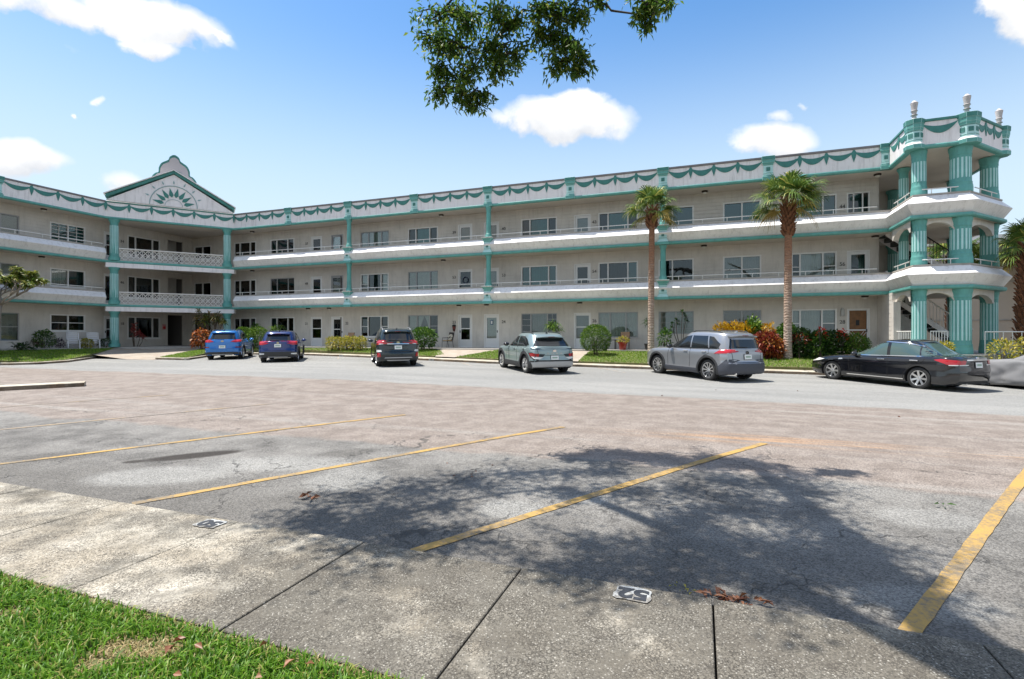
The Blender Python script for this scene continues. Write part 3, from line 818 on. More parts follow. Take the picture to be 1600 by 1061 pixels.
def door(T, a0, a1, z0, style, h=2.12, hinge=1):
    m = P(); w = 0.06; z1 = z0 + h
    for bx in (((a0, -0.10, z0), (a0 + w, 0.015, z1)), ((a1 - w, -0.10, z0), (a1, 0.015, z1)), ((a0 + w, -0.10, z1 - w), (a1 - w, 0.015, z1)), ((a0 + w, -0.10, z0), (a1 - w, 0.03, z0 + 0.03))):
        m.box(*bx, T=T)
    do = done(m, 'door', M_FRAME if style != 'grey' else M_FRAMEG)
    b0, b1, c0, c1 = a0 + w + 0.005, a1 - w - 0.005, z0 + 0.03, z1 - w - 0.005
    def leaf(mt, pn, gz0, gz1, sw=0.10, back=None, mid=None):
        """door leaf with one glazed field between heights gz0 and gz1 (fractions)"""
        m = P(); y0, y1 = -0.075, -0.035
        g0, g1 = c0 + (c1 - c0) * gz0, c0 + (c1 - c0) * gz1
        m.box((b0, y0, c0), (b1, y1, g0), T=T); m.box((b0, y0, g1), (b1, y1, c1), T=T)
        m.box((b0, y0, g0), (b0 + sw, y1, g1), T=T); m.box((b1 - sw, y0, g0), (b1, y1, g1), T=T)
        if mid: m.box((b0 + sw, y0, g0 + (g1 - g0) * mid - 0.03), (b1 - sw, y1, g0 + (g1 - g0) * mid + 0.03), T=T)
        m.build('door_leaf', mt, do)
        if pn:
            m = P(); m.box((b0 + sw, -0.06, g0), (b1 - sw, -0.054, g1), T=T); m.build('pane', pn, do)
        if back:
            m = P(); m.box((b0 + sw, -0.13, g0), (b1 - sw, -0.12, g1), T=T); m.build('door_screen', back, do)
    hx = b0 + 0.06 if hinge > 0 else b1 - 0.06
    if style == 'white':      # white storm door with a tall dark glass
        leaf(M_DOORW, M_GLASSD, 0.24, 0.93, 0.13, mid=0.5)
    elif style == 'solid':    # white panelled door behind white storm frame
        leaf(M_DOORW, M_GLASS, 0.28, 0.92, 0.12, M_DOORW)
    elif style == 'screen':   # screen door with white kick panel
        leaf(M_DOORW, M_GLASS, 0.28, 0.95, 0.055, M_SCREEN, mid=0.5)
    elif style == 'pale':     # pale glass door
        leaf(M_DOORW, M_GLASS, 0.16, 0.93, 0.12, M_CURT)
    elif style == 'dark':
        leaf(M_DOORW, M_GLASSD, 0.25, 0.93, 0.13)
    elif style == 'wreath':
        leaf(M_DOORW, M_GLASSD, 0.12, 0.95, 0.07)
    elif style == 'grey':
        leaf(M_FRAMEG, M_GLASS, 0.10, 0.95, 0.05, M_SCREEN)
    elif style == 'side':     # door flanked by two sidelights
        m = P()
        q0, q1 = b0 + (b1 - b0) * 0.27, b0 + (b1 - b0) * 0.73
        m.box((q0 - 0.03, -0.075, c0), (q0 + 0.03, -0.02, c1), T=T); m.box((q1 - 0.03, -0.075, c0), (q1 + 0.03, -0.02, c1), T=T)
        m.build('door_leaf', M_DOORW, do)
        for x0, x1, bk in ((b0, q0 - 0.03, M_CURT), (q0 + 0.03, q1 - 0.03, M_SCREEN), (q1 + 0.03, b1, M_CURT)):
            m = P(); m.box((x0, -0.06, c0), (x1, -0.054, c1), T=T); m.build('pane', M_GLASSD, do)
            m = P(); m.box((x0, -0.14, c0), (x1, -0.13, c1), T=T); m.build('door_screen', bk, do)
    elif style == 'wood':     # wooden door behind a screen frame with crossed bars
        leaf(M_DOORW, None, 0.02, 0.985, 0.05, M_DOORB, mid=0.50)
        m = P(); zc = c0 + (c1 - c0) * 0.25; xm = (b0 + b1) / 2; hw = (b1 - b0) / 2 - 0.06; hh = (c1 - c0) * 0.22
        for s in (-1, 1):
            for off in (-0.12, 0.12):
                a_, b_ = (xm - hw + off, zc - hh * s), (xm + hw + off, zc + hh * s)
                a_ = (max(b0 + 0.05, a_[0]), a_[1]); b_ = (min(b1 - 0.05, b_[0]), b_[1])
                m.tube([T(a_[0], -0.03, a_[1]), T(b_[0], -0.03, b_[1])], 0.011, 6)
        m.build('screen_bars', M_FRAME, do)
        m = P(); m.box((xm - 0.075, -0.118, c0 + (c1 - c0) * 0.62), (xm + 0.075, -0.10, c0 + (c1 - c0) * 0.75), T=T); m.build('door_window', M_BLACK, do)
    m = P(); p = T(hx, -0.02, z0 + 1.0)
    m.box((hx - 0.02, -0.035, z0 + 0.95), (hx + 0.02, 0.0, z0 + 1.10), T=T); m.build('handle', M_BLACK, do)
    if style == 'wreath':
        m = P(); c_ = T((b0 + b1) / 2, -0.03, z0 + 1.45)
        ring = [T((b0 + b1) / 2 + 0.19 * math.cos(k * 0.3142), -0.03, z0 + 1.42 + 0.19 * math.sin(k * 0.3142)) for k in range(21)]
        m.tube(ring, 0.035, 6); m.build('wreath', mat('wreath_leaf', (0.02, 0.03, 0.06), 0.8, var=0.5, scale=40), do)
    if style == 'solid':
        m = P(); xm = (b0 + b1) / 2; m.box((xm - 0.09, -0.05, z0 + 1.45), (xm + 0.09, -0.03, z0 + 1.75), T=T); so = m.build('door_sign', mat('sign_blue', (0.05, 0.12, 0.22), 0.5), do)
        m = P(); m.box((xm - 0.05, -0.03, z0 + 1.5), (xm + 0.05, -0.026, z0 + 1.7), T=T); m.build('sign_print', M_DOORW, do)
    return do
M_NUM = mat('number_bronze', (0.035, 0.03, 0.025), 0.5)
def number(T, a, z, s):
    tm = text_mesh(s, 0.26, 0.008); tm.materials.append(M_NUM)
    p = T(a, 0.025, z); p = at(*p)
    put('unit_number', tm, bld, loc=p, rot=(R(90), 0, 0) if T is TR else (R(90), 0, R(90)))

OPS = {k: [] for k in ('R0', 'R1', 'R2', 'L0', 'L1', 'L2')}
SZ, HZ = 0.66, 2.13
three = (0.27, 0.46, 0.27)
wins_r = {  # u0, u1 -> per floor (bottom to top): lites, covers, frame, kwargs
    (-34.02, -31.79): [(three, [('d', None), ('t', 'Vg'), ('d', None)], 'white', {}), (three, [('d', None), ('c', 'Vg'), ('d', None)], 'white', {}), (three, [('d', None), ('t', 'Vg'), ('d', None)], 'white', {})],
    (-30.39, -28.13): [(three, [('d', 'Vg'), ('d', None), ('d', 'Vg')], 'white', {}), (three, [('c', 'Hw'), ('d', 'Vg'), ('c', 'Hw')], 'grey', {}), (three, [('d', None), ('t', 'Vw'), ('d', 'Vg')], 'white', {})],
    (-22.30, -20.01): [(three, [('d', None), ('d', 'Vg'), ('d', None)], 'white', {'hsplit': (0.5, None, 0.5)}), (three, [('c', 'Vw'), ('d', 'Vg'), ('c', 'Vw')], 'white', {'hsplit': (0.5, None, 0.5)}), (three, [('c', 'Vg'), ('c', 'Vw'), ('c', 'Vg')], 'grey', {})],
    (-18.50, -16.23): [((0.3, 0.42, 0.28), [('c', 'Vw'), ('c', 'T'), ('d', 'T')], 'grey', {'hsplit': (0.5, None, 0.5)}), (three, [('c', 'Vw'), ('c', 'Vw'), ('c', 'Vw')], 'grey', {'grid': ((1, 3), (1, 1), (1, 3))}), (three, [('d', 'Vg'), ('t', 'Vw'), ('d', 'Vg')], 'white', {})],
    (-10.44, -8.15): [(three, [('d', 'Vg'), ('c', 'Vg'), ('d', 'Vg')], 'grey', {'grid': ((1, 4), (1, 1), (2, 4))}), ((0.25, 0.52, 0.23), [('t', None), ('t', 'Vw'), ('t', None)], 'white', {}), ((0.25, 0.5, 0.25), [('d', 'Vg'), ('t', 'Vw'), ('d', 'Vg')], 'white', {})],
    (-5.65, -3.37): [((0.3, 0.4, 0.3), [('c', 'Vw'), ('c', 'Vw'), ('c', 'Vw')], 'grey', {'grid': ((1, 4), (1, 1), (1, 4))}), ((0.25, 0.5, 0.25), [('d', None), ('d', 'Vg'), ('t', None)], 'white', {}), ((0.25, 0.5, 0.25), [('d', 'Vg'), ('t', 'Vw'), ('d', 'Vg')], 'white', {})],
    (-2.24, -0.36): [((0.5, 0.5), [('c', 'Hw'), ('c', 'Hw')], 'grey', {'grid': ((1, 4), (1, 4))}), ((0.4, 0.6), [('d', None), ('d', 'Vg')], 'white', {}), ((0.4, 0.6), [('t', 'Vw'), ('t', None)], 'white', {})],
    (1.13, 3.01): [((0.5, 0.5), [('c', 'Hb2'), ('c', 'Hb2')], 'grey', {'hsplit': (0.52, 0.52)}), ((0.5, 0.5), [('c', 'Vg'), ('c', 'Vg')], 'white', {'hsplit': (0.5, 0.5)}), ((0.5, 0.5), [('t', None), ('t', 'Vw')], 'white', {})],
    (4.41, 6.47): [((0.2, 0.48, 0.32), [('c', 'Vw'), ('c', 'Vw'), ('c', 'Hw2')], 'white', {'hsplit': (0.5, None, 0.5)}), ((0.2, 0.5, 0.3), [('d', 'Vg'), ('c', 'Vw'), ('c', 'Vg')], 'white', {'hsplit': (0.5, None, 0.5)}), ((0.2, 0.5, 0.3), [('t', None), ('t', 'Vw'), ('t', None)], 'white', {})],
}
doors_r = {
    (-26.59, -25.65): ('screen', 'pale', 'pale'), (-24.79, -23.80): ('white', 'grey', 'grey'), (-14.73, -13.79): ('white', 'wreath', 'pale'),
    (-12.91, -11.95): ('solid', 'pale', 'pale'), (-7.07, -6.13): ('screen', 'white', 'pale'), (6.94, 7.86): ('wood', 'dark', 'side')}
for fl in range(3):
    z = F[fl]
    for (a, b), st in wins_r.items():
        lo = z + SZ
        if fl == 0 and a in (-2.24, 1.13): lo = z + 0.85
        lites, cov, fr, kw = st[fl]
        window(TR, a, b, lo, z + HZ, lites, cov, fr, **kw)
        OPS['R%d' % fl].append((a, b, lo, z + HZ))
    for (a, b), st in doors_r.items():
        door(TR, a - 0.03, b + 0.03, z, st[fl], hinge=1 if a in (-14.73,) else -1)
        OPS['R%d' % fl].append((a - 0.03, b + 0.03, z, z + 2.12))
    # gable corner windows on the long wing's wall
    window(TR, -38.29, -36.42, z + (0.66 if fl == 0 else 1.0), z + HZ - 0.05, (0.5, 0.5), [('d', None), ('d', 'Vg')], 'white')
    OPS['R%d' % fl].append((-38.29, -36.42, z + (0.66 if fl == 0 else 1.0), z + HZ - 0.05))
    # left wing
    wl_ = {(17.6, 18.95): ((0.35, 0.65), [('c', 'Vw'), ('c', 'Hw')], 'grey', {'hsplit': (None, 0.5)}, 0.45),
           (12.0, 14.2): (three, [('d', 'Vg'), ('c', 'Vg'), ('d', 'Vg')], 'white', {}, 0.66),
           (20.5, 22.49): [((0.5, 0.5), [('d', None), ('d', None)], 'white', {'hsplit': (0.5, 0.5)}, 1.05), ((0.5, 0.5), [('c', 'Vw'), ('d', 'Vg')], 'white', {}, 0.98), ((0.5, 0.5), [('t', 'Vg'), ('t', 'Vg')], 'white', {'grid': ((2, 5), (2, 5))}, 0.98)][fl],
           (25.18, 27.55): ((0.24, 0.52, 0.24), [('d', None), ('d', None if fl != 1 else 'Vg'), ('d', None)], 'white', {}, 0.55)}
    for (a, b), (lites, cov, fr, kw, lo) in wl_.items():
        window(TL, a, b, z + lo, z + HZ, lites, cov, fr, **kw)
        OPS['L%d' % fl].append((a, b, z + lo, z + HZ))
    door(TL, 23.62, 24.55, z, 'white' if fl != 1 else 'wreath')
    OPS['L%d' % fl].append((23.62, 24.55, z, z + 2.12))
    OPS['L%d' % fl].append((28.15, 29.41, z, z + (2.35 if fl == 0 else 2.3)))       # hallway opening
    wall(TR, WU + 0.012, TA[0], F[fl], (TB[fl] + 0.05), OPS['R%d' % fl])
    wall(TL, LEFT_END, WV - 0.012, F[fl], (TB[fl] + 0.05), OPS['L%d' % fl])
nums = [((-27.0, '21'), (-27.0, '49'), (-27.0, '37')), ((-23.45, '22'), None, None), ((-15.05, '23'), (-15.05, '53'), (-15.05, '39')), ((-11.6, '24'), (-11.6, '53'), (-11.6, '40')),
        ((-5.88, '26'), (-5.88, '54'), (-5.88, '43')), ((6.71, '28'), (6.71, '56'), (6.71, '44'))]
for row in nums:
    for fl, e in enumerate(row):
        if e: number(TR, e[0], F[fl] + (1.62 if e[0] < 6 else 1.45), e[1])
for fl in range(3): number(TL, 24.82, F[fl] + 1.6, ('18', '46', '34')[fl])

# ---- slabs, rooms and roof
def poly_slab(m, poly, z0, z1, k=None):
    m.prism(poly, lambda x, y: (x, y, z0), lambda x, y: (x, y, z1), k)
back_v, back_u = 39.5, -47.5
def outline(inset):
    """front edge of the floor plates, inset from the facade path"""
    pts = offset_path(PATH, -inset)
    return pts + [(12.4 - inset, 33.5), (8.3, 33.5), (8.3, back_v), (back_u, back_v), (back_u, LEFT_END)]
def offset_path(path, o):
    out = []
    for i, p in enumerate(path):
        ns = []
        for a, b in ((i - 1, i), (i, i + 1)):
            if a < 0 or b >= len(path): continue
            d = Vector(path[b]) - Vector(path[a]); d.normalize(); ns.append(Vector((d.y, -d.x)))
        n = ns[0] if len(ns) == 1 else (ns[0] + ns[1]) / (1 + ns[0].dot(ns[1]))
        out.append((p[0] + n.x * o, p[1] + n.y * o))
    return out
for fl in (0, 1):
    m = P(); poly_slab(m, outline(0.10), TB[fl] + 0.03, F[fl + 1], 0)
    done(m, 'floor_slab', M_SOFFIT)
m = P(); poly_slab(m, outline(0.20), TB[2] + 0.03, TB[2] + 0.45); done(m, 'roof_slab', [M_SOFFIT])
m = P(); poly_slab(m, [(p[0], p[1]) for p in outline(0.45)], TB[2] + 0.46, TB[2] + 0.5); done(m, 'roof_deck', M_ROOF)
# ground floor slab with the porch edge
m = P()
poly_slab(m, [(-38.5, LEFT_END), (-37.0, LEFT_END), (-36.9, 23.2), (-33.2, 27.6), (-30.0, PORCH_V), (7.88, PORCH_V), (7.88, 25.53), (10.5, 25.45), (12.8, 28.0), (16.0, 28.0), (16.0, 33.5), (8.3, 33.5), (8.3, back_v), (back_u, back_v), (back_u, LEFT_END)], 0.25, F[0])
done(m, 'porch_slab', M_SLAB)
m = P()   # back and end walls, and the inner partition the windows look at
m.box((back_u, back_v, F[0]), (8.3, back_v + 0.2, TB[2] + 0.03)); m.box((back_u - 0.2, LEFT_END, F[0]), (back_u, back_v, TB[2] + 0.03))
m.box((back_u, LEFT_END - 0.2, F[0]), (WU, LEFT_END, TB[2] + 0.03))
m.box((8.08, WV + 0.02, F[0]), (8.28, back_v, TB[2] + 0.03)); m.box((8.281, 33.3, F[0]), (10.9, 33.48, TB[2] + 0.03))
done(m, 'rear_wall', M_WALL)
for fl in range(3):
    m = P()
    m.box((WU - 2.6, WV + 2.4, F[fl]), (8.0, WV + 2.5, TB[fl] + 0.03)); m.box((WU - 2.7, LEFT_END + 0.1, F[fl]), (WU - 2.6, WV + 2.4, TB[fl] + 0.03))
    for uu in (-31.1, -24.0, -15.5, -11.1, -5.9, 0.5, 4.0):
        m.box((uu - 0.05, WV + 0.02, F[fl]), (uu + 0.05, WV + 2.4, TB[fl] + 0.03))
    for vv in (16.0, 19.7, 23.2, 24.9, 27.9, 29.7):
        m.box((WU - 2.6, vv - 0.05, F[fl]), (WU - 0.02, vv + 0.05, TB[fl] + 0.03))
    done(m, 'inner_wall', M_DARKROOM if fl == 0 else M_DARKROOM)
    # hallway header
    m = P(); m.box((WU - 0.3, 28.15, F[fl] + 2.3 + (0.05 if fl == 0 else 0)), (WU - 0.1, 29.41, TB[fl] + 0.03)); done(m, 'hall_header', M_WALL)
# dark hall door recess keeps its own back wall on the upper floors
for fl in (1, 2):
    m = P(); m.box((WU - 1.1, 28.0, F[fl]), (WU - 1.0, 29.6, TB[fl])); done(m, 'hall_wall', M_WALL)

# ---- swept mouldings
def sweep(path, i0, i1, prof, closed_prof=True, ext=None):
    """sweep a profile of (out, z) points along path[i0..i1] with mitred corners"""
    m = P(); n = len(prof)
    rings = []
    for o, z in prof: rings.append(offset_path(path, o)[i0:i1 + 1])
    cols = i1 - i0 + 1
    vs = []
    for c in range(cols):
        for j, (o, z) in enumerate(prof): vs.append((rings[j][c][0], rings[j][c][1], z))
    fs = []
    for c in range(cols - 1):
        for j in range(n if closed_prof else n - 1):
            k = (j + 1) % n
            fs.append((c * n + j, c * n + k, (c + 1) * n + k, (c + 1) * n + j))
    if closed_prof:
        fs.append(tuple(range(n))); fs.append(tuple((cols - 1) * n + j for j in range(n))[::-1])
    m.add(vs, fs)
    return m
def moulding(z, h, o0=-0.16): return [(o0, z), (-0.05, z), (-0.03, z + 0.015), (0.0, z + 0.05), (0.0, z + h - 0.03), (-0.025, z + h), (o0, z + h)]
SEGS = {'left': (0, 1), 'gable': (1, 2), 'right': (2, 3), 'tower': (3, 7)}
for fl in (0, 1):
    t = TB[fl]
    for nm, (i0, i1) in SEGS.items():
        done(sweep(PATH, i0, i1, moulding(t, 0.16)), 'teal_moulding', M_TEAL)
        if nm == 'gable': continue
        done(sweep(PATH, i0, i1, [(-0.25, t + 0.162), (-0.13, t + 0.162), (0.16, t + 0.60), (0.155, t + 0.615), (-0.17, t + 0.97), (-0.30, t + 0.97)]), 'balcony_band', M_BAND)
        done(sweep(PATH, i0, i1, [(-0.32, t + 0.972), (-0.135, t + 0.972), (-0.135, t + 1.035), (-0.32, t + 1.035)]), 'band_cap', M_CAPG)
t = TB[2]
for nm, (i0, i1) in SEGS.items():
    done(sweep(PATH, i0, i1, moulding(t, 0.14, -0.2)), 'teal_moulding', M_TEAL)
    done(sweep(PATH, i0, i1, [(-0.24, t + 0.142), (-0.05, t + 0.142), (-0.05, t + 1.08), (-0.24, t + 1.08)]), 'fascia', M_TRIMW)
    capm = M_TEALD if nm in ('tower', 'gable') else M_DRIP
    hz = 0.10 if nm != 'gable' else 0.07
    done(sweep(PATH, i0, i1, [(-0.30, t + 1.082), (-0.02, t + 1.082), (0.0, t + 1.10), (0.0, t + 1.082 + hz), (-0.30, t + 1.082 + hz)]), 'roof_edge', capm)
# beige beam under the gable balconies
for fl in (0, 1):
    done(sweep([(-36.95 - 0.1, 21.5), G0, G1, (-30.5, 28.6)], 1, 2, [(-0.34, TB[fl] - 0.30), (-0.02, TB[fl] - 0.30), (-0.02, TB[fl] - 0.002), (-0.34, TB[fl] - 0.002)]), 'gable_beam', M_TRIMW)

# ---- garlands on the fascia
def swag_mesh(w, sag=0.30, th=0.27):
    m = MB(); n = 12; top, bot = [], []
    for i in range(n + 1):
        s = i / n; c = 4 * s * (1 - s)
        top.append((w * s, -sag * 0.42 * c)); bot.append((w * s, -sag * 0.42 * c - th * c - 0.008))
    poly = top + bot[::-1]
    # thin raised band, built as strips so that it stays clean
    for (a, b), (c, d) in zip(zip(top, top[1:]), zip(bot, bot[1:])):
        for y in (0.0, -0.02):
            m.quad((a[0], y, a[1]), (b[0], y, b[1]), (d[0], y, d[1]), (c[0], y, c[1]))
        m.quad((a[0], 0, a[1]), (b[0], 0, b[1]), (b[0], -0.02, b[1]), (a[0], -0.02, a[1])); m.quad((c[0], 0, c[1]), (d[0], 0, d[1]), (d[0], -0.02, d[1]), (c[0], -0.02, c[1]))
    return m.mesh('swag', M_TEALD)
def drop_mesh():
    m = MB()
    m.prism([(-0.04, 0.07), (0.04, 0.07), (0.11, -0.09), (0.075, -0.26), (0.0, -0.50), (-0.075, -0.26), (-0.11, -0.09)], lambda x, z: (x, 0.0, z), lambda x, z: (x, -0.03, z))
    return m.mesh('garland_drop', M_TEALD)
DROP = drop_mesh(); SW = {}
def garland(p, q, n, gap0=0.0, gap1=0.0, drops=True):
    """n swags from p to q (site frame), leaving gaps for the end piers"""
    a, b = Vector(p), Vector(q); d = (b - a).normalized()
    a = a + d * gap0; b = b - d * gap1; nrm = Vector((d.y, -d.x)); L_ = (b - a).length; w = L_ / n
    key = round(w, 3)
    if key not in SW: SW[key] = swag_mesh(w)
    ang = math.atan2(d.y, d.x)
    for i in range(n):
        s = a + d * w * i - nrm * 0.051
        put('swag', SW[key], bld, loc=at(s.x, s.y, TB[2] + 0.99), rot=(0, random.uniform(-0.012, 0.012), ang), scale=(1, 1, random.uniform(0.90, 1.08)))
        if drops and i > 0:
            put('garland_drop', DROP, bld, loc=at(s.x, s.y, TB[2] + 0.99), rot=(0, 0, ang))
PIER = [8.23 - 5.063 * k for k in range(1, 8)]          # 3.17 ... -27.2
garland(G1, (PIER[6], 28.6), 4, 0.0, 0.26)
for k in range(6): garland((PIER[6 - k], 28.6), (PIER[5 - k], 28.6), 4, 0.26, 0.26)
garland((PIER[0], 28.6), TA, 4, 0.26, 0.22)
garland(G0, G1, 6)
LP = 17.2
garland((-36.95, LP), G0, 4, 0.26, 0.0)
garland((-36.95, LP - 5.06), (-36.95, LP), 4, 0.26, 0.26)
garland(TA, TBc, 2, 0.2, 0.42); garland(TBc, TC, 1, 0.42, 0.48, False); garland(TC, TD, 3, 0.45, 0.4)
for p in (G0, G1):
    put('garland_drop', DROP, bld, loc=at(p[0] + 0.05, p[1] - 0.03, TB[2] + 0.99), rot=(0, 0, R(51 if p is G0 else 0)))

# ---- fascia pilasters, thin columns and their pedestals
def pilaster_mesh():
    m = MB(); w = 0.21
    m.box((-w - 0.06, -0.10, 0.0), (w + 0.06, 0.12, 0.20), 1); m.box((-w - 0.03, -0.07, 0.20), (w + 0.03, 0.12, 0.27), 1)
    m.box((-w, -0.05, 0.272), (w, 0.12, 0.78), 0)
    m.box((-w - 0.012, -0.062, 0.35), (w + 0.012, 0.12, 0.385), 1); m.box((-w - 0.012, -0.062, 0.745), (w + 0.012, 0.12, 0.78), 1)
    m.box((-w - 0.03, -0.09, 0.78), (w + 0.03, 0.12, 0.86), 1); m.box((-w - 0.07, -0.13, 0.86), (w + 0.07, 0.12, 1.0), 1); m.box((-w - 0.09, -0.15, 1.0), (w + 0.09, 0.12, 1.20), 2)
    return m.mesh('pilaster', [M_TEALL, M_TEAL, M_TEALD], bevel=0.008)
PIL = pilaster_mesh()
mm = MB(); mm.box((-0.085, -0.075, 0.475), (0.085, -0.05, 0.655)); PANEL = mm.mesh('panel', M_TEALD)
def pilaster(u, v, ang=0.0, s=1.0):
    o = put('pilaster', PIL, bld, loc=at(u, v, TB[2] + 0.0), rot=(0, 0, ang), scale=(s, 1, 1))
    put('panel', PANEL, o)
    return o
for u in PIER: pilaster(u, 28.66)
pilaster(8.12, 28.66, 0, 0.8)
for k in range(2): pilaster(-37.01, LP - 5.06 * k, R(90))
def fl_(n, d, z0, z1):
    def g(a, z):
        if z < z0 or z > z1: return 1.0
        return 1.0 - d * (0.5 - 0.5 * math.cos(n * a)) ** 2
    return g
def lerp_(a, b, t): return a + (b - a) * t
def column_mesh(r, h, nfl=12, n=48, square=0.0):
    m = MB(); b = max(0.22, r * 1.0)
    fb, fc = (1.32, 1.28) if r < 0.255 else (1.12, 1.10)
    b = min(b, 0.30)
    prof = [(r * fb, 0), (r * fb, b * 0.75), (r * lerp_(1, fb, 0.7), b * 0.85), (r * lerp_(1, fb, 0.85), b * 0.95), (r * 1.04, b * 1.15), (r * 1.07, b * 1.3), (r * 1.01, b * 1.45), (r, b * 1.5)]
    k = 14; z0, z1 = b * 1.5, h - b * 1.2
    for i in range(1, k): prof.append((r * (1 - (0.10 if r < 0.255 else 0.03) * i / k), z0 + (z1 - z0) * i / k))
    tp_ = 0.91 if r < 0.255 else 0.98
    prof += [(r * tp_, z1), (r * (tp_ + 0.05), z1 + 0.01), (r * (tp_ + 0.02), z1 + b * 0.2), (r * 1.02, z1 + b * 0.5), (r * fc, z1 + b * 0.85), (r * fc * 1.02, h)]
    m.lathe(prof, n=n, flute=fl_(nfl, 0.10, z0 + 0.08, z1 - 0.05))
    return m.mesh('column', [M_TEAL], smooth=35)
def flutes(parent, r, z0, z1, n, arc=None):
    """pale painted flutes, one raised strip each"""
    for i in range(n):
        a = 2 * math.pi * (i + 0.5) / n
        if arc and not (arc[0] < (a % (2 * math.pi)) < arc[1]): continue
        m = MB(); w = math.pi * r / n * 0.50
        m.box((r * 0.93, -w, z0), (r * 1.003, w, z1)); 
        me = FL.get((round(r, 3), round(z1 - z0, 2), n))
        if me is None:
            me = FL[(round(r, 3), round(z1 - z0, 2), n)] = m.mesh('flute', M_TEALL)
        put('flute', me, parent, rot=(0, 0, a))
FL = {}
def pedestal_mesh():
    m = MB(); w = 0.20
    m.box((-w - 0.09, -0.22, 0.0), (w + 0.09, 0.10, 0.15), 1)
    m.prism([(-w - 0.09, 0.15), (w + 0.09, 0.15), (w, 0.29), (-w, 0.29)], lambda x, z: (x, -0.22 + max(0, z - 0.15) * 0.3, z), lambda x, z: (x, 0.1, z), 0)
    m.box((-w, -0.18, 0.29), (w, 0.10, 0.76), 0); m.box((-w - 0.012, -0.192, 0.335), (w + 0.012, 0.1, 0.36), 2); m.box((-w - 0.012, -0.192, 0.665), (w + 0.012, 0.1, 0.69), 2)
    m.box((-w - 0.02, -0.20, 0.76), (w + 0.02, 0.10, 0.84), 1)
    m.prism([(-w - 0.03, 0.84), (w + 0.03, 0.84), (w + 0.12, 0.98), (-w - 0.12, 0.98)], lambda x, z: (x, -0.2 - max(0, z - 0.84) * 0.6, z), lambda x, z: (x, 0.1, z), 1)
    m.box((-w - 0.14, -0.30, 0.98), (w + 0.14, 0.12, 1.045), 3)
    return m.mesh('pedestal', [M_TEALL, M_TEAL, M_TEALD, M_CAPG], bevel=0.006)
PED = pedestal_mesh()
mm = MB(); mm.box((-0.07, -0.20, 0.43), (0.07, -0.18, 0.60)); PANEL2 = mm.mesh('panel', M_TEALD)
COLH = TB[1] - TB[0] - 1.045
COLT = column_mesh(0.15, COLH - 0.02)
for u in (PIER[1], PIER[3], PIER[5]):
    for fl in (0, 1):
        p = put('pedestal', PED, bld, loc=at(u, 28.68, TB[fl] - 0.004))
        put('panel', PANEL2, p)
        c = put('column', COLT, bld, loc=at(u, 28.74, TB[fl] + 1.042))
for u_, v_ in ():
    for fl in (0, 1):
        p = put('pedestal', PED, bld, loc=at(u_, v_, TB[fl] - 0.004), rot=(0, 0, R(90))); put('panel', PANEL2, p)
        put('column', COLT, bld, loc=at(u_ - 0.06, v_, TB[fl] + 1.042))

# ---- railings on the balcony bands
def railing(p, q, z, n):
    m = P(); a, b = Vector(p), Vector(q)
    m.tube([(a.x, a.y, z + 0.20), (b.x, b.y, z + 0.20)], 0.022, 8)
    for i in range(n + 1):
        c = a.lerp(b, (i + 0.5) / (n + 1)); m.tube([(c.x, c.y, z), (c.x, c.y, z + 0.20)], 0.016, 6)
    done(m, 'railing', M_RAIL, smooth=30)
for fl in (0, 1):
    z = TB[fl] + 1.03
    ends = [-32.2] + [PIER[5], PIER[3], PIER[1]] + [8.0]
    for a, b in zip(ends, ends[1:]): railing((a + (0.2 if a != -32.2 else 0), 28.76), (b - 0.2, 28.76), z, int((b - a) / 1.27))
    railing((-37.1, LEFT_END), (-37.1, LP - 0.2), z, 6); railing((-37.1, LP + 0.2), (-37.1, 22.7), z, 3)
    tp = offset_path(PATH, -0.16)
    for (a, b) in ((3, 4), (4, 5), (5, 6)):
        A, B = Vector(tp[a]), Vector(tp[b]); railing(A.lerp(B, 0.16), A.lerp(B, 0.84), z, 1)

# ---- the gable: lattice balconies, columns, pediment
gd = (Vector(G1) - Vector(G0)); gl = gd.length; gd.normalize(); gn = Vector((gd.y, -gd.x)); gang = math.atan2(gd.y, gd.x)
def GP(s, o, z):
    q = Vector(G0) + gd * s + gn * o
    return (q.x, q.y, z)
COLG0 = column_mesh(0.25, TB[0] - 0.30 - F[0])
COLG = column_mesh(0.25, TB[1] - 0.30 - TB[0] - 0.16); COLG2 = column_mesh(0.25, TB[2] - TB[1] - 0.16)
for s in (0.42, gl - 0.42):
    for fl, me in enumerate((COLG0, COLG, COLG2)):
        z = F[0] if fl == 0 else TB[fl - 1] + 0.16
        h = (TB[0] - 0.3 - F[0]) if fl == 0 else ((TB[1] - 0.3 if fl == 1 else TB[2]) - TB[fl - 1] - 0.16)
        c = put('column', me, bld, loc=at(*GP(s, -0.32 if fl == 0 else -0.22, z)))
        flutes(c, 0.25 * 0.955, 0.45, h - 0.42, 16)
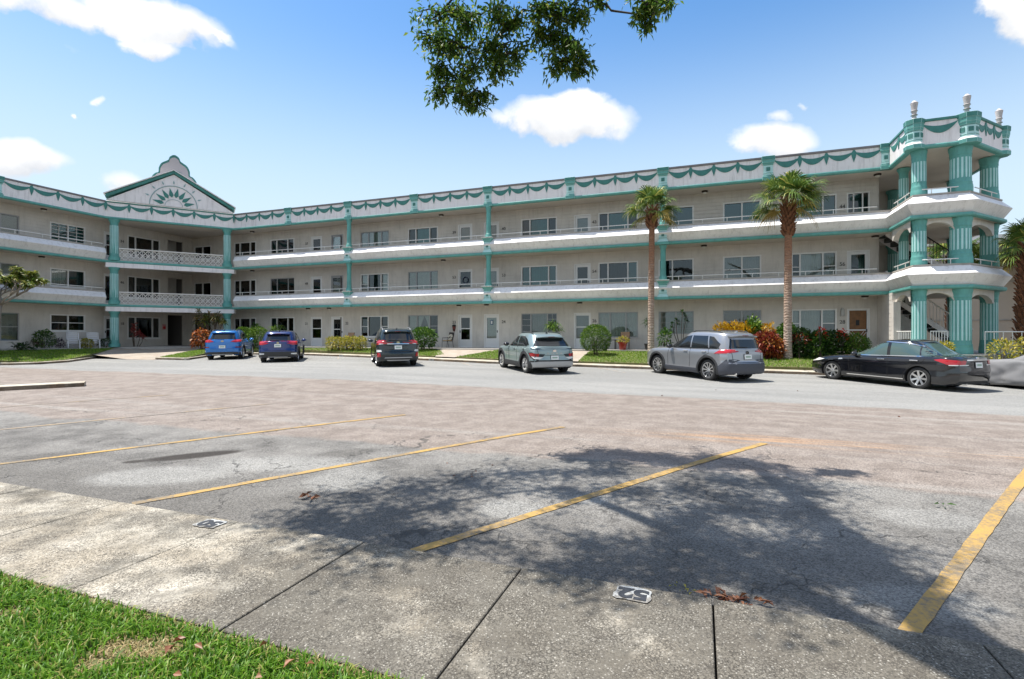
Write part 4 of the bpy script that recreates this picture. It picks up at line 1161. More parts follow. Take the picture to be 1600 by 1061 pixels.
def block_mesh(w, h):
    """one pierced breeze block: frame with four leaf shapes meeting at the centre"""
    m = MB(); e = 0.014; d = 0.05
    for b in (((0, 0, 0), (w, d, e)), ((0, 0, h - e), (w, d, h)), ((0, 0, e), (e, d, h - e)), ((w - e, 0, e), (w, d, h - e))): m.box(*b)
    cx, cz = w / 2, h / 2
    for sx in (-1, 1):
        for sz in (-1, 1):
            tx, tz = cx + sx * (w / 2 - e), cz + sz * (h / 2 - e)
            dx, dz = tx - cx, tz - cz; L_ = math.hypot(dx, dz); px, pz = -dz / L_, dx / L_
            q = [(cx + dx * 0.08, cz + dz * 0.08), (cx + dx * 0.55 + px * 0.036, cz + dz * 0.55 + pz * 0.036), (tx, tz), (cx + dx * 0.55 - px * 0.036, cz + dz * 0.55 - pz * 0.036)]
            m.prism(q, lambda x, z: (x, 0.004, z), lambda x, z: (x, d - 0.004, z))
    m.prism([(cx - 0.05, cz), (cx, cz - 0.05), (cx + 0.05, cz), (cx, cz + 0.05)], lambda x, z: (x, 0.0, z), lambda x, z: (x, d, z))
    return m.mesh('breeze_block', M_BLOCKW)
M_BLOCKW = mat('block_white', (0.76, 0.74, 0.71), 0.7, var=0.05, scale=8)
nb = 19; bw = (gl - 1.35) / nb; bh = 0.38
BLK = block_mesh(bw - 0.004, bh)
for fl in (0, 1):
    z = TB[fl] + 0.20
    m = P()
    m.box((0.68, -0.26, z + 2 * bh + 0.004), (gl - 0.68, -0.12, z + 2 * bh + 0.064), T=lambda s, o, zz: GP(s, o, zz)); m.box((0.68, -0.24, TB[fl] + 0.162), (gl - 0.68, -0.14, z - 0.002), T=lambda s, o, zz: GP(s, o, zz))
    lr = done(m, 'lattice_railing', M_BLOCKW)
    for i in range(nb):
        for j in range(2):
            q = GP(0.68 + bw * i, -0.22, z + bh * j)
            put('breeze_block', BLK, lr, loc=at(*q), rot=(0, 0, gang))
# pediment with its raking mouldings
az = 13.02; z0 = TOP + 0.07; ap = gl * 0.505
m = P()
m.prism([(0.0, z0), (gl, z0), (ap, az - 0.12)], lambda s, z: GP(s, -0.06, z), lambda s, z: GP(s, -1.6, z))
ped = done(m, 'pediment', M_TRIMW)
m = P()
for e in (-0.02, gl + 0.02):
    q = [(e, z0 + 0.14), (ap, az - 0.08), (ap, az + 0.13), (e + (0.0 if e < 1 else 0), z0 + 0.35)]
    m.prism(q, lambda s, z: GP(s, 0.06, z), lambda s, z: GP(s, -1.7, z), 0)
    q2 = [(e - (0.1 if e < 1 else -0.1), z0 + 0.34), (ap, az + 0.132), (ap, az + 0.20), (e - (0.1 if e < 1 else -0.1), z0 + 0.41)]
    m.prism(q2, lambda s, z: GP(s, 0.12, z), lambda s, z: GP(s, -1.75, z), 1)
m.build('raking_moulding', [M_TEALD, M_TRIMW], ped)
# sunburst: arc, rays, small outer darts
m = P(); cs, cz_ = ap, z0 + 0.03; rr = 1.40
arc = [GP(cs + rr * math.cos(R(180 - 7.5 * k)), -0.04, cz_ + rr * math.sin(R(7.5 * k))) for k in range(25)]
m.tube(arc, 0.028, 6); m.build('sunburst_arc', mat('sunburst_grey', (0.26, 0.40, 0.40), 0.6), ped)
arc2 = MB(BO); arc2.tube([GP(cs + 0.52 * math.cos(R(180 - 15 * k)), -0.045, cz_ + 0.46 * math.sin(R(15 * k))) for k in range(13)], 0.014, 6)
arc2.build('sunburst_arc', mat('sunburst_grey', (0.26, 0.40, 0.40), 0.6), ped)
for k in range(8):
    a = R(14 + 152 * k / 7.0); c_, s_ = math.cos(a), math.sin(a)
    m = P(); q = []
    for r_, w in ((0.60, 0.0), (0.75, 0.13), (0.90, 0.11), (1.28, 0.0)): q.append((r_, w))
    pts = [(r_, w) for r_, w in q] + [(r_, -w) for r_, w in q[1:-1][::-1]]
    m.prism(pts, lambda r_, w: GP(cs + r_ * c_ - w * s_, -0.055, cz_ + r_ * s_ + w * c_), lambda r_, w: GP(cs + r_ * c_ - w * s_, -0.03, cz_ + r_ * s_ + w * c_))
    m.build('sunburst_ray', M_TEALD, ped)
for k in range(7):
    a = R(22 + 136 * k / 6.0); c_, s_ = math.cos(a), math.sin(a)
    m = P(); pts = [(1.52, 0), (1.62, 0.055), (1.80, 0), (1.62, -0.055)]
    m.prism(pts, lambda r_, w: GP(cs + r_ * c_ - w * s_, -0.055, cz_ + r_ * s_ + w * c_), lambda r_, w: GP(cs + r_ * c_ - w * s_, -0.035, cz_ + r_ * s_ + w * c_))
    m.build('sunburst_dart', mat('sunburst_grey', (0.26, 0.40, 0.40), 0.6), ped)
# scalloped crest behind the apex
def crest(off, scale, o0, o1, mt, nm, par):
    pts = []
    base = [(-1.0, 0.0), (-1.02, 0.28), (-0.86, 0.52), (-0.72, 0.60), (-0.70, 0.85), (-0.58, 1.12), (-0.36, 1.28), (-0.27, 1.36), (-0.20, 1.54), (0.0, 1.66)]
    base = base + [(-x, y) for x, y in base[::-1][1:]]
    P2 = [Vector(p) for p in base]
    out = []
    for i in range(len(P2) - 1):                     # Catmull-Rom
        p0, p1, p2, p3 = P2[max(i - 1, 0)], P2[i], P2[i + 1], P2[min(i + 2, len(P2) - 1)]
        for k in range(4):
            t = k / 4
            out.append(0.5 * ((2 * p1) + (p2 - p0) * t + (2 * p0 - 5 * p1 + 4 * p2 - p3) * t * t + (3 * p1 - p0 - 3 * p2 + p3) * t ** 3))
    out.append(P2[-1])
    m = P()
    q = [(ap + p.x * 1.32 * scale, az - 0.62 + off + p.y * scale * 1.28) for p in out]
    m.prism(q, lambda s, z: GP(s, o0, z), lambda s, z: GP(s, o1, z))
    return m.build(nm, mt, par)
cr = crest(0.0, 1.0, -0.9, -1.05, M_TEALD, 'crest_rim', ped)
crest(0.02, 0.90, -0.86, -0.93, mat('crest_grey', (0.40, 0.38, 0.39), 0.7), 'crest_panel', ped)
m = P(); m.tube([GP(ap + 0.55 * math.cos(R(165 - 15 * k)), -0.85, az - 0.10 + 0.45 * math.sin(R(15 + 15 * k))) for k in range(11)], 0.03, 6); m.build('crest_arc', M_TEALD, ped)

# ---- the stair tower
def tower_col(r, z0, z1, u, v, nfl):
    me = column_mesh(r, z1 - z0, nfl, 60)
    c = put('column', me, bld, loc=at(u, v, z0))
    flutes(c, r * 0.955, 0.30 * 1.5 + 0.12, (z1 - z0) - 0.30 * 1.2 - 0.12, nfl)
tin = offset_path(PATH, -0.42)
BI, CI, DI = tin[4], tin[5], tin[6]
lev = [(F[0], TB[0]), (TB[0] + 1.03, TB[1]), (TB[1] + 1.03, TB[2])]
for fl, (za, zb) in enumerate(lev):
    if fl: tower_col(0.20, za, zb, tin[3][0] + 0.25, tin[3][1] - 0.2, 12)
    tower_col(0.26, za, zb, BI[0] + 0.02, BI[1] + 0.02, 14)
    tower_col(0.36, za, zb, CI[0] - 0.05, CI[1] + 0.08, 16)
    tower_col(0.31, za, zb, DI[0] - 0.1, DI[1] + 0.1, 16)
    tower_col(0.30, za if fl else F[0], zb, 12.0, 32.0, 12)
    tower_col(0.24, za if fl else F[0], zb, 9.7, 33.1, 12)
# pier blocks on the tower fascia with caps, and urn finials
def pier_block(u, v, ang, w, urn):
    m = MB(); q = [(math.cos(R(22.5 + 45 * k)), math.sin(R(22.5 + 45 * k))) for k in range(8)]
    def ring(z0, z1, s0, s1=None, k=0):
        s1 = s1 or s0
        m.prism(q, lambda x, y: (x * s0, y * s0, z0), lambda x, y: (x * s1, y * s1, z1), k)
    ring(0.0, 0.16, w * 1.22, w * 1.25, 1); ring(0.16, 0.26, w * 1.25, w * 1.08, 3); ring(0.26, 0.74, w, w, 0); ring(0.33, 0.365, w * 1.03, None, 2); ring(0.71, 0.75, w * 1.03, None, 2)
    ring(0.75, 0.86, w * 1.06, w * 1.12, 1); ring(0.86, 1.02, w * 1.14, w * 1.16, 1); ring(1.02, 1.22, w * 1.22, w * 1.24, 2)
    o = m.build('pilaster', [M_TEALL, M_TEAL, M_TEALD, M_TRIMW], bld, loc=at(u, v, TB[2] + 0.001), rot=(0, 0, ang), bevel=0.006)
    for k in range(8):
        a = R(45 * k); mm = MB(); ap_ = w * math.cos(R(22.5))
        mm.box((ap_ - 0.01, -0.085, 0.46), (ap_ + 0.018, 0.085, 0.64)); mm.build('panel', M_TEALD, o, rot=(0, 0, a))
    if urn:
        mm = MB()
        mm.lathe([(0.15, 0), (0.15, 0.10), (0.11, 0.14), (0.09, 0.24), (0.135, 0.27), (0.135, 0.30), (0.10, 0.33), (0.115, 0.42), (0.145, 0.47), (0.145, 0.50), (0.125, 0.52), (0.135, 0.62), (0.155, 0.76), (0.17, 0.82), (0.17, 0.88), (0.13, 0.92), (0.05, 1.0)], n=24)
        uo = put('finial_urn', mm.mesh('finial_urn', mat('urn_stone', (0.50, 0.46, 0.45), 0.8, var=0.15, scale=6), smooth=30), o, loc=(0, 0, 1.22), scale=(0.78, 0.78, 0.86))
        for zz in (0.285, 0.485, 0.87):
            mm = MB(); mm.lathe([(0.14, -0.016), (0.16 if zz < 0.8 else 0.178, 0), (0.14, 0.016)], n=24)
            put('urn_ring', mm.mesh('urn_ring', mat('urn_grey', (0.18, 0.16, 0.16), 0.7)), uo, loc=(0, 0, zz))
tp = offset_path(PATH, -0.2)
pier_block(tp[4][0], tp[4][1], 0, 0.30, True); pier_block(tp[5][0] - 0.03, tp[5][1] + 0.05, 0, 0.37, True); pier_block(tp[6][0] - 0.05, tp[6][1], 0, 0.31, True)
# arched spandrels between the columns on the two lower storeys
def spandrel(p, q, zt, rise, drop, o=-0.30, th=0.22, i0=0.0, i1=0.0):
    a, b = Vector(p), Vector(q); d = (b - a); L_ = d.length; d.normalize(); n = Vector((d.y, -d.x))
    m = P(); N_ = 14; x0, x1 = i0, L_ - i1
    pts = [(x0, zt), (x1, zt), (x1, zt - drop)]
    for k in range(N_ + 1):
        s = 1 - k / N_; x = x0 + 0.12 + (x1 - x0 - 0.24) * s
        pts.append((x, zt - drop + rise * (1 - (2 * s - 1) ** 2) ** 0.6))
    pts.append((x0, zt - drop))
    F0_ = lambda x, z: (a.x + d.x * x + n.x * o, a.y + d.y * x + n.y * o, z); F1_ = lambda x, z: (a.x + d.x * x + n.x * (o - th), a.y + d.y * x + n.y * (o - th), z)
    # strips instead of one concave face
    top = [(x0, zt)] ; bot = pts[2:][::-1]
    for (c, e) in zip(bot, bot[1:]):
        A_, B_ = (c[0], zt), (e[0], zt)
        for f_ in (F0_, F1_): m.quad(f_(*A_), f_(*B_), f_(*e), f_(*c))
        m.quad(F0_(*c), F0_(*e), F1_(*e), F1_(*c))
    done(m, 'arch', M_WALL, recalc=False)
for fl in (0, 1):
    zt = TB[fl] + 0.02
    spandrel(TBc, TC, zt, 0.36, 0.52, i0=0.35, i1=0.4); spandrel(TC, TD, zt, 0.34, 0.55, i0=0.4, i1=0.4); spandrel(TD, TE, zt, 0.34, 0.55, i0=0.4, i1=0.3)
    spandrel(TA, TBc, zt, 0.34, 0.50, o=-0.12, i0=0.12 if fl else 0.5, i1=0.35)
# ground-storey wall running out to the first arch
m = P()
def TWt(a, o, z): return (8.2 - o, a, z)
for k in range(14):
    b, t = F[0] + 0.2 * k, min(TB[0] + 0.05, F[0] + 0.2 * (k + 1))
    if b >= TB[0]: break
    m.box((8.2, 28.05, b), (8.42, WV + 0.01, t - 0.014)); m.box((8.215, 28.06, t - 0.014), (8.42, WV, t))
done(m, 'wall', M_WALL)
m = P(); m.box((8.17, 27.78, F[0]), (8.44, 28.048, TB[0] - 0.4)); done(m, 'pilaster_strip', M_WALL)
# stair flights
M_STAIR = mat('stair_tread', (0.05, 0.055, 0.05), 0.8, var=0.2, scale=6)
def flight(u0, z0, z1, v0, v1, dirn, n=15):
    g = 0.26 * dirn
    for i in range(n):
        m = P(); z = z0 + (z1 - z0) * (i + 1) / n
        a, b = sorted((u0 + g * i, u0 + g * (i + 1)))
        m.box((a, v0, z - 0.20), (b + 0.02, v1, z)); done(m, 'stair_tread', M_STAIR)
    m = P()
    for vv in (v0 - 0.05, v1 + 0.05):
        A = (u0, vv, z0); B = (u0 + g * n, vv, z1)
        m.prism([(u0, z0 - 0.05), (u0 + g * n, z1 - 0.25), (u0 + g * n, z1 + 0.02), (u0, z0 + 0.25)], lambda x, z: (x, vv - 0.02, z), lambda x, z: (x, vv + 0.02, z))
    done(m, 'stringer', M_TRIMW)
    for vv in (v0 - 0.05,):
        m = P()
        m.tube([(u0, vv, z0 + 1.05), (u0 + g * n, vv, z1 + 0.95)], 0.028, 6)
        for i in range(n * 2):
            x = u0 + g * (i + 0.5) / 2; zz = z0 + (z1 - z0) * (i + 0.5) / 2 / n
            m.tube([(x, vv, zz + 0.12), (x, vv, zz + 1.03)], 0.013, 5, cap=False)
        done(m, 'stair_railing', M_RAIL if z0 < 2 else M_BLACK)
flight(11.75, F[0], F[1], 29.6, 30.7, -1, 13)
flight(11.75, F[1], F[2], 29.6, 30.7, -1, 13)
# white picket railings at the tower foot
def pickets(p, q, z, n, h=0.95):
    m = P(); a, b = Vector(p), Vector(q)
    m.tube([(a.x, a.y, z + h), (b.x, b.y, z + h)], 0.025, 6); m.tube([(a.x, a.y, z + 0.10), (b.x, b.y, z + 0.10)], 0.018, 6)
    rl = done(m, 'foot_railing', M_RAIL)
    for i in range(n + 1):
        c = a.lerp(b, i / n); mm = P(); mm.tube([(c.x, c.y, z), (c.x, c.y, z + h)], 0.017, 6); mm.build('picket', M_RAIL, rl)
pickets((8.3, 27.8), (BI[0] - 0.1, BI[1] + 0.35), F[0], 9)
pickets((BI[0] + 0.4, BI[1] - 0.05), (CI[0] - 0.5, CI[1] + 0.05), F[0], 6)
pickets((CI[0] + 0.6, CI[1] - 0.3), (13.6, 26.6), terr(12.0, 26.2) - 0.05, 9, 1.25)

# ---- ceiling lights under the balconies
LAMP1 = MB(); LAMP1.lathe([(0.15, 0), (0.17, -0.04), (0.15, -0.07), (0.10, -0.09)], n=18); LAMP1 = LAMP1.mesh('ceiling_light', M_BRONZE, smooth=40)
LAMP2 = MB(); LAMP2.lathe([(0.105, -0.072), (0.10, -0.12), (0.06, -0.155), (0.01, -0.165)], n=16); LAMP2 = LAMP2.mesh('lamp_lens', M_LAMP, smooth=40)
for fl, pts in enumerate([[(-26.26, 29.5), (-24.52, 29.6), (-14.42, 29.6), (-12.52, 29.57), (-6.65, 29.7), (7.53, 29.6)],
                          [(-31.54, 29.6), (-15.56, 29.65), (0.16, 29.7), (8.0, 29.75), (-38.1, 19.87)], [(-31.5, 29.55), (-15.7, 29.65), (0.2, 29.65), (8.0, 29.4), (-37.9, 19.87)]]):
    for u, v in pts:
        o = put('ceiling_light', LAMP1, bld, loc=at(u, v, TB[fl] + 0.028)); put('lamp_lens', LAMP2, o)
# wall lantern by the wooden door, red alarm sign by the hallway
m = P(); m.box((6.63, WV - 0.16, F[0] + 1.75), (6.79, WV - 0.012, F[0] + 2.08)); m.box((6.66, WV - 0.13, F[0] + 2.08), (6.76, WV - 0.012, F[0] + 2.16)); done(m, 'wall_lantern', mat('lantern_grey', (0.42, 0.42, 0.40), 0.4), bevel=0.01)
m = P(); m.box((WU + 0.013, 27.72, F[0] + 1.22), (WU + 0.04, 27.98, F[0] + 1.62)); sg = done(m, 'notice_sign', mat('sign_red', (0.55, 0.25, 0.25), 0.5))
m = P(); m.box((WU + 0.04, 27.78, F[0] + 1.28), (WU + 0.10, 27.92, F[0] + 1.46)); m.build('call_box', mat('call_red', (0.5, 0.03, 0.03), 0.5), sg)
# ------------------------------------------------------------------ vehicles
def lerp(a, b, t): return a + (b - a) * t
def sst(x, a, b):
    t = min(1, max(0, (x - a) / (b - a))); return t * t * (3 - 2 * t)
def curve(pts):
    """smooth interpolation through (x, y) points (monotone cubic)"""
    pts = sorted(pts); xs = [p[0] for p in pts]; ys = [p[1] for p in pts]; n = len(xs)
    d = [(ys[i + 1] - ys[i]) / (xs[i + 1] - xs[i]) for i in range(n - 1)]
    m = [d[0]] + [0 if d[i - 1] * d[i] <= 0 else 2 * d[i - 1] * d[i] / (d[i - 1] + d[i]) for i in range(1, n - 1)] + [d[-1]]
    def f(x):
        if x <= xs[0]: return ys[0]
        if x >= xs[-1]: return ys[-1]
        i = max(k for k in range(n - 1) if xs[k] <= x)
        h = xs[i + 1] - xs[i]; t = (x - xs[i]) / h
        return (2 * t ** 3 - 3 * t * t + 1) * ys[i] + (t ** 3 - 2 * t * t + t) * h * m[i] + (-2 * t ** 3 + 3 * t * t) * ys[i + 1] + (t ** 3 - t * t) * h * m[i + 1]
    return f

def body_shell(P_, cover=False):
    """lower body (hood, flanks, tail) plus greenhouse as one bmesh; x forward, rear axle at x = 0"""
    bm = bmesh.new()
    xr, xf, Wd = -P_['rear'], P_['wb'] + P_['front'], P_['w'] / 2
    zsh = curve(P_['shoulder']); crown = P_.get('crown', 0.05); zs0 = P_['clear']
    tail = curve(P_['tail']); nose = curve(P_['nose'])
    NS = 104
    st = []
    for i in range(NS + 1):
        t = i / NS; t = t + 0.075 * math.sin(2 * math.pi * t) * -1      # denser near the ends
        st.append(lerp(xr, xf, t))
    def width(x):
        a = (x - xr) / P_.get('rround', 0.42); b = (xf - x) / P_.get('fround', 0.75)
        w = 1.0
        if a < 1: w *= 1 - P_.get('rtaper', 0.13) * (1 - a) ** 2.4
        if b < 1: w *= 1 - P_.get('ftaper', 0.20) * (1 - b) ** 2.2
        return Wd * w
    def section(x):
        w = width(x); zt = zsh(x); zs = zs0 + 0.05 * sst(xr + 0.5 - x, 0, 0.5) + 0.04 * sst(x - (xf - 0.6), 0, 0.6)
        h = zt - zs; hp = P_.get('hip', 0.0)
        # haunches swell over the wheels
        k = [(0.88, 0.0), (0.955, 0.03), (0.985, 0.10), (1.0, 0.24), (0.994, 0.42), (0.990, 0.58), (0.997, 0.72), (0.985, 0.86), (0.955, 0.955), (0.915, 0.993)]
        pts = [(w * a, zs + h * b) for a, b in k]
        pts += [(w * 0.80, zt + crown * 0.35), (w * 0.5, zt + crown * 0.8), (0.0, zt + crown)]
        # resample by Catmull-Rom
        out = []; Q = [Vector(p) for p in pts]
        for i in range(len(Q) - 1):
            p0, p1, p2, p3 = Q[max(i - 1, 0)], Q[i], Q[i + 1], Q[min(i + 2, len(Q) - 1)]
            for s in range(3):
                t = s / 3
                out.append(0.5 * ((2 * p1) + (p2 - p0) * t + (2 * p0 - 5 * p1 + 4 * p2 - p3) * t * t + (3 * p1 - p0 - 3 * p2 + p3) * t ** 3))
        out.append(Q[-1])
        return out
    rings = []
    def shift(x, y, z, w):
        b = sst(xr + 0.55 - x, 0, 0.55); f = sst(x - (xf - 0.7), 0, 0.7)
        q = (abs(y) / max(w, 1e-3))
        return x + b * (tail(z) + 0.085 * min(q, 1) ** 3) - f * (nose(z) + 0.10 * min(q, 1) ** 3)
    for x in st:
        S = section(x); w = width(x)
        L_ = [bm.verts.new((shift(x, p.x, p.y, w), p.x, p.y)) for p in S]
        R_ = [bm.verts.new((shift(x, p.x, p.y, w), -p.x, p.y)) for p in S[:-1]]
        rings.append(L_ + R_[::-1])
    n = len(rings[0])
    for a, b in zip(rings, rings[1:]):
        for j in range(n - 1): bm.faces.new((a[j], a[j + 1], b[j + 1], b[j]))
    # end caps
    for ring, x, sgn in ((rings[0], st[0], -1), (rings[-1], st[-1], 1)):
        S = section(x); w = width(x); K = 10; rows = []
        for j, p in enumerate(S[:-1]):
            row = []
            for k in range(-K, K + 1):
                if k == K: row.append(ring[j]); continue
                if k == -K: row.append(ring[n - 1 - j]); continue
                y = p.x * k / K
                row.append(bm.verts.new((shift(x, y, p.y, w), y, p.y)))
            rows.append(row)
        for a, b in zip(rows, rows[1:]):
            for k in range(2 * K):
                bm.faces.new((a[k], a[k + 1], b[k + 1], b[k]))
        top = rows[-1]; apex = ring[len(S) - 1]
        for k in range(2 * K): bm.faces.new((top[k], top[k + 1], apex))
    # greenhouse
    g = P_['cabin']; xm = None
    roof = curve(g['roof'])
    lv = []
    for zf in (0, .12, .25, .4, .55, .7, .82, .90): lv.append((zf, 0.0))
    lv += [(0.945, 0.010), (0.975, 0.035), (0.992, 0.075), (1.0, 0.13)]
    loops = []; NP = 112
    ex = g.get('n', 5.0)
    def loop(zf, e, zadd=0.0, sc=1.0):
        t = zf
        xfz, xrz = lerp(g['A'], g['B'], t ** g.get('pf', 0.95)), lerp(g['D'], g['C'], t ** g.get('pr', 1.0))
        hy = (lerp(g['w0'], g['w1'], t) + g.get('bulge', 0.03) * math.sin(math.pi * t)) * P_['w'] / 2 - e
        xc, hx = (xfz + xrz) / 2, (xfz - xrz) / 2 - e
        vs = []
        for i in range(NP):
            a = 2 * math.pi * i / NP; c, s = math.cos(a), math.sin(a)
            X = xc + hx * sc * math.copysign(abs(c) ** (2 / ex), c); Y = hy * sc * math.copysign(abs(s) ** (2 / ex), s)
            zb = zsh(X) - 0.05; z = lerp(zb, roof(X), zf) + zadd
            vs.append(bm.verts.new((X, Y, z)))
        return vs
    for zf, e in lv: loops.append(loop(zf, e))
    for sc in (0.92, 0.8, 0.62, 0.4, 0.18): loops.append(loop(1.0, 0.13, 0.022 * (1 - sc * sc), sc))
    for a, b in zip(loops, loops[1:]):
        for i in range(NP): bm.faces.new((a[i], a[(i + 1) % NP], b[(i + 1) % NP], b[i]))
    bm.faces.new(loops[-1])
    bmesh.ops.recalc_face_normals(bm, faces=bm.faces)
    return bm

def cut_arches(bm, P_, Ra):
    Wd = P_['w'] / 2
    for xc in (0.0, P_['wb']):
        zc = P_['wr']
        dele = [f for f in bm.faces if abs(f.calc_center_median().y) > Wd * 0.60 and math.hypot(f.calc_center_median().x - xc, f.calc_center_median().z - zc) < Ra]
        bmesh.ops.delete(bm, geom=dele, context='FACES')
        for v in bm.verts:
            if v.is_boundary and abs(v.co.y) > Wd * 0.55:
                d = math.hypot(v.co.x - xc, v.co.z - zc)
                if 0.7 * Ra < d < Ra * 1.3 and v.co.z > P_['clear'] + 0.03:
                    v.co.x = xc + (v.co.x - xc) / d * Ra; v.co.z = zc + (v.co.z - zc) / d * Ra
                elif d < Ra * 1.3 and v.co.z <= P_['clear'] + 0.09:
                    s = math.copysign(math.sqrt(max(0, Ra * Ra - (v.co.z - zc) ** 2)), v.co.x - xc); v.co.x = xc + s

AX = {'L': (Vector((0, -1, 0)), lambda a, b: Vector((a, 4, b))), 'R': (Vector((0, 1, 0)), lambda a, b: Vector((a, -4, b))),
      'B': (Vector((1, 0, 0)), lambda a, b: Vector((-6, a, b))), 'F': (Vector((-1, 0, 0)), lambda a, b: Vector((8, a, b))), 'T': (Vector((0, 0, -1)), lambda a, b: Vector((a, b, 5)))}
def decal(bvh, poly, ax, off, m, name, parent, step=0.06, thick=0.0):
    """a panel with exact edges laid over the shell: poly is 2-d in the plane seen along ax"""
    bm = bmesh.new()
    bm.faces.new([bm.verts.new((p[0], p[1], 0)) for p in poly])
    for i in (0, 1):
        lo, hi = min(p[i] for p in poly), max(p[i] for p in poly); n = int((hi - lo) / step)
        for k in range(1, n + 1):
            c = lo + (hi - lo) * k / (n + 1); no = [0, 0, 0]; no[i] = 1; co = [0, 0, 0]; co[i] = c
            bmesh.ops.bisect_plane(bm, geom=bm.verts[:] + bm.edges[:] + bm.faces[:], plane_co=co, plane_no=no)
    d, f = AX[ax]; bad = []
    for v in bm.verts:
        hit, nrm, _, _ = bvh.ray_cast(f(v.co.x, v.co.y), d)
        if hit is None: bad.append(v); continue
        if nrm.dot(d) > 0: nrm = -nrm
        v.co = hit + nrm * off * 0.5 - d * off * 0.5
    if bad: bmesh.ops.delete(bm, geom=bad, context='VERTS')
    if not bm.faces: bm.free(); return None
    bmesh.ops.recalc_face_normals(bm, faces=bm.faces)
    av = Vector((0, 0, 0))
    for fc in bm.faces: av += fc.normal * fc.calc_area()
    if av.dot(d) > 0: bmesh.ops.reverse_faces(bm, faces=bm.faces)
    # give the panel an edge that reaches back to the shell
    r = bmesh.ops.extrude_face_region(bm, geom=bm.faces[:])
    for v in [g for g in r['geom'] if isinstance(g, bmesh.types.BMVert)]: v.co -= d * 0.0015 * 0
    orig = [v for v in bm.verts if v not in set(g for g in r['geom'] if isinstance(g, bmesh.types.BMVert))]
    for v in orig: v.co += d * (off + 0.01)
    bmesh.ops.recalc_face_normals(bm, faces=bm.faces)
    me = bpy.data.meshes.new(name); bm.to_mesh(me); bm.free()
    me.materials.append(m)
    for p in me.polygons: p.use_smooth = True
    me.set_sharp_from_angle(angle=R(40))
    return put(name, me, parent)

M_TYRE = mat('tyre_rubber', (0.022, 0.022, 0.022), 0.85, var=0.2, scale=20)
M_ALLOY = mat('alloy', (0.62, 0.62, 0.62), 0.28, 0.9)
M_ALLOYD = mat('alloy_dark', (0.06, 0.06, 0.062), 0.35, 0.7)
M_CARGLASS = mat('car_glass', (0.012, 0.014, 0.016), 0.04, 0.0, spec=0.8)
M_CARGLASS2 = mat('car_glass_green', (0.06, 0.10, 0.095), 0.04, 0.0, spec=0.9)
M_CLAD = mat('cladding', (0.030, 0.031, 0.033), 0.6, var=0.1, scale=30)
M_TRIMB = mat('gloss_black_trim', (0.008, 0.008, 0.009), 0.12, coat=0.5)
M_CHROME = mat('chrome', (0.78, 0.78, 0.78), 0.08, 1.0)
M_RED = mat('tail_lens', (0.42, 0.008, 0.015), 0.12, coat=0.8)
M_REDD = mat('tail_lens_dark', (0.16, 0.005, 0.008), 0.12, coat=0.8)
M_CLEARL = mat('clear_lens', (0.72, 0.72, 0.70), 0.10, coat=0.8)
M_PLATE = mat('plate_white', (0.78, 0.79, 0.77), 0.4)
M_PLATEM = mat('plate_print', (0.32, 0.42, 0.34), 0.5)
M_SILVERP = mat('silver_plastic', (0.42, 0.43, 0.44), 0.4, 0.5)
M_UNDER = mat('underbody', (0.012, 0.012, 0.012), 0.9)

WHEELS = {}
def wheel_mesh(r, wd, style):
    key = (r, wd, style)
    if key in WHEELS: return WHEELS[key]
    rr = r * (0.72 if style != 'sedan' else 0.70)
    # tyre: lathe about y
    def lathe_y(m, prof, n=40, k=None):
        vs, fs = [], []
        for a_, y in prof:
            for i in range(n):
                t = 2 * math.pi * i / n; vs.append((a_ * math.cos(t), y, a_ * math.sin(t)))
        for j in range(len(prof) - 1):
            for i in range(n): fs.append((j * n + i, j * n + (i + 1) % n, (j + 1) * n + (i + 1) % n, (j + 1) * n + i))
        m.add(vs, fs, k)
    t = MB(); h = wd / 2
    lathe_y(t, [(rr, -h * 0.9), (rr + 0.02, -h), (r * 0.93, -h * 0.98), (r * 0.985, -h * 0.86), (r, -h * 0.6), (r, h * 0.6), (r * 0.985, h * 0.86), (r * 0.93, h * 0.98), (rr + 0.02, h), (rr, h * 0.9), (rr, -h * 0.9)])
    tyre = t.mesh('tyre', M_TYRE, smooth=35)
    # rim: outer lip, spokes, hub; outer face at +y
    m = MB()
    lathe_y(m, [(rr, h * 0.96), (rr * 0.93, h * 0.94), (rr * 0.90, h * 0.7), (rr * 0.90, -h * 0.6)], k=0)
    lathe_y(m, [(rr * 0.9, -h * 0.25), (0.01, -h * 0.25)], k=1)
    lathe_y(m, [(rr * 0.20, h * 0.45), (rr * 0.19, h * 0.62), (rr * 0.13, h * 0.68), (0.005, h * 0.68)], k=0)
    ns, w0, w1, tw = {'rav': (10, 0.030, 0.042, 0.02), 'kona': (5, 0.07, 0.13, 0.10), 'sedan': (7, 0.055, 0.062, 0.0), 'suv': (5, 0.055, 0.10, 0.03)}[style]
    for i in range(ns):
        a = 2 * math.pi * i / ns + 0.2; c, s = math.cos(a), math.sin(a)
        def pt(rad, off, y): return (rad * c - off * s, y, rad * s + off * c)
        r0, r1 = rr * 0.14, rr * 0.93
        vs = []
        for rad, hw, o, yo in ((r0, w0 / 2, 0, h * 0.62), (r1, w1 / 2, tw, h * 0.86)):
            for sg in (-1, 1):
                vs.append(pt(rad, o + sg * hw, yo)); vs.append(pt(rad, o + sg * hw * 1.1, yo - 0.04))
        m.add(vs, [(0, 2, 6, 4), (0, 4, 5, 1), (2, 3, 7, 6), (1, 5, 7, 3)], 0)
    rim = m.mesh('rim', [M_ALLOY, M_ALLOYD], smooth=30)
    WHEELS[key] = (tyre, rim)
    return WHEELS[key]

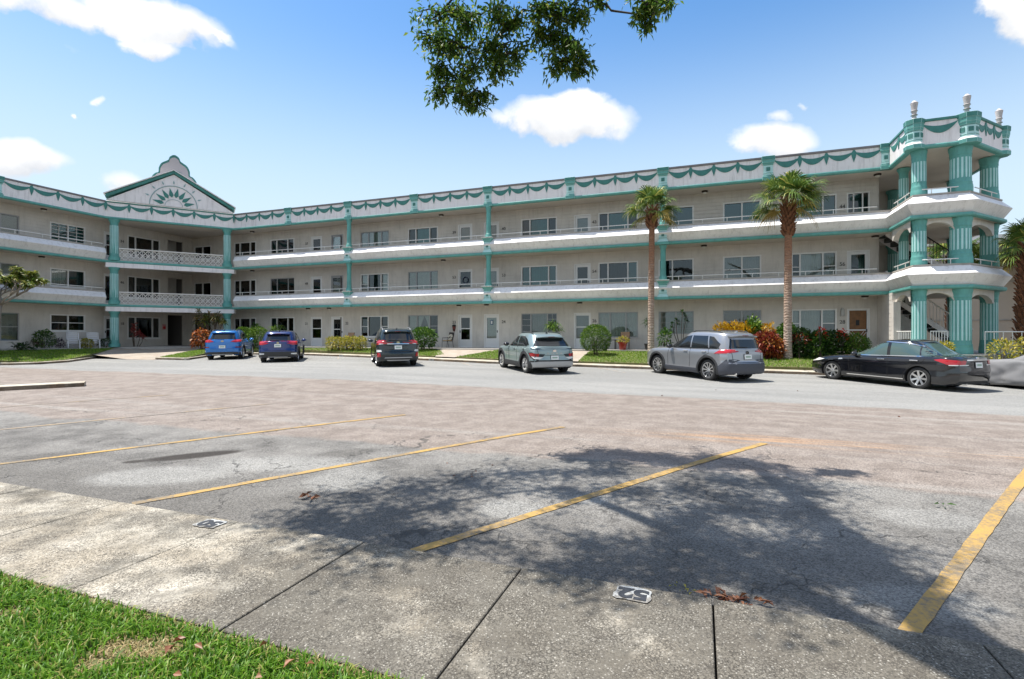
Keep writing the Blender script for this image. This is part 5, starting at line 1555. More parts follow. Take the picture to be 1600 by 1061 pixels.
def mirror_pts(poly): return [(-a, b) for a, b in poly]
def car(name, label, P_, u, v, heading, paint, spec):
    z = lot_z(v, u) - 0.004
    c = empty(name, W(u, v, z), -PH + heading, label, 'car', 'cars parked nose-in along the far kerb')
    # follow the slope of the lot along the car's own axes
    gu, gv = (lot_z(v + 1.5, u + 0.5) - lot_z(v + 1.5, u - 1.5)) / 2.0, (lot_z(v + 2.5, u) - lot_z(v, u)) / 2.5
    sx, sy = math.cos(heading) * gu + math.sin(heading) * gv, -math.sin(heading) * gu + math.cos(heading) * gv
    c.rotation_euler = (math.atan(sy), -math.atan(sx), -PH + heading)
    bm = body_shell(P_)
    bvh = BVHTree.FromBMesh(bm)
    Ra = P_['wr'] + P_.get('gap', 0.06)
    cut_arches(bm, P_, Ra)
    me = bpy.data.meshes.new('body'); bm.to_mesh(me); bm.free()
    me.materials.append(paint); me.materials.append(P_.get('lowmat', M_CLAD))
    low = P_.get('lower')
    if low:
        for p in me.polygons:
            if low(*p.center): p.material_index = 1
    for p in me.polygons: p.use_smooth = True
    me.set_sharp_from_angle(angle=R(38))
    body = put('body', me, c)
    Wd = P_['w'] / 2
    # floor and wheel wells
    m = MB(); m.box((-P_['rear'] + 0.25, -Wd * 0.86, P_['clear'] + 0.03), (P_['wb'] + P_['front'] - 0.3, Wd * 0.86, P_['clear'] + 0.10))
    m.box((-P_['rear'] + 0.15, -Wd * 0.62, P_['clear'] + 0.101), (P_['wb'] + P_['front'] - 0.2, Wd * 0.62, P_['clear'] + 0.5))
    m.build('underbody', M_UNDER, c)
    for xc in (0.0, P_['wb']):
        for sg in (1, -1):
            m = MB(); n = 22; vs, fs = [], []
            for i in range(n + 1):
                a = math.pi * (-0.12 + 1.24 * i / n)
                for y in (Wd * 0.60, Wd * 0.965): vs.append((xc + (Ra + 0.004) * math.cos(a), sg * y, P_['wr'] + (Ra + 0.004) * math.sin(a)))
            for i in range(n): fs.append((2 * i, 2 * i + 1, 2 * i + 3, 2 * i + 2))
            m.add(vs, fs); m.build('wheel_well', M_UNDER, c, recalc=False)
            tyre, rim = wheel_mesh(P_['wr'], P_.get('tw', 0.23), P_.get('wheel', 'suv'))
            wo = put('wheel', tyre, c, loc=(xc, sg * (Wd - P_.get('tw', 0.23) / 2 - 0.035), P_['wr']), rot=(0, random.uniform(0, 6.28), 0 if sg > 0 else math.pi))
            put('rim', rim, wo)
    D = lambda poly, ax, off, mt, nm, par=None: decal(bvh, poly, ax, off, mt, nm, par or c)
    both = lambda poly, off, mt, nm: [D(poly, s, off, mt, nm) for s in ('L', 'R')]
    rear2 = lambda poly, off, mt, nm: [D(poly, 'B', off, mt, nm), D(mirror_pts(poly), 'B', off, mt, nm)]
    if 'flare' in P_:                          # plastic wheel-arch lips
        fl0, fl1 = P_['flare']
        for xc in (0.0, P_['wb']):
            for s in ('L', 'R'):
                outer = [(xc + (Ra + fl0) * math.cos(math.pi * k / 16 * 1.16 - 0.25), P_['wr'] + (Ra + fl0) * math.sin(math.pi * k / 16 * 1.16 - 0.25)) for k in range(17)]
                inner = [(xc + (Ra + 0.002) * math.cos(math.pi * k / 16 * 1.16 - 0.25), P_['wr'] + (Ra + 0.002) * math.sin(math.pi * k / 16 * 1.16 - 0.25)) for k in range(17)]
                for k in range(0, 16, 4):
                    D(outer[k:k + 5] + inner[k:k + 5][::-1], s, 0.022, fl1, 'arch_flare')
    spec(P_, c, D, both, rear2, bvh, body)
    return c

def plate(c, bvh, z, y=0.0, tilt=0.1):
    hit, nrm, _, _ = bvh.ray_cast(Vector((-6, y, z)), Vector((1, 0, 0)))
    x = hit.x - 0.02 if hit else -1.0
    m = MB(); m.box((-0.008, -0.157, -0.08), (0.012, 0.157, 0.08)); p = m.build('licence_plate', M_PLATE, c, loc=(x, y, z), rot=(0, tilt, 0))
    m = MB(); m.box((-0.011, -0.11, -0.028), (-0.008, 0.11, 0.032)); m.build('plate_print', M_PLATEM, p)
    m = MB(); m.box((0.004, -0.17, -0.092), (0.016, 0.17, 0.092)); m.build('plate_frame', M_CLAD, p)
def mirror_house(c, x, y, z, mt):
    for sg in (1, -1):
        m = MB(); N1 = 10
        prof = []
        for i in range(7):
            for j in range(N1):
                a = math.pi * i / 6; b = 2 * math.pi * j / N1
                prof.append((x + 0.11 * math.sin(a) * math.cos(b) * 0.9, sg * (y + 0.10 - 0.125 * math.cos(a)), z + 0.085 * math.sin(a) * math.sin(b)))
        m.add(prof, [(i * N1 + j, i * N1 + (j + 1) % N1, (i + 1) * N1 + (j + 1) % N1, (i + 1) * N1 + j) for i in range(6) for j in range(N1)])
        m.build('side_mirror', mt, c, smooth=True)
def handle(c, bvh, x, z, mt, w=0.20):
    for sg, dy in ((1, -1), (-1, 1)):
        hit, nrm, _, _ = bvh.ray_cast(Vector((x, 4 * sg, z)), Vector((0, dy, 0)))
        if hit:
            m = MB(); m.box((-w / 2, -0.012, -0.018), (w / 2, 0.03, 0.018)); m.build('door_handle', mt, c, loc=(x, hit.y + (0.012 if sg > 0 else -0.03), z), bevel=0.008)
def seam(D, pts, w=0.010):
    """door gaps: thin dark strips along a side polyline"""
    for (a, b) in zip(pts, pts[1:]):
        a, b = Vector(a), Vector(b); d = (b - a).normalized(); n = Vector((-d.y, d.x)) * w / 2
        q = [tuple(a + n), tuple(b + n), tuple(b - n), tuple(a - n)]
        for s in ('L', 'R'): D(q, s, 0.004, M_UNDER, 'panel_gap')
def roof_rails(c, bvh, x0, x1, y, mt):
    for sg in (1, -1):
        pts = []
        for k in range(11):
            x = lerp(x0, x1, k / 10); hit = bvh.ray_cast(Vector((x, sg * y, 5)), Vector((0, 0, -1)))[0]
            e = min(k, 10 - k)
            pts.append((x, sg * y, (hit.z if hit else 1.6) + (0.0 if e == 0 else 0.035)))
        m = MB(); m.tube(pts, 0.018, 6); m.build('roof_rail', mt, c, smooth=40)
def fin(c, bvh, x, mt):
    hit = bvh.ray_cast(Vector((x, 0, 5)), Vector((0, 0, -1)))[0]
    m = MB(); m.prism([(0.09, 0), (-0.07, 0), (-0.06, 0.055), (-0.03, 0.06)], lambda a, b: (a, -0.022, b), lambda a, b: (a, 0.022, b)); m.build('roof_antenna', mt, c, loc=(x, 0, hit.z - 0.005))
def disc(c, bvh, y, z, r, mt, nm, ex=1.0, ax='B'):
    hit = bvh.ray_cast(Vector((-6, y, z)), Vector((1, 0, 0)))[0]
    if not hit: return
    m = MB(); n = 20; m.prism([(r * ex * math.cos(6.2832 * k / n), r * math.sin(6.2832 * k / n)) for k in range(n)], lambda a, b: (-0.012, a, b), lambda a, b: (0.02, a, b))
    m.build(nm, mt, c, loc=(hit.x - 0.004, y, z))
def rearbox(c, bvh, y0, y1, z, h, mt, nm, out=0.02):
    hit = bvh.ray_cast(Vector((-6, (y0 + y1) / 2, z)), Vector((1, 0, 0)))[0]
    m = MB(); m.box((-out, y0, -h / 2), (0.03, y1, h / 2)); return m.build(nm, mt, c, loc=(hit.x, 0, z), bevel=0.005)
def exhaust(c, x, y, z):
    m = MB(); m.tube([(x + 0.15, y, z), (x, y, z)], 0.035, 10); m.build('exhaust', M_CHROME, c, smooth=30)
def spoiler(c, bvh, x, zt, y, d, mt):
    m = MB(); n = 9; vs = []
    for k in range(n):
        yy = lerp(-y, y, k / (n - 1)); q = 1 - abs(2 * k / (n - 1) - 1) ** 4
        dz = -0.035 * (abs(2 * k / (n - 1) - 1)) ** 2
        vs += [(x + 0.20, yy, zt + dz), (x - d * (0.75 + 0.25 * q), yy, zt + dz - 0.035), (x - d * (0.75 + 0.25 * q), yy, zt + dz - 0.06), (x + 0.1, yy, zt + dz - 0.10)]
    m.add(vs, [(4 * k + j, 4 * k + (j + 1) % 4, 4 * k + 4 + (j + 1) % 4, 4 * k + 4 + j) for k in range(n - 1) for j in range(4)] + [(0, 1, 2, 3), tuple(4 * (n - 1) + j for j in range(4))])
    s = m.build('spoiler', mt, c, smooth=30)
    m = MB(); m.box((x - d - 0.004, -0.13, zt - 0.062), (x - d + 0.03, 0.13, zt - 0.040)); m.build('brake_light', M_REDD, s)
def wiper(c, bvh, z, y0=-0.05, y1=0.40):
    a = bvh.ray_cast(Vector((-6, y0, z)), Vector((1, 0, 0)))[0]; b = bvh.ray_cast(Vector((-6, y1, z + 0.03)), Vector((1, 0, 0)))[0]
    m = MB(); m.tube([(a.x - 0.03, y0, z), (b.x - 0.03, y1, z + 0.03)], 0.014, 6); m.build('rear_wiper', M_CLAD, c)

# ---- silver SUV
PR = dict(lowmat=mat('cladding_slate', (0.055, 0.06, 0.075), 0.5, var=0.08, scale=20), wb=2.69, rear=0.96, front=0.94, w=1.855, clear=0.22, wr=0.365, tw=0.235, wheel='rav', gap=0.075, crown=0.05, flare=(0.075, M_CLAD), lower=lambda x, y, z: z < 0.34 or (x < -0.40 and z < 0.56 and abs(y) > 0.3) or (x < -0.66 and abs(y) > 0.55 and z < 0.66),
          shoulder=[(-0.96, 1.06), (-0.5, 1.10), (0.6, 1.075), (1.9, 1.05), (2.2, 1.04), (2.9, 1.0), (3.4, 0.93), (3.63, 0.86)],
          tail=[(0.2, 0.10), (0.40, 0.0), (0.62, 0.0), (0.70, 0.06), (0.95, 0.09), (1.10, 0.13)], nose=[(0.2, 0.10), (0.45, 0.0), (0.75, 0.02), (0.95, 0.12)],
          cabin=dict(A=2.42, B=1.22, C=-0.62, D=-0.84, w0=0.945, w1=0.72, bulge=0.045, roof=[(-0.9, 1.60), (-0.5, 1.655), (0.3, 1.695), (1.1, 1.68), (1.6, 1.62)], n=5.5))
def spec_rav(P_, c, D, both, rear2, bvh, body):
    both([(2.02, 1.09), (1.30, 1.50), (0.93, 1.545), (0.90, 1.10)], 0.006, M_CARGLASS, 'side_window')
    both([(0.84, 1.10), (0.86, 1.545), (0.14, 1.545), (0.02, 1.115)], 0.006, M_CARGLASS, 'side_window')
    both([(-0.04, 1.12), (0.08, 1.54), (-0.14, 1.515), (-0.47, 1.28), (-0.42, 1.15)], 0.006, M_CARGLASS, 'side_window')
    both([(2.06, 1.07), (2.06, 1.095), (-0.45, 1.145), (-0.45, 1.12)], 0.008, M_TRIMB, 'window_trim')
    seam(D, [(2.0, 1.07), (2.06, 0.75), (2.02, 0.42)]); seam(D, [(0.87, 1.09), (0.86, 0.42)]); seam(D, [(0.0, 1.10), (-0.05, 0.95), (0.18, 0.86), (0.40, 0.60)])
    D([(-0.60, 1.14), (0.60, 1.14), (0.52, 1.44), (-0.52, 1.44)], 'B', 0.008, M_CARGLASS, 'rear_window')
    rear2([(0.62, 1.12), (0.68, 1.14), (0.57, 1.46), (0.52, 1.46)], 0.006, M_TRIMB, 'window_trim')
    both([(-0.98, 0.99), (-0.52, 0.965), (-0.30, 0.955), (-0.50, 1.07), (-0.98, 1.105)], 0.012, M_RED, 'tail_light')
    rear2([(0.95, 0.985), (0.55, 1.005), (0.36, 1.03), (0.46, 1.10), (0.95, 1.11)], 0.012, M_RED, 'tail_light')
    D([(-0.50, 1.065), (0.50, 1.065), (0.46, 1.10), (-0.46, 1.10)], 'B', 0.02, M_SILVERP, 'tail_garnish')
    D([(-0.95, 0.25), (0.95, 0.25), (0.95, 0.60), (0.60, 0.60), (0.50, 0.64), (-0.50, 0.64), (-0.60, 0.60), (-0.95, 0.60)], 'B', 0.012, M_CLADS, 'rear_bumper')
    both([(-1.0, 0.27), (-0.42, 0.27), (-0.44, 0.50), (-0.62, 0.62), (-0.76, 0.78), (-0.86, 0.78), (-1.0, 0.62)], 0.014, M_CLADS, 'rear_bumper')
    both([(0.48, 0.24), (2.2, 0.24), (2.2, 0.40), (0.48, 0.40)], 0.014, M_CLADS, 'sill_cladding')
    D([(-0.55, 0.66), (0.55, 0.66), (0.50, 0.675), (-0.50, 0.675)], 'B', 0.004, M_UNDER, 'panel_gap'); rear2([(0.60, 0.66), (0.615, 0.66), (0.66, 1.02), (0.645, 1.02)], 0.004, M_UNDER, 'panel_gap')
    plate(c, bvh, 0.86); mirror_house(c, 1.86, 0.90, 1.12, M_TRIMB); handle(c, bvh, 1.10, 0.99, M_SILVERP); handle(c, bvh, 0.18, 1.0, M_SILVERP)
    roof_rails(c, bvh, -0.35, 1.05, 0.60, M_CLAD); fin(c, bvh, -0.35, M_SILVERP); spoiler(c, bvh, -0.60, 1.62, 0.60, 0.17, body.data.materials[0])
    disc(c, bvh, 0, 1.00, 0.055, M_CHROME, 'badge', 1.4); exhaust(c, -0.93, 0.55, 0.29); wiper(c, bvh, 1.17)
    both([(3.66, 0.78), (3.2, 0.86), (3.3, 0.93), (3.66, 0.92)], 0.01, M_CLEARL, 'head_light')
    both([(-0.98, 0.70), (-0.90, 0.70), (-0.90, 0.74), (-0.98, 0.74)], 0.02, M_REDD, 'reflector')
M_CLADS = mat('cladding_slate', (0.055, 0.06, 0.075), 0.5, var=0.08, scale=20)
PAINT_SILVER = mat('paint_silver', (0.36, 0.37, 0.39), 0.30, 0.65, coat=0.8)

# ---- mint-grey crossover
PK = dict(wb=2.66, rear=0.86, front=0.83, w=1.825, clear=0.20, wr=0.345, tw=0.225, wheel='kona', gap=0.07, crown=0.05, flare=(0.11, M_CLAD), lower=lambda x, y, z: z < 0.36 or (x < -0.40 and z < 0.46),
          shoulder=[(-0.86, 1.00), (-0.5, 1.05), (0.3, 1.03), (1.8, 0.99), (2.2, 0.985), (2.9, 0.94), (3.3, 0.86), (3.5, 0.78)],
          tail=[(0.2, 0.13), (0.36, 0.02), (0.55, 0.0), (0.66, 0.03), (0.90, 0.05), (1.02, 0.10)], nose=[(0.2, 0.10), (0.45, 0.0), (0.75, 0.03), (0.9, 0.14)],
          cabin=dict(A=2.36, B=1.20, C=-0.28, D=-0.82, w0=0.94, w1=0.70, bulge=0.05, roof=[(-0.85, 1.40), (-0.3, 1.505), (0.3, 1.555), (1.1, 1.55), (1.6, 1.5)], n=5.0, pr=0.85))
def spec_kona(P_, c, D, both, rear2, bvh, body):
    pt = body.data.materials[0]
    both([(1.98, 1.03), (1.22, 1.40), (0.90, 1.43), (0.86, 1.05)], 0.006, M_CARGLASS, 'side_window')
    both([(0.80, 1.055), (0.83, 1.43), (0.30, 1.42), (-0.02, 1.30), (-0.22, 1.14), (-0.05, 1.09)], 0.006, M_CARGLASS, 'side_window')
    both([(2.02, 1.0), (2.0, 1.03), (-0.05, 1.09), (-0.22, 1.14), (-0.24, 1.12), (-0.05, 1.06)], 0.008, M_TRIMB, 'window_trim')
    seam(D, [(1.95, 1.0), (2.02, 0.72), (1.98, 0.40)]); seam(D, [(0.83, 1.03), (0.82, 0.40)]); seam(D, [(-0.05, 1.05), (0.05, 0.90), (0.40, 0.62), (0.45, 0.42)])
    D([(-0.66, 1.07), (0.66, 1.07), (0.52, 1.36), (-0.52, 1.36)], 'B', 0.008, M_CARGLASS, 'rear_window')
    rear2([(0.66, 1.06), (0.74, 1.075), (0.56, 1.385), (0.50, 1.36)], 0.009, M_TRIMB, 'window_trim')
    D([(-0.86, 0.955), (0.86, 0.955), (0.86, 0.985), (-0.86, 0.985)], 'B', 0.014, M_TRIMB, 'light_bar'); both([(-0.98, 0.955), (-0.52, 0.965), (-0.52, 0.985), (-0.98, 0.985)], 0.014, M_TRIMB, 'light_bar')
    # low corner lamps set in the black arch cladding
    both([(-0.82, 0.50), (-0.50, 0.72), (-0.42, 0.82), (-0.62, 0.84), (-0.90, 0.74), (-0.92, 0.50)], 0.016, M_CLAD, 'corner_cladding')
    both([(-0.86, 0.66), (-0.58, 0.70), (-0.52, 0.80), (-0.70, 0.81), (-0.88, 0.75)], 0.026, M_RED, 'tail_light'); both([(-0.86, 0.56), (-0.72, 0.62), (-0.62, 0.69), (-0.86, 0.655)], 0.026, M_CLEARL, 'reverse_light')
    rear2([(0.92, 0.60), (0.78, 0.70), (0.80, 0.79), (0.92, 0.80)], 0.022, M_RED, 'tail_light')
    D([(-0.95, 0.36), (0.95, 0.36), (0.95, 0.52), (0.60, 0.55), (-0.60, 0.55), (-0.95, 0.52)], 'B', 0.012, M_CLAD, 'rear_bumper')
    D([(-0.80, 0.24), (0.80, 0.24), (0.88, 0.46), (0.62, 0.50), (-0.62, 0.50), (-0.88, 0.46)], 'B', 0.030, M_SILVERP, 'skid_plate')
    both([(0.44, 0.22), (2.2, 0.22), (2.2, 0.42), (0.44, 0.42)], 0.014, M_CLAD, 'sill_cladding'); both([(-0.92, 0.25), (-0.40, 0.25), (-0.44, 0.50), (-0.92, 0.50)], 0.014, M_CLAD, 'rear_bumper')
    D([(-0.62, 0.725), (0.62, 0.725), (0.62, 0.738), (-0.62, 0.738)], 'B', 0.006, M_UNDER, 'panel_gap'); rear2([(0.62, 0.72), (0.635, 0.72), (0.70, 0.95), (0.685, 0.95)], 0.005, M_UNDER, 'panel_gap')
    plate(c, bvh, 0.64); mirror_house(c, 1.80, 0.88, 1.06, M_TRIMB); handle(c, bvh, 1.06, 0.93, pt); handle(c, bvh, 0.12, 0.95, pt)
    roof_rails(c, bvh, -0.15, 1.0, 0.58, M_CLAD); fin(c, bvh, -0.05, M_TRIMB); spoiler(c, bvh, -0.32, 1.47, 0.56, 0.22, pt)
    disc(c, bvh, 0, 0.895, 0.045, M_CHROME, 'badge', 1.7)
    for k, ch in enumerate('KONA'):
        tm = text_mesh(ch, 0.085, 0.004); tm.materials.append(M_CHROME); hit = bvh.ray_cast(Vector((-6, 0.27 - 0.18 * k, 0.80)), Vector((1, 0, 0)))[0]
        put('model_letter', tm, c, loc=(hit.x - 0.008, 0.27 - 0.18 * k, 0.80), rot=(R(90), 0, R(-90)))
    both([(3.5, 0.62), (3.2, 0.66), (3.2, 0.74), (3.5, 0.72)], 0.01, M_CLEARL, 'head_light')
PAINT_MINT = mat('paint_mint_grey', (0.27, 0.345, 0.345), 0.30, 0.45, coat=0.8)

# ---- dark green SUV
PN = dict(wb=2.706, rear=1.02, front=0.96, w=1.84, clear=0.22, wr=0.36, tw=0.23, wheel='suv', gap=0.06, crown=0.05,
          shoulder=[(-1.02, 1.10), (-0.5, 1.13), (0.5, 1.08), (1.9, 1.04), (2.2, 1.03), (3.0, 0.98), (3.45, 0.90), (3.67, 0.82)],
          tail=[(0.2, 0.10), (0.42, 0.0), (0.60, 0.0), (0.72, 0.07), (0.95, 0.10), (1.12, 0.14)], nose=[(0.2, 0.10), (0.45, 0.0), (0.75, 0.03), (0.95, 0.14)],
          cabin=dict(A=2.40, B=1.22, C=-0.58, D=-0.90, w0=0.93, w1=0.70, bulge=0.05, roof=[(-0.9, 1.58), (-0.5, 1.635), (0.2, 1.69), (1.1, 1.69), (1.6, 1.64)], n=4.6))
def spec_rogue(P_, c, D, both, rear2, bvh, body):
    pt = body.data.materials[0]
    both([(2.05, 1.08), (1.25, 1.50), (0.92, 1.54), (0.90, 1.11)], 0.006, M_CARGLASS, 'side_window'); both([(0.84, 1.115), (0.86, 1.54), (0.12, 1.53), (0.0, 1.15)], 0.006, M_CARGLASS, 'side_window')
    both([(-0.06, 1.155), (0.06, 1.53), (-0.2, 1.48), (-0.50, 1.27)], 0.006, M_CARGLASS, 'side_window'); both([(2.08, 1.05), (2.05, 1.075), (-0.5, 1.19), (-0.5, 1.165)], 0.009, M_CHROME, 'window_trim')
    seam(D, [(2.02, 1.05), (2.06, 0.75), (2.02, 0.42)]); seam(D, [(0.87, 1.09), (0.86, 0.42)]); seam(D, [(0.0, 1.13), (-0.05, 0.95), (0.20, 0.85), (0.42, 0.60)])
    D([(-0.62, 1.15), (0.62, 1.15), (0.56, 1.45), (-0.56, 1.45)], 'B', 0.008, M_CARGLASS, 'rear_window')
    rear2([(0.95, 0.98), (0.66, 1.0), (0.50, 1.02), (0.60, 1.10), (0.78, 1.20), (0.95, 1.22)], 0.016, M_RED, 'tail_light'); both([(-1.05, 0.98), (-0.72, 1.06), (-0.45, 1.09), (-0.72, 1.18), (-1.05, 1.20)], 0.016, M_RED, 'tail_light')
    rear2([(0.80, 0.99), (0.62, 1.01), (0.64, 1.03), (0.80, 1.03)], 0.022, M_CLEARL, 'reverse_light')
    D([(-0.48, 1.00), (0.48, 1.00), (0.46, 1.03), (-0.46, 1.03)], 'B', 0.02, M_CHROME, 'tail_garnish'); disc(c, bvh, 0, 1.06, 0.06, M_CHROME, 'badge', 1.2)
    D([(-0.95, 0.26), (0.95, 0.26), (0.95, 0.44), (0.70, 0.44), (0.58, 0.50), (-0.58, 0.50), (-0.70, 0.44), (-0.95, 0.44)], 'B', 0.014, M_CLAD, 'rear_bumper'); D([(-0.60, 0.40), (0.60, 0.40), (0.56, 0.435), (-0.56, 0.435)], 'B', 0.03, M_SILVERP, 'bumper_strip')
    D([(-0.45, 0.28), (0.45, 0.28), (0.50, 0.33), (-0.50, 0.33)], 'B', 0.03, M_SILVERP, 'skid_plate'); rear2([(0.92, 0.44), (0.74, 0.46), (0.76, 0.62), (0.92, 0.64)], 0.02, M_RED, 'reflector')
    rear2([(0.90, 0.66), (0.70, 0.68), (0.72, 0.76), (0.90, 0.76)], 0.012, M_CLEARL, 'fog_light')
    both([(0.46, 0.24), (2.2, 0.24), (2.2, 0.38), (0.46, 0.38)], 0.014, M_CLAD, 'sill_cladding'); D([(-0.62, 0.665), (0.62, 0.665), (0.62, 0.68), (-0.62, 0.68)], 'B', 0.006, M_UNDER, 'panel_gap')
    plate(c, bvh, 0.86); mirror_house(c, 1.88, 0.90, 1.10, pt); handle(c, bvh, 1.10, 0.97, pt); handle(c, bvh, 0.18, 0.99, pt)
    roof_rails(c, bvh, -0.40, 1.05, 0.60, M_SILVERP); fin(c, bvh, -0.35, M_TRIMB); spoiler(c, bvh, -0.55, 1.60, 0.60, 0.18, pt); wiper(c, bvh, 1.17)
PAINT_GREEN = mat('paint_dark_green', (0.008, 0.020, 0.022), 0.18, 0.2, coat=1.0)

# ---- deep blue crossover
PQ = dict(wb=2.646, rear=0.84, front=0.90, w=1.838, clear=0.20, wr=0.345, tw=0.225, wheel='suv', gap=0.055, crown=0.05, flare=(0.05, M_CLAD),
          shoulder=[(-0.84, 1.02), (-0.4, 1.08), (0.5, 1.03), (1.8, 0.99), (2.2, 0.98), (2.9, 0.93), (3.35, 0.86), (3.55, 0.78)],
          tail=[(0.2, 0.12), (0.40, 0.01), (0.58, 0.0), (0.70, 0.05), (0.92, 0.08), (1.06, 0.13)], nose=[(0.2, 0.10), (0.45, 0.0), (0.75, 0.03), (0.95, 0.14)],
          cabin=dict(A=2.30, B=1.15, C=-0.32, D=-0.74, w0=0.92, w1=0.68, bulge=0.05, roof=[(-0.8, 1.45), (-0.3, 1.53), (0.3, 1.585), (1.1, 1.58), (1.6, 1.52)], n=4.4, pr=0.9))
def spec_qash(P_, c, D, both, rear2, bvh, body):
    pt = body.data.materials[0]
    both([(1.95, 1.03), (1.18, 1.42), (0.88, 1.455), (0.84, 1.06)], 0.006, M_CARGLASS, 'side_window'); both([(0.78, 1.065), (0.82, 1.455), (0.16, 1.43), (-0.10, 1.28), (-0.20, 1.13)], 0.006, M_CARGLASS, 'side_window')
    both([(1.98, 1.0), (1.95, 1.025), (-0.2, 1.12), (-0.2, 1.10)], 0.009, M_CHROME, 'window_trim'); seam(D, [(1.92, 1.0), (1.98, 0.72), (1.94, 0.40)]); seam(D, [(0.81, 1.03), (0.80, 0.40)])
    D([(-0.58, 1.10), (0.58, 1.10), (0.50, 1.39), (-0.50, 1.39)], 'B', 0.008, M_CARGLASS, 'rear_window')
    rear2([(0.94, 0.90), (0.70, 0.88), (0.44, 0.96), (0.52, 1.01), (0.72, 1.06), (0.94, 1.06)], 0.018, M_RED, 'tail_light'); both([(-0.9, 0.90), (-0.60, 0.96), (-0.38, 1.05), (-0.60, 1.08), (-0.9, 1.06)], 0.018, M_RED, 'tail_light')
    disc(c, bvh, 0, 0.985, 0.055, M_CHROME, 'badge', 1.1); plate(c, bvh, 0.85)
    D([(-0.95, 0.26), (0.95, 0.26), (0.95, 0.50), (0.60, 0.55), (-0.60, 0.55), (-0.95, 0.50)], 'B', 0.014, M_CLAD, 'rear_bumper'); rear2([(0.86, 0.40), (0.62, 0.42), (0.62, 0.47), (0.86, 0.48)], 0.024, M_CLEARL, 'fog_light'); D([(-0.45, 0.27), (0.45, 0.27), (0.45, 0.31), (-0.45, 0.31)], 'B', 0.03, M_SILVERP, 'skid_plate')
    both([(0.44, 0.22), (2.2, 0.22), (2.2, 0.36), (0.44, 0.36)], 0.014, M_CLAD, 'sill_cladding'); D([(-0.6, 0.60), (0.6, 0.60), (0.6, 0.614), (-0.6, 0.614)], 'B', 0.006, M_UNDER, 'panel_gap')
    mirror_house(c, 1.78, 0.90, 1.06, pt); handle(c, bvh, 1.04, 0.93, pt); handle(c, bvh, 0.12, 0.95, pt); fin(c, bvh, -0.1, M_TRIMB); spoiler(c, bvh, -0.34, 1.50, 0.54, 0.19, pt); wiper(c, bvh, 1.12)
PAINT_DBLUE = mat('paint_deep_blue', (0.005, 0.024, 0.13), 0.20, 0.3, coat=1.0)

# ---- bright blue SUV
PT = dict(wb=2.67, rear=0.93, front=0.88, w=1.85, clear=0.21, wr=0.35, tw=0.23, wheel='suv', gap=0.06, crown=0.05, flare=(0.05, M_CLAD),
          shoulder=[(-0.93, 1.05), (-0.4, 1.11), (0.5, 1.06), (1.8, 1.02), (2.2, 1.01), (2.9, 0.96), (3.35, 0.88), (3.55, 0.80)],
          tail=[(0.2, 0.12), (0.40, 0.01), (0.60, 0.0), (0.72, 0.05), (0.95, 0.07), (1.10, 0.12)], nose=[(0.2, 0.10), (0.45, 0.0), (0.75, 0.03), (0.95, 0.14)],
          cabin=dict(A=2.34, B=1.18, C=-0.46, D=-0.82, w0=0.93, w1=0.70, bulge=0.05, roof=[(-0.8, 1.54), (-0.3, 1.60), (0.3, 1.645), (1.1, 1.64), (1.6, 1.58)], n=4.6, pr=0.95))
def spec_tucson(P_, c, D, both, rear2, bvh, body):
    pt = body.data.materials[0]
    both([(1.98, 1.06), (1.20, 1.46), (0.88, 1.50), (0.84, 1.085)], 0.006, M_CARGLASS, 'side_window'); both([(0.78, 1.09), (0.82, 1.50), (0.16, 1.48), (-0.20, 1.34), (-0.34, 1.17)], 0.006, M_CARGLASS, 'side_window')
    both([(2.0, 1.03), (1.98, 1.05), (-0.3, 1.15), (-0.3, 1.13)], 0.009, M_CHROME, 'window_trim'); seam(D, [(1.92, 1.02), (1.98, 0.72), (1.94, 0.40)]); seam(D, [(0.81, 1.05), (0.80, 0.40)])
    D([(-0.64, 1.14), (0.64, 1.14), (0.54, 1.44), (-0.54, 1.44)], 'B', 0.008, M_CARGLASS, 'rear_window')
    rear2([(0.94, 0.98), (0.62, 0.96), (0.42, 1.0), (0.50, 1.06), (0.72, 1.10), (0.94, 1.11)], 0.018, M_RED, 'tail_light'); both([(-1.0, 0.98), (-0.62, 1.01), (-0.42, 1.09), (-0.66, 1.12), (-1.0, 1.11)], 0.018, M_RED, 'tail_light')
    rear2([(0.90, 0.66), (0.62, 0.67), (0.66, 0.73), (0.90, 0.73)], 0.018, M_REDD, 'reflector'); disc(c, bvh, 0, 1.03, 0.05, M_CHROME, 'badge', 1.6); plate(c, bvh, 0.72)
    D([(-0.95, 0.25), (0.95, 0.25), (0.95, 0.40), (0.60, 0.44), (-0.60, 0.44), (-0.95, 0.40)], 'B', 0.014, M_CLAD, 'rear_bumper'); D([(-0.50, 0.27), (0.50, 0.27), (0.50, 0.33), (-0.50, 0.33)], 'B', 0.03, M_SILVERP, 'skid_plate')
    both([(0.44, 0.23), (2.2, 0.23), (2.2, 0.36), (0.44, 0.36)], 0.014, M_CLAD, 'sill_cladding'); D([(-0.6, 0.60), (0.6, 0.60), (0.6, 0.614), (-0.6, 0.614)], 'B', 0.006, M_UNDER, 'panel_gap')
    mirror_house(c, 1.80, 0.90, 1.08, pt); handle(c, bvh, 1.04, 0.95, pt); handle(c, bvh, 0.12, 0.97, pt); fin(c, bvh, -0.2, M_TRIMB); spoiler(c, bvh, -0.46, 1.57, 0.57, 0.19, pt); wiper(c, bvh, 1.16); exhaust(c, -0.95, -0.55, 0.27); roof_rails(c, bvh, -0.3, 1.0, 0.59, M_CLAD)
PAINT_BLUE = mat('paint_bright_blue', (0.008, 0.15, 0.46), 0.20, 0.3, coat=1.0)

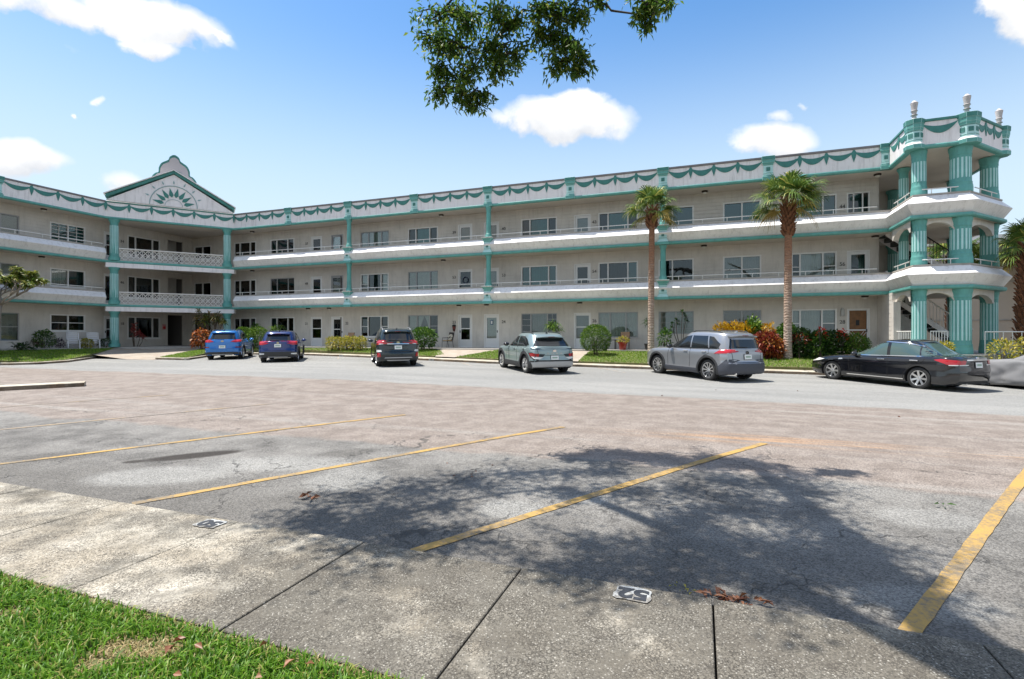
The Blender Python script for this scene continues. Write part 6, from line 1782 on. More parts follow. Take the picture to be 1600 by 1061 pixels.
# ---- black sedan
PB = dict(wb=2.837, rear=1.12, front=1.04, w=1.86, clear=0.17, wr=0.335, tw=0.225, wheel='sedan', gap=0.045, crown=0.045, fround=0.9, ftaper=0.24, rtaper=0.18, rround=0.6,
          shoulder=[(-1.12, 0.98), (-0.9, 1.02), (-0.3, 1.01), (0.5, 0.955), (1.8, 0.925), (2.4, 0.90), (3.0, 0.84), (3.5, 0.76), (3.88, 0.65)],
          tail=[(0.15, 0.16), (0.35, 0.03), (0.55, 0.0), (0.75, 0.03), (0.95, 0.05), (1.03, 0.08)], nose=[(0.15, 0.10), (0.40, 0.0), (0.60, 0.02), (0.8, 0.14)],
          cabin=dict(A=2.55, B=1.20, C=0.25, D=-0.72, w0=0.91, w1=0.68, bulge=0.05, roof=[(-0.7, 1.36), (0.0, 1.455), (0.7, 1.50), (1.2, 1.48), (1.8, 1.4)], n=4.2, pf=0.9, pr=0.80))
def spec_buick(P_, c, D, both, rear2, bvh, body):
    pt = body.data.materials[0]
    both([(2.10, 0.96), (1.40, 1.33), (1.10, 1.385), (1.02, 1.395), (0.98, 0.985)], 0.006, M_CARGLASS2, 'side_window')
    both([(0.88, 0.99), (0.92, 1.395), (0.40, 1.37), (0.10, 1.30), (0.02, 1.02)], 0.006, M_CARGLASS2, 'side_window'); both([(-0.02, 1.025), (0.06, 1.285), (-0.22, 1.16), (-0.34, 1.06), (-0.30, 1.04)], 0.006, M_CARGLASS2, 'side_window')
    # chrome line round the side glass
    loopp = [(2.22, 0.935), (-0.32, 1.02), (-0.42, 1.06), (-0.25, 1.19), (0.10, 1.325), (0.42, 1.40), (1.02, 1.425), (1.42, 1.36), (2.22, 0.955)]
    for a, b in zip(loopp, loopp[1:]):
        a, b = Vector(a), Vector(b); d = (b - a).normalized(); n = Vector((-d.y, d.x)) * 0.012; a -= d * 0.008; b += d * 0.008
        both([tuple(a + n), tuple(b + n), tuple(b - n), tuple(a - n)], 0.011, M_CHROME, 'window_trim')
    both([(0.88, 0.98), (0.98, 0.98), (1.02, 1.40), (0.92, 1.40)], 0.007, M_TRIMB, 'pillar_trim')
    seam(D, [(2.15, 0.90), (2.22, 0.70), (2.16, 0.32)]); seam(D, [(0.93, 0.96), (0.90, 0.32)]); seam(D, [(-0.20, 1.0), (-0.12, 0.86), (0.20, 0.72), (0.42, 0.45), (0.44, 0.30)])
    D([(-0.52, -0.48), (0.14, -0.40), (0.14, 0.40), (-0.52, 0.48)], 'T', 0.006, M_CARGLASS2, 'rear_window'); D([(1.52, -0.52), (2.28, -0.64), (2.28, 0.64), (1.52, 0.52)], 'T', 0.006, M_CARGLASS2, 'windscreen')
    both([(-1.10, 0.82), (-0.80, 0.80), (-0.42, 0.93), (-0.60, 0.965), (-1.10, 0.93)], 0.012, M_RED, 'tail_light'); rear2([(0.9, 0.80), (0.56, 0.82), (0.52, 0.92), (0.9, 0.935)], 0.012, M_RED, 'tail_light')
    both([(-1.12, 0.79), (-0.80, 0.775), (-0.80, 0.80), (-1.12, 0.82)], 0.014, M_CLEARL, 'reverse_light')
    D([(-0.50, 0.93), (0.50, 0.93), (0.46, 0.965), (-0.46, 0.965)], 'B', 0.02, M_CHROME, 'tail_garnish'); disc(c, bvh, 0, 0.99, 0.05, M_CHROME, 'badge', 1.2)
    both([(0.42, 0.26), (2.25, 0.26), (2.25, 0.29), (0.42, 0.29)], 0.016, M_CHROME, 'sill_trim'); both([(2.42, 0.76), (2.60, 0.74), (2.56, 0.80), (2.44, 0.81)], 0.01, M_CHROME, 'fender_vent')
    D([(-0.80, 0.20), (0.80, 0.20), (0.72, 0.32), (-0.72, 0.32)], 'B', 0.014, M_CLAD, 'rear_valance'); D([(-0.6, 0.56), (0.6, 0.56), (0.6, 0.572), (-0.6, 0.572)], 'B', 0.005, M_UNDER, 'panel_gap')
    plate(c, bvh, 0.80); mirror_house(c, 1.98, 0.87, 0.98, pt); handle(c, bvh, 1.12, 0.86, M_CHROME, 0.24); handle(c, bvh, 0.12, 0.875, M_CHROME, 0.24)
    exhaust(c, -1.10, 0.55, 0.24); exhaust(c, -1.10, -0.55, 0.24)
    both([(3.86, 0.60), (3.30, 0.68), (3.10, 0.74), (3.35, 0.76), (3.86, 0.68)], 0.012, M_CLEARL, 'head_light')
PAINT_BLACK = mat('paint_black', (0.006, 0.0065, 0.009), 0.12, 0.0, coat=1.0)

HD = R(128)
car('parked_suv', 'silver SUV with red wedge tail lights and dark grey bumper', PR, 0.87, 19.73, R(133), PAINT_SILVER, spec_rav)
car('parked_crossover', 'pale mint-grey crossover with black wheel-arch cladding and low corner tail lights', PK, -5.75, 19.53, R(131), PAINT_MINT, spec_kona)
car('parked_suv', 'dark green almost black SUV with silver roof rails seen from behind', PN, -13.0, 20.2, R(129), PAINT_GREEN, spec_rogue)
car('parked_crossover', 'deep royal blue small crossover next to the bright blue SUV', PQ, -20.45, 20.95, R(127), PAINT_DBLUE, spec_qash)
car('parked_suv', 'bright sky-blue SUV at the left end of the parked row', PT, -25.27, 21.9, R(127), PAINT_BLUE, spec_tucson)
car('parked_sedan', 'glossy black sedan with chrome window line and red tail light', PB, 6.98, 19.9, R(131.5), PAINT_BLACK, spec_buick)

# ---- car under a grey cover
def covered_car():
    P_ = dict(PB); P_['clear'] = 0.13; P_['w'] = 1.98
    z = lot_z(19.8, 11.3)
    c = empty('covered_car', W(11.3, 19.8, z), -PH + R(132), 'car hidden under a grey fabric cover beside the black sedan', 'car')
    bm = body_shell(P_)
    for v in bm.verts:
        p = v.co
        hang = sst(p.z, 0.85, 0.25)
        a = math.atan2(p.y, (p.x - 1.35) * 0.45)
        f = math.sin(a * 17 + 2 * math.sin(p.x * 2.1)) * 0.035 + 0.02 * math.sin(a * 41 + p.z * 3)
        out = Vector((p.x - 1.35, p.y * 2.2, 0)).normalized()
        v.co += out * (hang * (0.10 + f) ) + Vector((0, 0, 1)) * 0.03 * noise.noise(p * 2.2) + out * 0.05 * noise.noise(Vector((p.x * 2.0 + p.z * 2.5, p.y * 2.0, p.z * 1.2))) + out * 0.025 * noise.noise(p * 6.0)
        d = noise.noise(Vector((p.x * 1.5, p.y * 1.5, p.z * 5)))
        v.co.z += 0.012 * d
    me = bpy.data.meshes.new('fabric_cover'); bm.to_mesh(me); bm.free()
    me.materials.append(mat('cover_fabric', (0.20, 0.20, 0.205), 0.9, spec=0.1, var=0.10, scale=1.4, bump=0.25, bscale=14))
    for p in me.polygons: p.use_smooth = True
    put('fabric_cover', me, c)
    for xc in (0.0, P_['wb']):
        for sg in (1, -1):
            tyre, rim = wheel_mesh(0.335, 0.225, 'sedan')
            wo = put('wheel', tyre, c, loc=(xc, sg * 0.80, 0.335), rot=(0, 0.4, 0 if sg > 0 else math.pi)); put('rim', rim, wo)
covered_car()
# ------------------------------------------------------------------ vegetation
import numpy as np
RG = np.random.default_rng(11)
def nmesh(name, V, F_, mats, mi=None, smooth=False):
    """V (n,3), F_ (m,4) or (m,3) numpy arrays -> mesh"""
    me = bpy.data.meshes.new(name)
    k = F_.shape[1]
    me.vertices.add(len(V)); me.vertices.foreach_set('co', np.ascontiguousarray(V, dtype=np.float32).ravel())
    me.loops.add(F_.size); me.loops.foreach_set('vertex_index', np.ascontiguousarray(F_, dtype=np.int32).ravel())
    me.polygons.add(len(F_)); me.polygons.foreach_set('loop_start', np.arange(0, F_.size, k, dtype=np.int32))
    for m in (mats if isinstance(mats, (list, tuple)) else [mats]): me.materials.append(m)
    if mi is not None: me.polygons.foreach_set('material_index', np.ascontiguousarray(mi, dtype=np.int32))
    if smooth: me.polygons.foreach_set('use_smooth', np.ones(len(F_), dtype=bool))
    me.update(calc_edges=True); me.validate()
    return me
def unit(a): return a / np.maximum(np.linalg.norm(a, axis=1, keepdims=True), 1e-6)
def leaf_arrays(C, D, L_, Wd, fold=0.25, droop=0.25):
    """leaves from base points C along D: two quads each, folded at the midrib and bent down at the tip"""
    n = len(C); up = np.tile([0, 0, 1.0], (n, 1)) + RG.normal(0, 0.45, (n, 3))
    S = unit(np.cross(D, up)); Nn = unit(np.cross(S, D))
    L_ = np.asarray(L_).reshape(-1, 1) * np.ones((n, 1)); Wd = np.asarray(Wd).reshape(-1, 1) * np.ones((n, 1))
    mid = C + D * L_ * 0.45; tip = C + D * L_ - np.array([[0, 0, 1.0]]) * L_ * droop
    a = mid + S * Wd * 0.5 + Nn * Wd * fold; b = mid - S * Wd * 0.5 + Nn * Wd * fold
    V = np.stack([C, a, tip, b, mid], 1).reshape(-1, 3)
    i = np.arange(n)[:, None] * 5
    F_ = np.concatenate([i + np.array([[0, 1, 2, 4]]), i + np.array([[0, 4, 2, 3]])], 1).reshape(-1, 4)
    return V, F_
def blob_points(n, rad, bump=0.18, fill=0.35, seed=0, flat_bottom=True):
    """points through a lumpy ellipsoid, mostly near its surface; returns points and outward directions"""
    d = unit(RG.normal(0, 1, (n, 3)))
    if flat_bottom: d[:, 2] = np.where(d[:, 2] < -0.8, -d[:, 2] * 0.5, d[:, 2])
    d = unit(d)
    ph = RG.uniform(0, 6.28, (3, 3))
    lum = sum(np.sin(d @ np.array([[3.1, 4.3, 2.7], [5.3, 2.2, 4.9], [7.7, 6.1, 8.3]][k]) * (1 + 0.6 * k) + seed + ph[k, 0]) for k in range(3)) / 3
    r = (1 + bump * lum) * np.where(RG.random(n) < fill, RG.uniform(0.35, 0.9, n), RG.uniform(0.86, 1.04, n))
    return d * r[:, None] * np.array(rad), d
def foliage(name, parent, C, D, L_, Wd, m, fold=0.25, droop=0.25, loc=None):
    V, F_ = leaf_arrays(C, unit(D), L_, Wd, fold, droop)
    return put(name, nmesh(name, V, F_, m), parent, loc)

LF_GREEN = leaf_mat('leaf_green', (0.025, 0.075, 0.012), (0.085, 0.19, 0.025), (0.20, 0.28, 0.05))
LF_CLIP = leaf_mat('leaf_clipped', (0.030, 0.085, 0.010), (0.13, 0.24, 0.022), (0.24, 0.32, 0.05))
LF_DARK = leaf_mat('leaf_dark', (0.015, 0.045, 0.012), (0.05, 0.11, 0.02), (0.10, 0.16, 0.03))
LF_OAK = leaf_mat('leaf_oak', (0.040, 0.10, 0.016), (0.14, 0.24, 0.036), (0.32, 0.36, 0.07), transl=0.5)
LF_YELLOW = leaf_mat('leaf_yellow', (0.16, 0.20, 0.03), (0.55, 0.45, 0.06), (0.65, 0.55, 0.16))
LF_GOLD = leaf_mat('leaf_gold', (0.40, 0.20, 0.01), (0.62, 0.40, 0.02), (0.65, 0.48, 0.08))
LF_ORANGE = leaf_mat('leaf_orange', (0.20, 0.04, 0.012), (0.50, 0.16, 0.03), (0.55, 0.30, 0.08))
LF_RED = leaf_mat('leaf_red', (0.07, 0.010, 0.010), (0.32, 0.05, 0.025), (0.50, 0.28, 0.07))
LF_PINK = leaf_mat('leaf_pink', (0.18, 0.02, 0.025), (0.36, 0.08, 0.06), (0.45, 0.2, 0.15))
LF_PLUM = leaf_mat('leaf_plumeria', (0.06, 0.12, 0.02), (0.24, 0.26, 0.04), (0.42, 0.36, 0.12))
LF_DRAC = leaf_mat('leaf_dracaena', (0.05, 0.06, 0.02), (0.25, 0.20, 0.05), (0.40, 0.22, 0.12))
LF_PALM = leaf_mat('leaf_palm', (0.045, 0.095, 0.018), (0.17, 0.25, 0.05), (0.42, 0.38, 0.10), transl=0.25)
LF_PALMY = leaf_mat('leaf_palm_old', (0.26, 0.20, 0.04), (0.48, 0.34, 0.08), None, transl=0.25)
LF_FLOWER = leaf_mat('flower_red', (0.45, 0.01, 0.01), (0.65, 0.05, 0.02), (0.7, 0.2, 0.2))
M_BARK = mat('bark', (0.10, 0.075, 0.055), 0.9, var=0.4, scale=12, bump=0.8, bscale=30)
M_STEM = mat('green_stem', (0.10, 0.12, 0.05), 0.8, var=0.3, scale=20)
M_PALMT = mat('palm_trunk', (0.40, 0.30, 0.23), 0.9, var=0.28, scale=7, bump=0.8, bscale=22)
M_BOOT = mat('palm_boot', (0.17, 0.072, 0.035), 0.9, var=0.45, scale=9, bump=0.5, bscale=25)

PLANT_GROUP = None
def shrub(label, u, v, rad, n, L_, Wd, m, name='shrub', zc=None, bump=0.18, fill=0.35, up=0.35, fold=0.25, droop=0.2, cat='shrub', stems=5, group=None, out=1.0):
    """a leafy mass on short stems: > foliage, stem"""
    zg = terr(u, v)
    o = empty(name, W(u, v, zg), RG.uniform(0, 6.28), label, cat, group)
    zc = rad[2] * 0.95 if zc is None else zc
    C, d = blob_points(n, rad, bump, fill)
    C[:, 2] += zc
    C[:, 2] = np.maximum(C[:, 2], 0.04)
    D = d * out + RG.normal(0, 0.55, (n, 3)) + np.array([[0, 0, up]])
    foliage('foliage', o, C, D, RG.uniform(0.7, 1.2, n) * L_, RG.uniform(0.75, 1.15, n) * Wd, m, fold, droop)
    mb = MB()
    for k in range(stems):
        a = RG.uniform(0, 6.28); r = RG.uniform(0.2, 0.6)
        mb.tube([(0.06 * math.cos(a), 0.06 * math.sin(a), -0.05), (rad[0] * r * 0.5 * math.cos(a), rad[1] * r * 0.5 * math.sin(a), zc * 0.7), (rad[0] * r * math.cos(a), rad[1] * r * math.sin(a), zc * 1.15)], [0.022, 0.016, 0.008], 5)
    mb.build('stem', M_BARK, o)
    return o
def tuft_plant(label, u, v, stems, L_, Wd, m, name, cat='plant', group=None, nl=26, z0=None, curl=0.35, spread=0.9, stem_r=0.02, stem_mat=None, leaf2=None):
    """upright stems each ending in a rosette of strap leaves: > stem, foliage. stems: (du, dv, height, lean)"""
    zg = terr(u, v) if z0 is None else z0
    o = empty(name, W(u, v, zg), -PH, label, cat, group)
    mb = MB(); Cs, Ds = [], []
    for (du, dv, h, ln) in stems:
        a = RG.uniform(0, 6.28); tip = (du + ln * math.cos(a), dv + ln * math.sin(a), h)
        mb.tube([(du * 0.3, dv * 0.3, -0.05), (du * 0.8, dv * 0.8, h * 0.5), tip], [stem_r * 1.4, stem_r, stem_r * 0.8], 6)
        th = RG.uniform(0, 6.28, nl); el = RG.uniform(-0.35, 1.2, nl)
        D = np.stack([np.cos(th) * np.cos(el) * spread, np.sin(th) * np.cos(el) * spread, np.sin(el)], 1)
        Cs.append(np.tile(tip, (nl, 1)) + np.stack([np.zeros(nl), np.zeros(nl), RG.uniform(-0.25, 0.05, nl) * min(1.0, h)], 1)); Ds.append(D)
    C, D = np.concatenate(Cs), np.concatenate(Ds)
    n = len(C)
    foliage('foliage', o, C, D, RG.uniform(0.7, 1.15, n) * L_, RG.uniform(0.8, 1.2, n) * Wd, m, 0.15, curl)
    if leaf2:
        k = n // 3; foliage('foliage', o, C[:k], D[:k] + RG.normal(0, 0.3, (k, 3)), L_ * 0.9, Wd, leaf2, 0.15, curl)
    mb.build('stem', stem_mat or M_BARK, o, smooth=True)
    return o

# ---- sabal palms
def palm_trunk_mat():
    """weathered grey wood low down, younger red-brown fibre above, with close leaf-scar rings"""
    if 'palm_trunk_mat' in MATS: return MATS['palm_trunk_mat']
    m = bpy.data.materials.new('palm_trunk_wood'); m.use_nodes = True
    N, L = m.node_tree.nodes, m.node_tree.links; p = N['Principled BSDF']; p.inputs['Roughness'].default_value = 0.9
    tc = N.new('ShaderNodeTexCoord'); sx = N.new('ShaderNodeSeparateXYZ'); L.new(tc.outputs['Object'], sx.inputs[0])
    n = N.new('ShaderNodeTexNoise'); n.inputs['Scale'].default_value = 3.0; n.inputs['Detail'].default_value = 8; L.new(tc.outputs['Object'], n.inputs['Vector'])
    a = N.new('ShaderNodeMath'); a.operation = 'MULTIPLY_ADD'; L.new(n.outputs['Fac'], a.inputs[0]); a.inputs[1].default_value = 3.2; L.new(sx.outputs['Z'], a.inputs[2])
    k = N.new('ShaderNodeMapRange'); L.new(a.outputs[0], k.inputs[0]); k.inputs[1].default_value = 2.6; k.inputs[2].default_value = 6.6
    mx = N.new('ShaderNodeMix'); mx.data_type = 'RGBA'; L.new(k.outputs[0], mx.inputs['Factor'])
    mx.inputs['A'].default_value = (0.46, 0.37, 0.30, 1); mx.inputs['B'].default_value = (0.30, 0.15, 0.085, 1)
    w = N.new('ShaderNodeTexWave'); w.wave_type = 'BANDS'; w.bands_direction = 'Z'; w.inputs['Scale'].default_value = 2.6; w.inputs['Distortion'].default_value = 9.0; w.inputs['Detail'].default_value = 4; w.inputs['Detail Scale'].default_value = 2.0
    L.new(tc.outputs['Object'], w.inputs['Vector'])
    k2 = N.new('ShaderNodeMapRange'); L.new(w.outputs['Fac'], k2.inputs[0]); k2.inputs[1].default_value = 0.0; k2.inputs[2].default_value = 0.45; k2.inputs[3].default_value = 0.55; k2.inputs[4].default_value = 0.0
    m2 = N.new('ShaderNodeMix'); m2.data_type = 'RGBA'; L.new(k2.outputs[0], m2.inputs['Factor']); L.new(mx.outputs['Result'], m2.inputs['A']); m2.inputs['B'].default_value = (0.12, 0.07, 0.045, 1)
    L.new(m2.outputs['Result'], p.inputs['Base Color'])
    b = N.new('ShaderNodeBump'); b.inputs['Strength'].default_value = 0.9; b.inputs['Distance'].default_value = 0.02; L.new(w.outputs['Fac'], b.inputs['Height']); L.new(b.outputs[0], p.inputs['Normal'])
    MATS['palm_trunk_mat'] = m
    return m
def fan_frond(V, F_, base, d, plen, flen, nseg=30):
    """petiole plus a fan blade of separate drooping segments, appended to the lists"""
    d = Vector(d).normalized(); base = Vector(base)
    side = d.cross(Vector((0, 0, 1)))
    if side.length < 0.05: side = Vector((1, 0, 0))
    side.normalize(); nrm = side.cross(d).normalized()
    # petiole as a flat curved strip
    sag = 0.10 * plen
    p = [base, base + d * plen * 0.5 + Vector((0, 0, sag * 0.4)), base + d * plen - Vector((0, 0, sag * 0.3))]
    for a, b in zip(p, p[1:]):
        i = len(V); w = 0.022
        V += [a - side * w, a + side * w, b + side * w, b - side * w]; F_.append((i, i + 1, i + 2, i + 3))
    hub = p[-1]; d2 = (p[2] - p[1]).normalized()
    tw = random.uniform(-0.5, 0.5)
    s2 = (side * math.cos(tw) + nrm * math.sin(tw)).normalized(); n2 = s2.cross(d2).normalized()
    for k in range(nseg):
        t = (k / (nseg - 1) - 0.5) * 2
        ang = t * R(118)
        dirn = d2 * math.cos(ang) + s2 * math.sin(ang)
        L_ = flen * (0.72 + 0.28 * math.cos(ang * 0.8)) * random.uniform(0.88, 1.08)
        fold = n2 * (0.10 * math.cos(ang) - 0.16 * abs(t)) * L_
        w = L_ * 0.032
        q = dirn.cross(n2).normalized() * w
        m1 = hub + dirn * L_ * 0.45 + fold * 0.3
        dr = random.uniform(0.14, 0.55)
        m2 = hub + dirn * L_ * 0.78 + fold * 0.4 - Vector((0, 0, L_ * dr * 0.35))
        tp = hub + dirn * L_ * 0.98 + fold * 0.3 - Vector((0, 0, L_ * dr))
        i = len(V)
        V += [hub - q * 0.25, hub + q * 0.25, m1 + q, m1 - q, m2 + q * 0.75, m2 - q * 0.75, tp + q * 0.1, tp - q * 0.1]
        F_ += [(i, i + 1, i + 2, i + 3), (i + 3, i + 2, i + 4, i + 5), (i + 5, i + 4, i + 6, i + 7)]
def sabal(label, u, v, zg, zt, r0, r1, crown, nf=34, seed=1, lean=(0.0, 0.0), boot_len=0.6, name='palm_tree', boots_to=None):
    random.seed(seed)
    o = empty(name, W(u, v, zg), 0, label, 'palm tree', 'palm trees around the building')
    H = zt - zg
    mb = MB(); n = 22; rings = 26; vs, fs = [], []
    for j in range(rings + 1):
        t = j / rings; cx, cy = lean[0] * t * t, lean[1] * t * t
        r = lerp(r0, r1, t) * (1 + 0.16 * math.exp(-t * 22)) * (1 + random.uniform(-0.02, 0.02))
        for i in range(n):
            a = 2 * math.pi * i / n; rr = r * (1 + 0.035 * noise.noise(Vector((math.cos(a) * 2.2, math.sin(a) * 2.2, t * H * 2.3 + seed))))
            vs.append((cx + rr * math.cos(a), cy + rr * math.sin(a), t * H - (0.08 if j == 0 else 0)))
    for j in range(rings):
        for i in range(n): fs.append((j * n + i, j * n + (i + 1) % n, (j + 1) * n + (i + 1) % n, (j + 1) * n + i))
    mb.add(vs, fs); mb.build('trunk', palm_trunk_mat(), o, smooth=True)
    # boots: old leaf bases criss-crossed under the crown
    mb = MB(); b0 = H - boot_len if boots_to is None else boots_to
    nb = int((H - b0) / 0.6 * 40)
    for k in range(nb):
        t = k / nb; z = lerp(b0, H + 0.12, t); a = k * 2.39996; cx, cy = lean[0] * (z / H) ** 2, lean[1] * (z / H) ** 2
        rr = lerp(r0, r1, z / H) * 0.96; ca, sa = math.cos(a), math.sin(a); tx, ty = -sa, ca; w = 0.065; ln = random.uniform(0.20, 0.32); out = random.uniform(0.10, 0.20)
        b_ = Vector((cx + ca * rr, cy + sa * rr, z)); e_ = b_ + Vector((ca * out, sa * out, ln)); T_ = Vector((tx, ty, 0))
        mb.add([b_ - T_ * w, b_ + T_ * w, e_ + T_ * w * 0.6, e_ - T_ * w * 0.6, b_ - T_ * w + Vector((ca, sa, 0)) * 0.05, b_ + T_ * w + Vector((ca, sa, 0)) * 0.05, e_ + T_ * w * 0.5 + Vector((ca, sa, -0.3)) * 0.05, e_ - T_ * w * 0.5 + Vector((ca, sa, -0.3)) * 0.05],
               [(0, 3, 2, 1), (4, 5, 6, 7), (0, 1, 5, 4), (1, 2, 6, 5), (2, 3, 7, 6), (3, 0, 4, 7)])
    mb.build('leaf_boots', M_BOOT, o)
    top = Vector((lean[0], lean[1], H + 0.1))
    for part, cnt, rng_el, m in (('crown', nf, (-16, 84), LF_PALM), ('old_fronds', 3, (-40, -14), LF_PALMY)):
        V, F_ = [], []
        for k in range(cnt):
            a = k * 2.39996 + random.uniform(-0.3, 0.3)
            s = (k + 0.5) / cnt
            el = R(lerp(rng_el[0], rng_el[1], s) + random.uniform(-8, 8))
            d = (math.cos(a) * math.cos(el), math.sin(a) * math.cos(el), math.sin(el))
            pl = crown * random.uniform(0.46, 0.68); fl = crown * random.uniform(0.50, 0.66)
            fan_frond(V, F_, top, d, pl, fl)
        me = nmesh(part, np.array([tuple(p) for p in V]), np.array(F_), m)
        put(part, me, o)
    return o
def zt_at(u, v, py):
    return CAM_H + (524 - py) / 806.0 * W(u, v).y
sabal('slender sabal palm in front of the middle teal column, trunk rising behind the silver SUV', -2.28, 26.0, terr(-2.28, 26.0), zt_at(-2.28, 26.0, 332), 0.155, 0.135, 1.27, 26, 3, (0.05, 0.0), 0.80)
sabal('taller sabal palm on the lawn beside the red croton, left of the black sedan', 3.67, 26.03, terr(3.67, 26.03), zt_at(3.67, 26.03, 317), 0.175, 0.145, 1.46, 29, 8, (0.04, 0.0), 1.50)
sabal('sabal palm with a rough brown trunk cut off by the right edge of the picture', 12.46, 26.95, 0.55, zt_at(12.46, 26.95, 388), 0.24, 0.20, 1.12, 28, 5, (0.12, 0.0), 0.5, boots_to=0.8)
sabal('distant palm trunk seen through the stair tower arches', 15.6, 41.9, 0.6, 6.6, 0.26, 0.24, 2.0, 26, 6, (0.0, 0.0), 0.5, boots_to=1.0)
sabal('distant palm whose fronds show through the upper tower opening', 20.5, 44.5, 0.6, 6.9, 0.22, 0.20, 2.0, 26, 9, (0.3, 0.0), 0.5)

# ---- plantings along the building
shrub('round clipped green bush beside the walk right of the mint-grey car', -4.98, 25.9, (0.74, 0.74, 0.72), 5200, 0.085, 0.042, LF_CLIP, 'round_bush', zc=0.80, bump=0.04, fill=0.25, stems=8)
shrub('leafy dark green bush right behind the dark green SUV', -15.55, 27.0, (0.78, 0.7, 0.62), 1500, 0.17, 0.085, LF_GREEN, 'round_bush', zc=0.72, bump=0.15, fill=0.3)
for k, du in enumerate((-0.6, 0.6)):
    shrub(('left' if k == 0 else 'right') + ' half of the clipped green hedge behind the two blue cars', -28.9 + du, 27.0 + 0.05 * k, (0.72, 0.55, 0.72), 2300, 0.10, 0.055, LF_CLIP, 'hedge', zc=0.78, bump=0.06, fill=0.25, cat='hedge')
AR = [(-28.1, 28.35, 'small feathery areca palm under the window behind the deep blue crossover'), (-29.9, 28.4, 'small feathery areca palm above the clipped hedge'), (-7.9, 28.35, 'small areca palm under the barred window behind the mint-grey car')]
for u, v, lb in AR:
    st = [(RG.uniform(-0.2, 0.2), RG.uniform(-0.15, 0.15), RG.uniform(0.9, 1.5), 0.12) for _ in range(7)]
    tuft_plant(lb, u, v, st, 0.62, 0.05, LF_CLIP, 'areca_palm', nl=20, z0=F0 - 0.02, curl=0.5, stem_r=0.012, stem_mat=M_STEM)
for k in range(5):
    shrub(['leftmost', 'second', 'third', 'fourth', 'rightmost'][k] + ' of the yellow crotons in the row left of the dark green SUV', -22.1 + 0.56 * k, 26.95, (0.36, 0.34, 0.42), 420, 0.17, 0.055, LF_YELLOW, 'croton_bush', zc=0.42, bump=0.15, fill=0.3, up=0.7, group='yellow crotons in a row')
shrub('orange croton bush at the left edge of the bright blue SUV', -31.2, 25.1, (0.50, 0.50, 0.66), 620, 0.21, 0.085, LF_ORANGE, 'croton_bush', zc=0.72, bump=0.2, up=0.1, droop=0.5)
tuft_plant('dracaena tree with bare stems and spiky rosettes left of the entrance column', -31.75, 26.3, [(RG.uniform(-1.0, 1.0), RG.uniform(-0.4, 0.4), RG.uniform(1.7, 2.65), 0.25) for _ in range(17)], 0.46, 0.075, LF_DRAC, 'dracaena_tree', 'tree', nl=24, curl=0.4, stem_r=0.028, leaf2=LF_PLUM)
tuft_plant('pinkish red cordyline beside the left entrance column', -36.75, 24.55, [(-0.30, 0.1, 1.6, 0.1), (-0.2, -0.1, 1.25, 0.1), (-0.3, 0.05, 0.9, 0.1), (0.25, 0.2, 1.15, 0.15), (0.45, 0.3, 0.85, 0.1), (-0.25, 0.0, 1.4, 0.1)], 0.34, 0.075, LF_PINK, 'cordyline', nl=26, curl=0.3, spread=0.7)
shrub('bright green bush against the left wing wall', -37.55, 19.7, (0.52, 0.5, 0.55), 1000, 0.12, 0.07, LF_GREEN, 'round_bush', zc=0.58, bump=0.15)
shrub('small purple-leaved plant right of the bright green bush', -37.4, 20.45, (0.25, 0.25, 0.30), 240, 0.12, 0.05, leaf_mat('leaf_purple', (0.03, 0.015, 0.03), (0.10, 0.06, 0.09)), 'small_plant', zc=0.35, cat='plant')
shrub('small yellow-green bush between the two white lawn chairs', -37.1, 21.75, (0.36, 0.36, 0.32), 420, 0.12, 0.06, LF_YELLOW, 'round_bush', zc=0.32)
shrub('small dark green bush right of the white lawn chairs', -37.2, 22.95, (0.38, 0.36, 0.32), 450, 0.11, 0.06, LF_DARK, 'round_bush', zc=0.30)
tuft_plant('spiky agave with arching dark leaves at the left wing', -36.9, 18.1, [(0.0, 0.0, 0.18, 0.0), (0.25, 0.15, 0.15, 0.0)], 0.80, 0.10, LF_DARK, 'agave', nl=22, curl=0.45)
tuft_plant('brown bromeliad with long curved leaves left of the bright green bush', -37.3, 19.05, [(0.0, 0.0, 0.25, 0.0)], 0.85, 0.06, leaf_mat('leaf_brown', (0.05, 0.025, 0.02), (0.12, 0.07, 0.05)), 'bromeliad', nl=9, curl=0.9, spread=0.8)
tuft_plant('low yellow-orange croton at the left picture edge', -34.7, 15.9, [(0.0, 0.0, 0.9, 0.1), (0.15, 0.1, 0.7, 0.1), (-0.2, 0.1, 1.1, 0.1)], 0.28, 0.08, LF_GOLD, 'croton_bush', nl=22, curl=0.3)
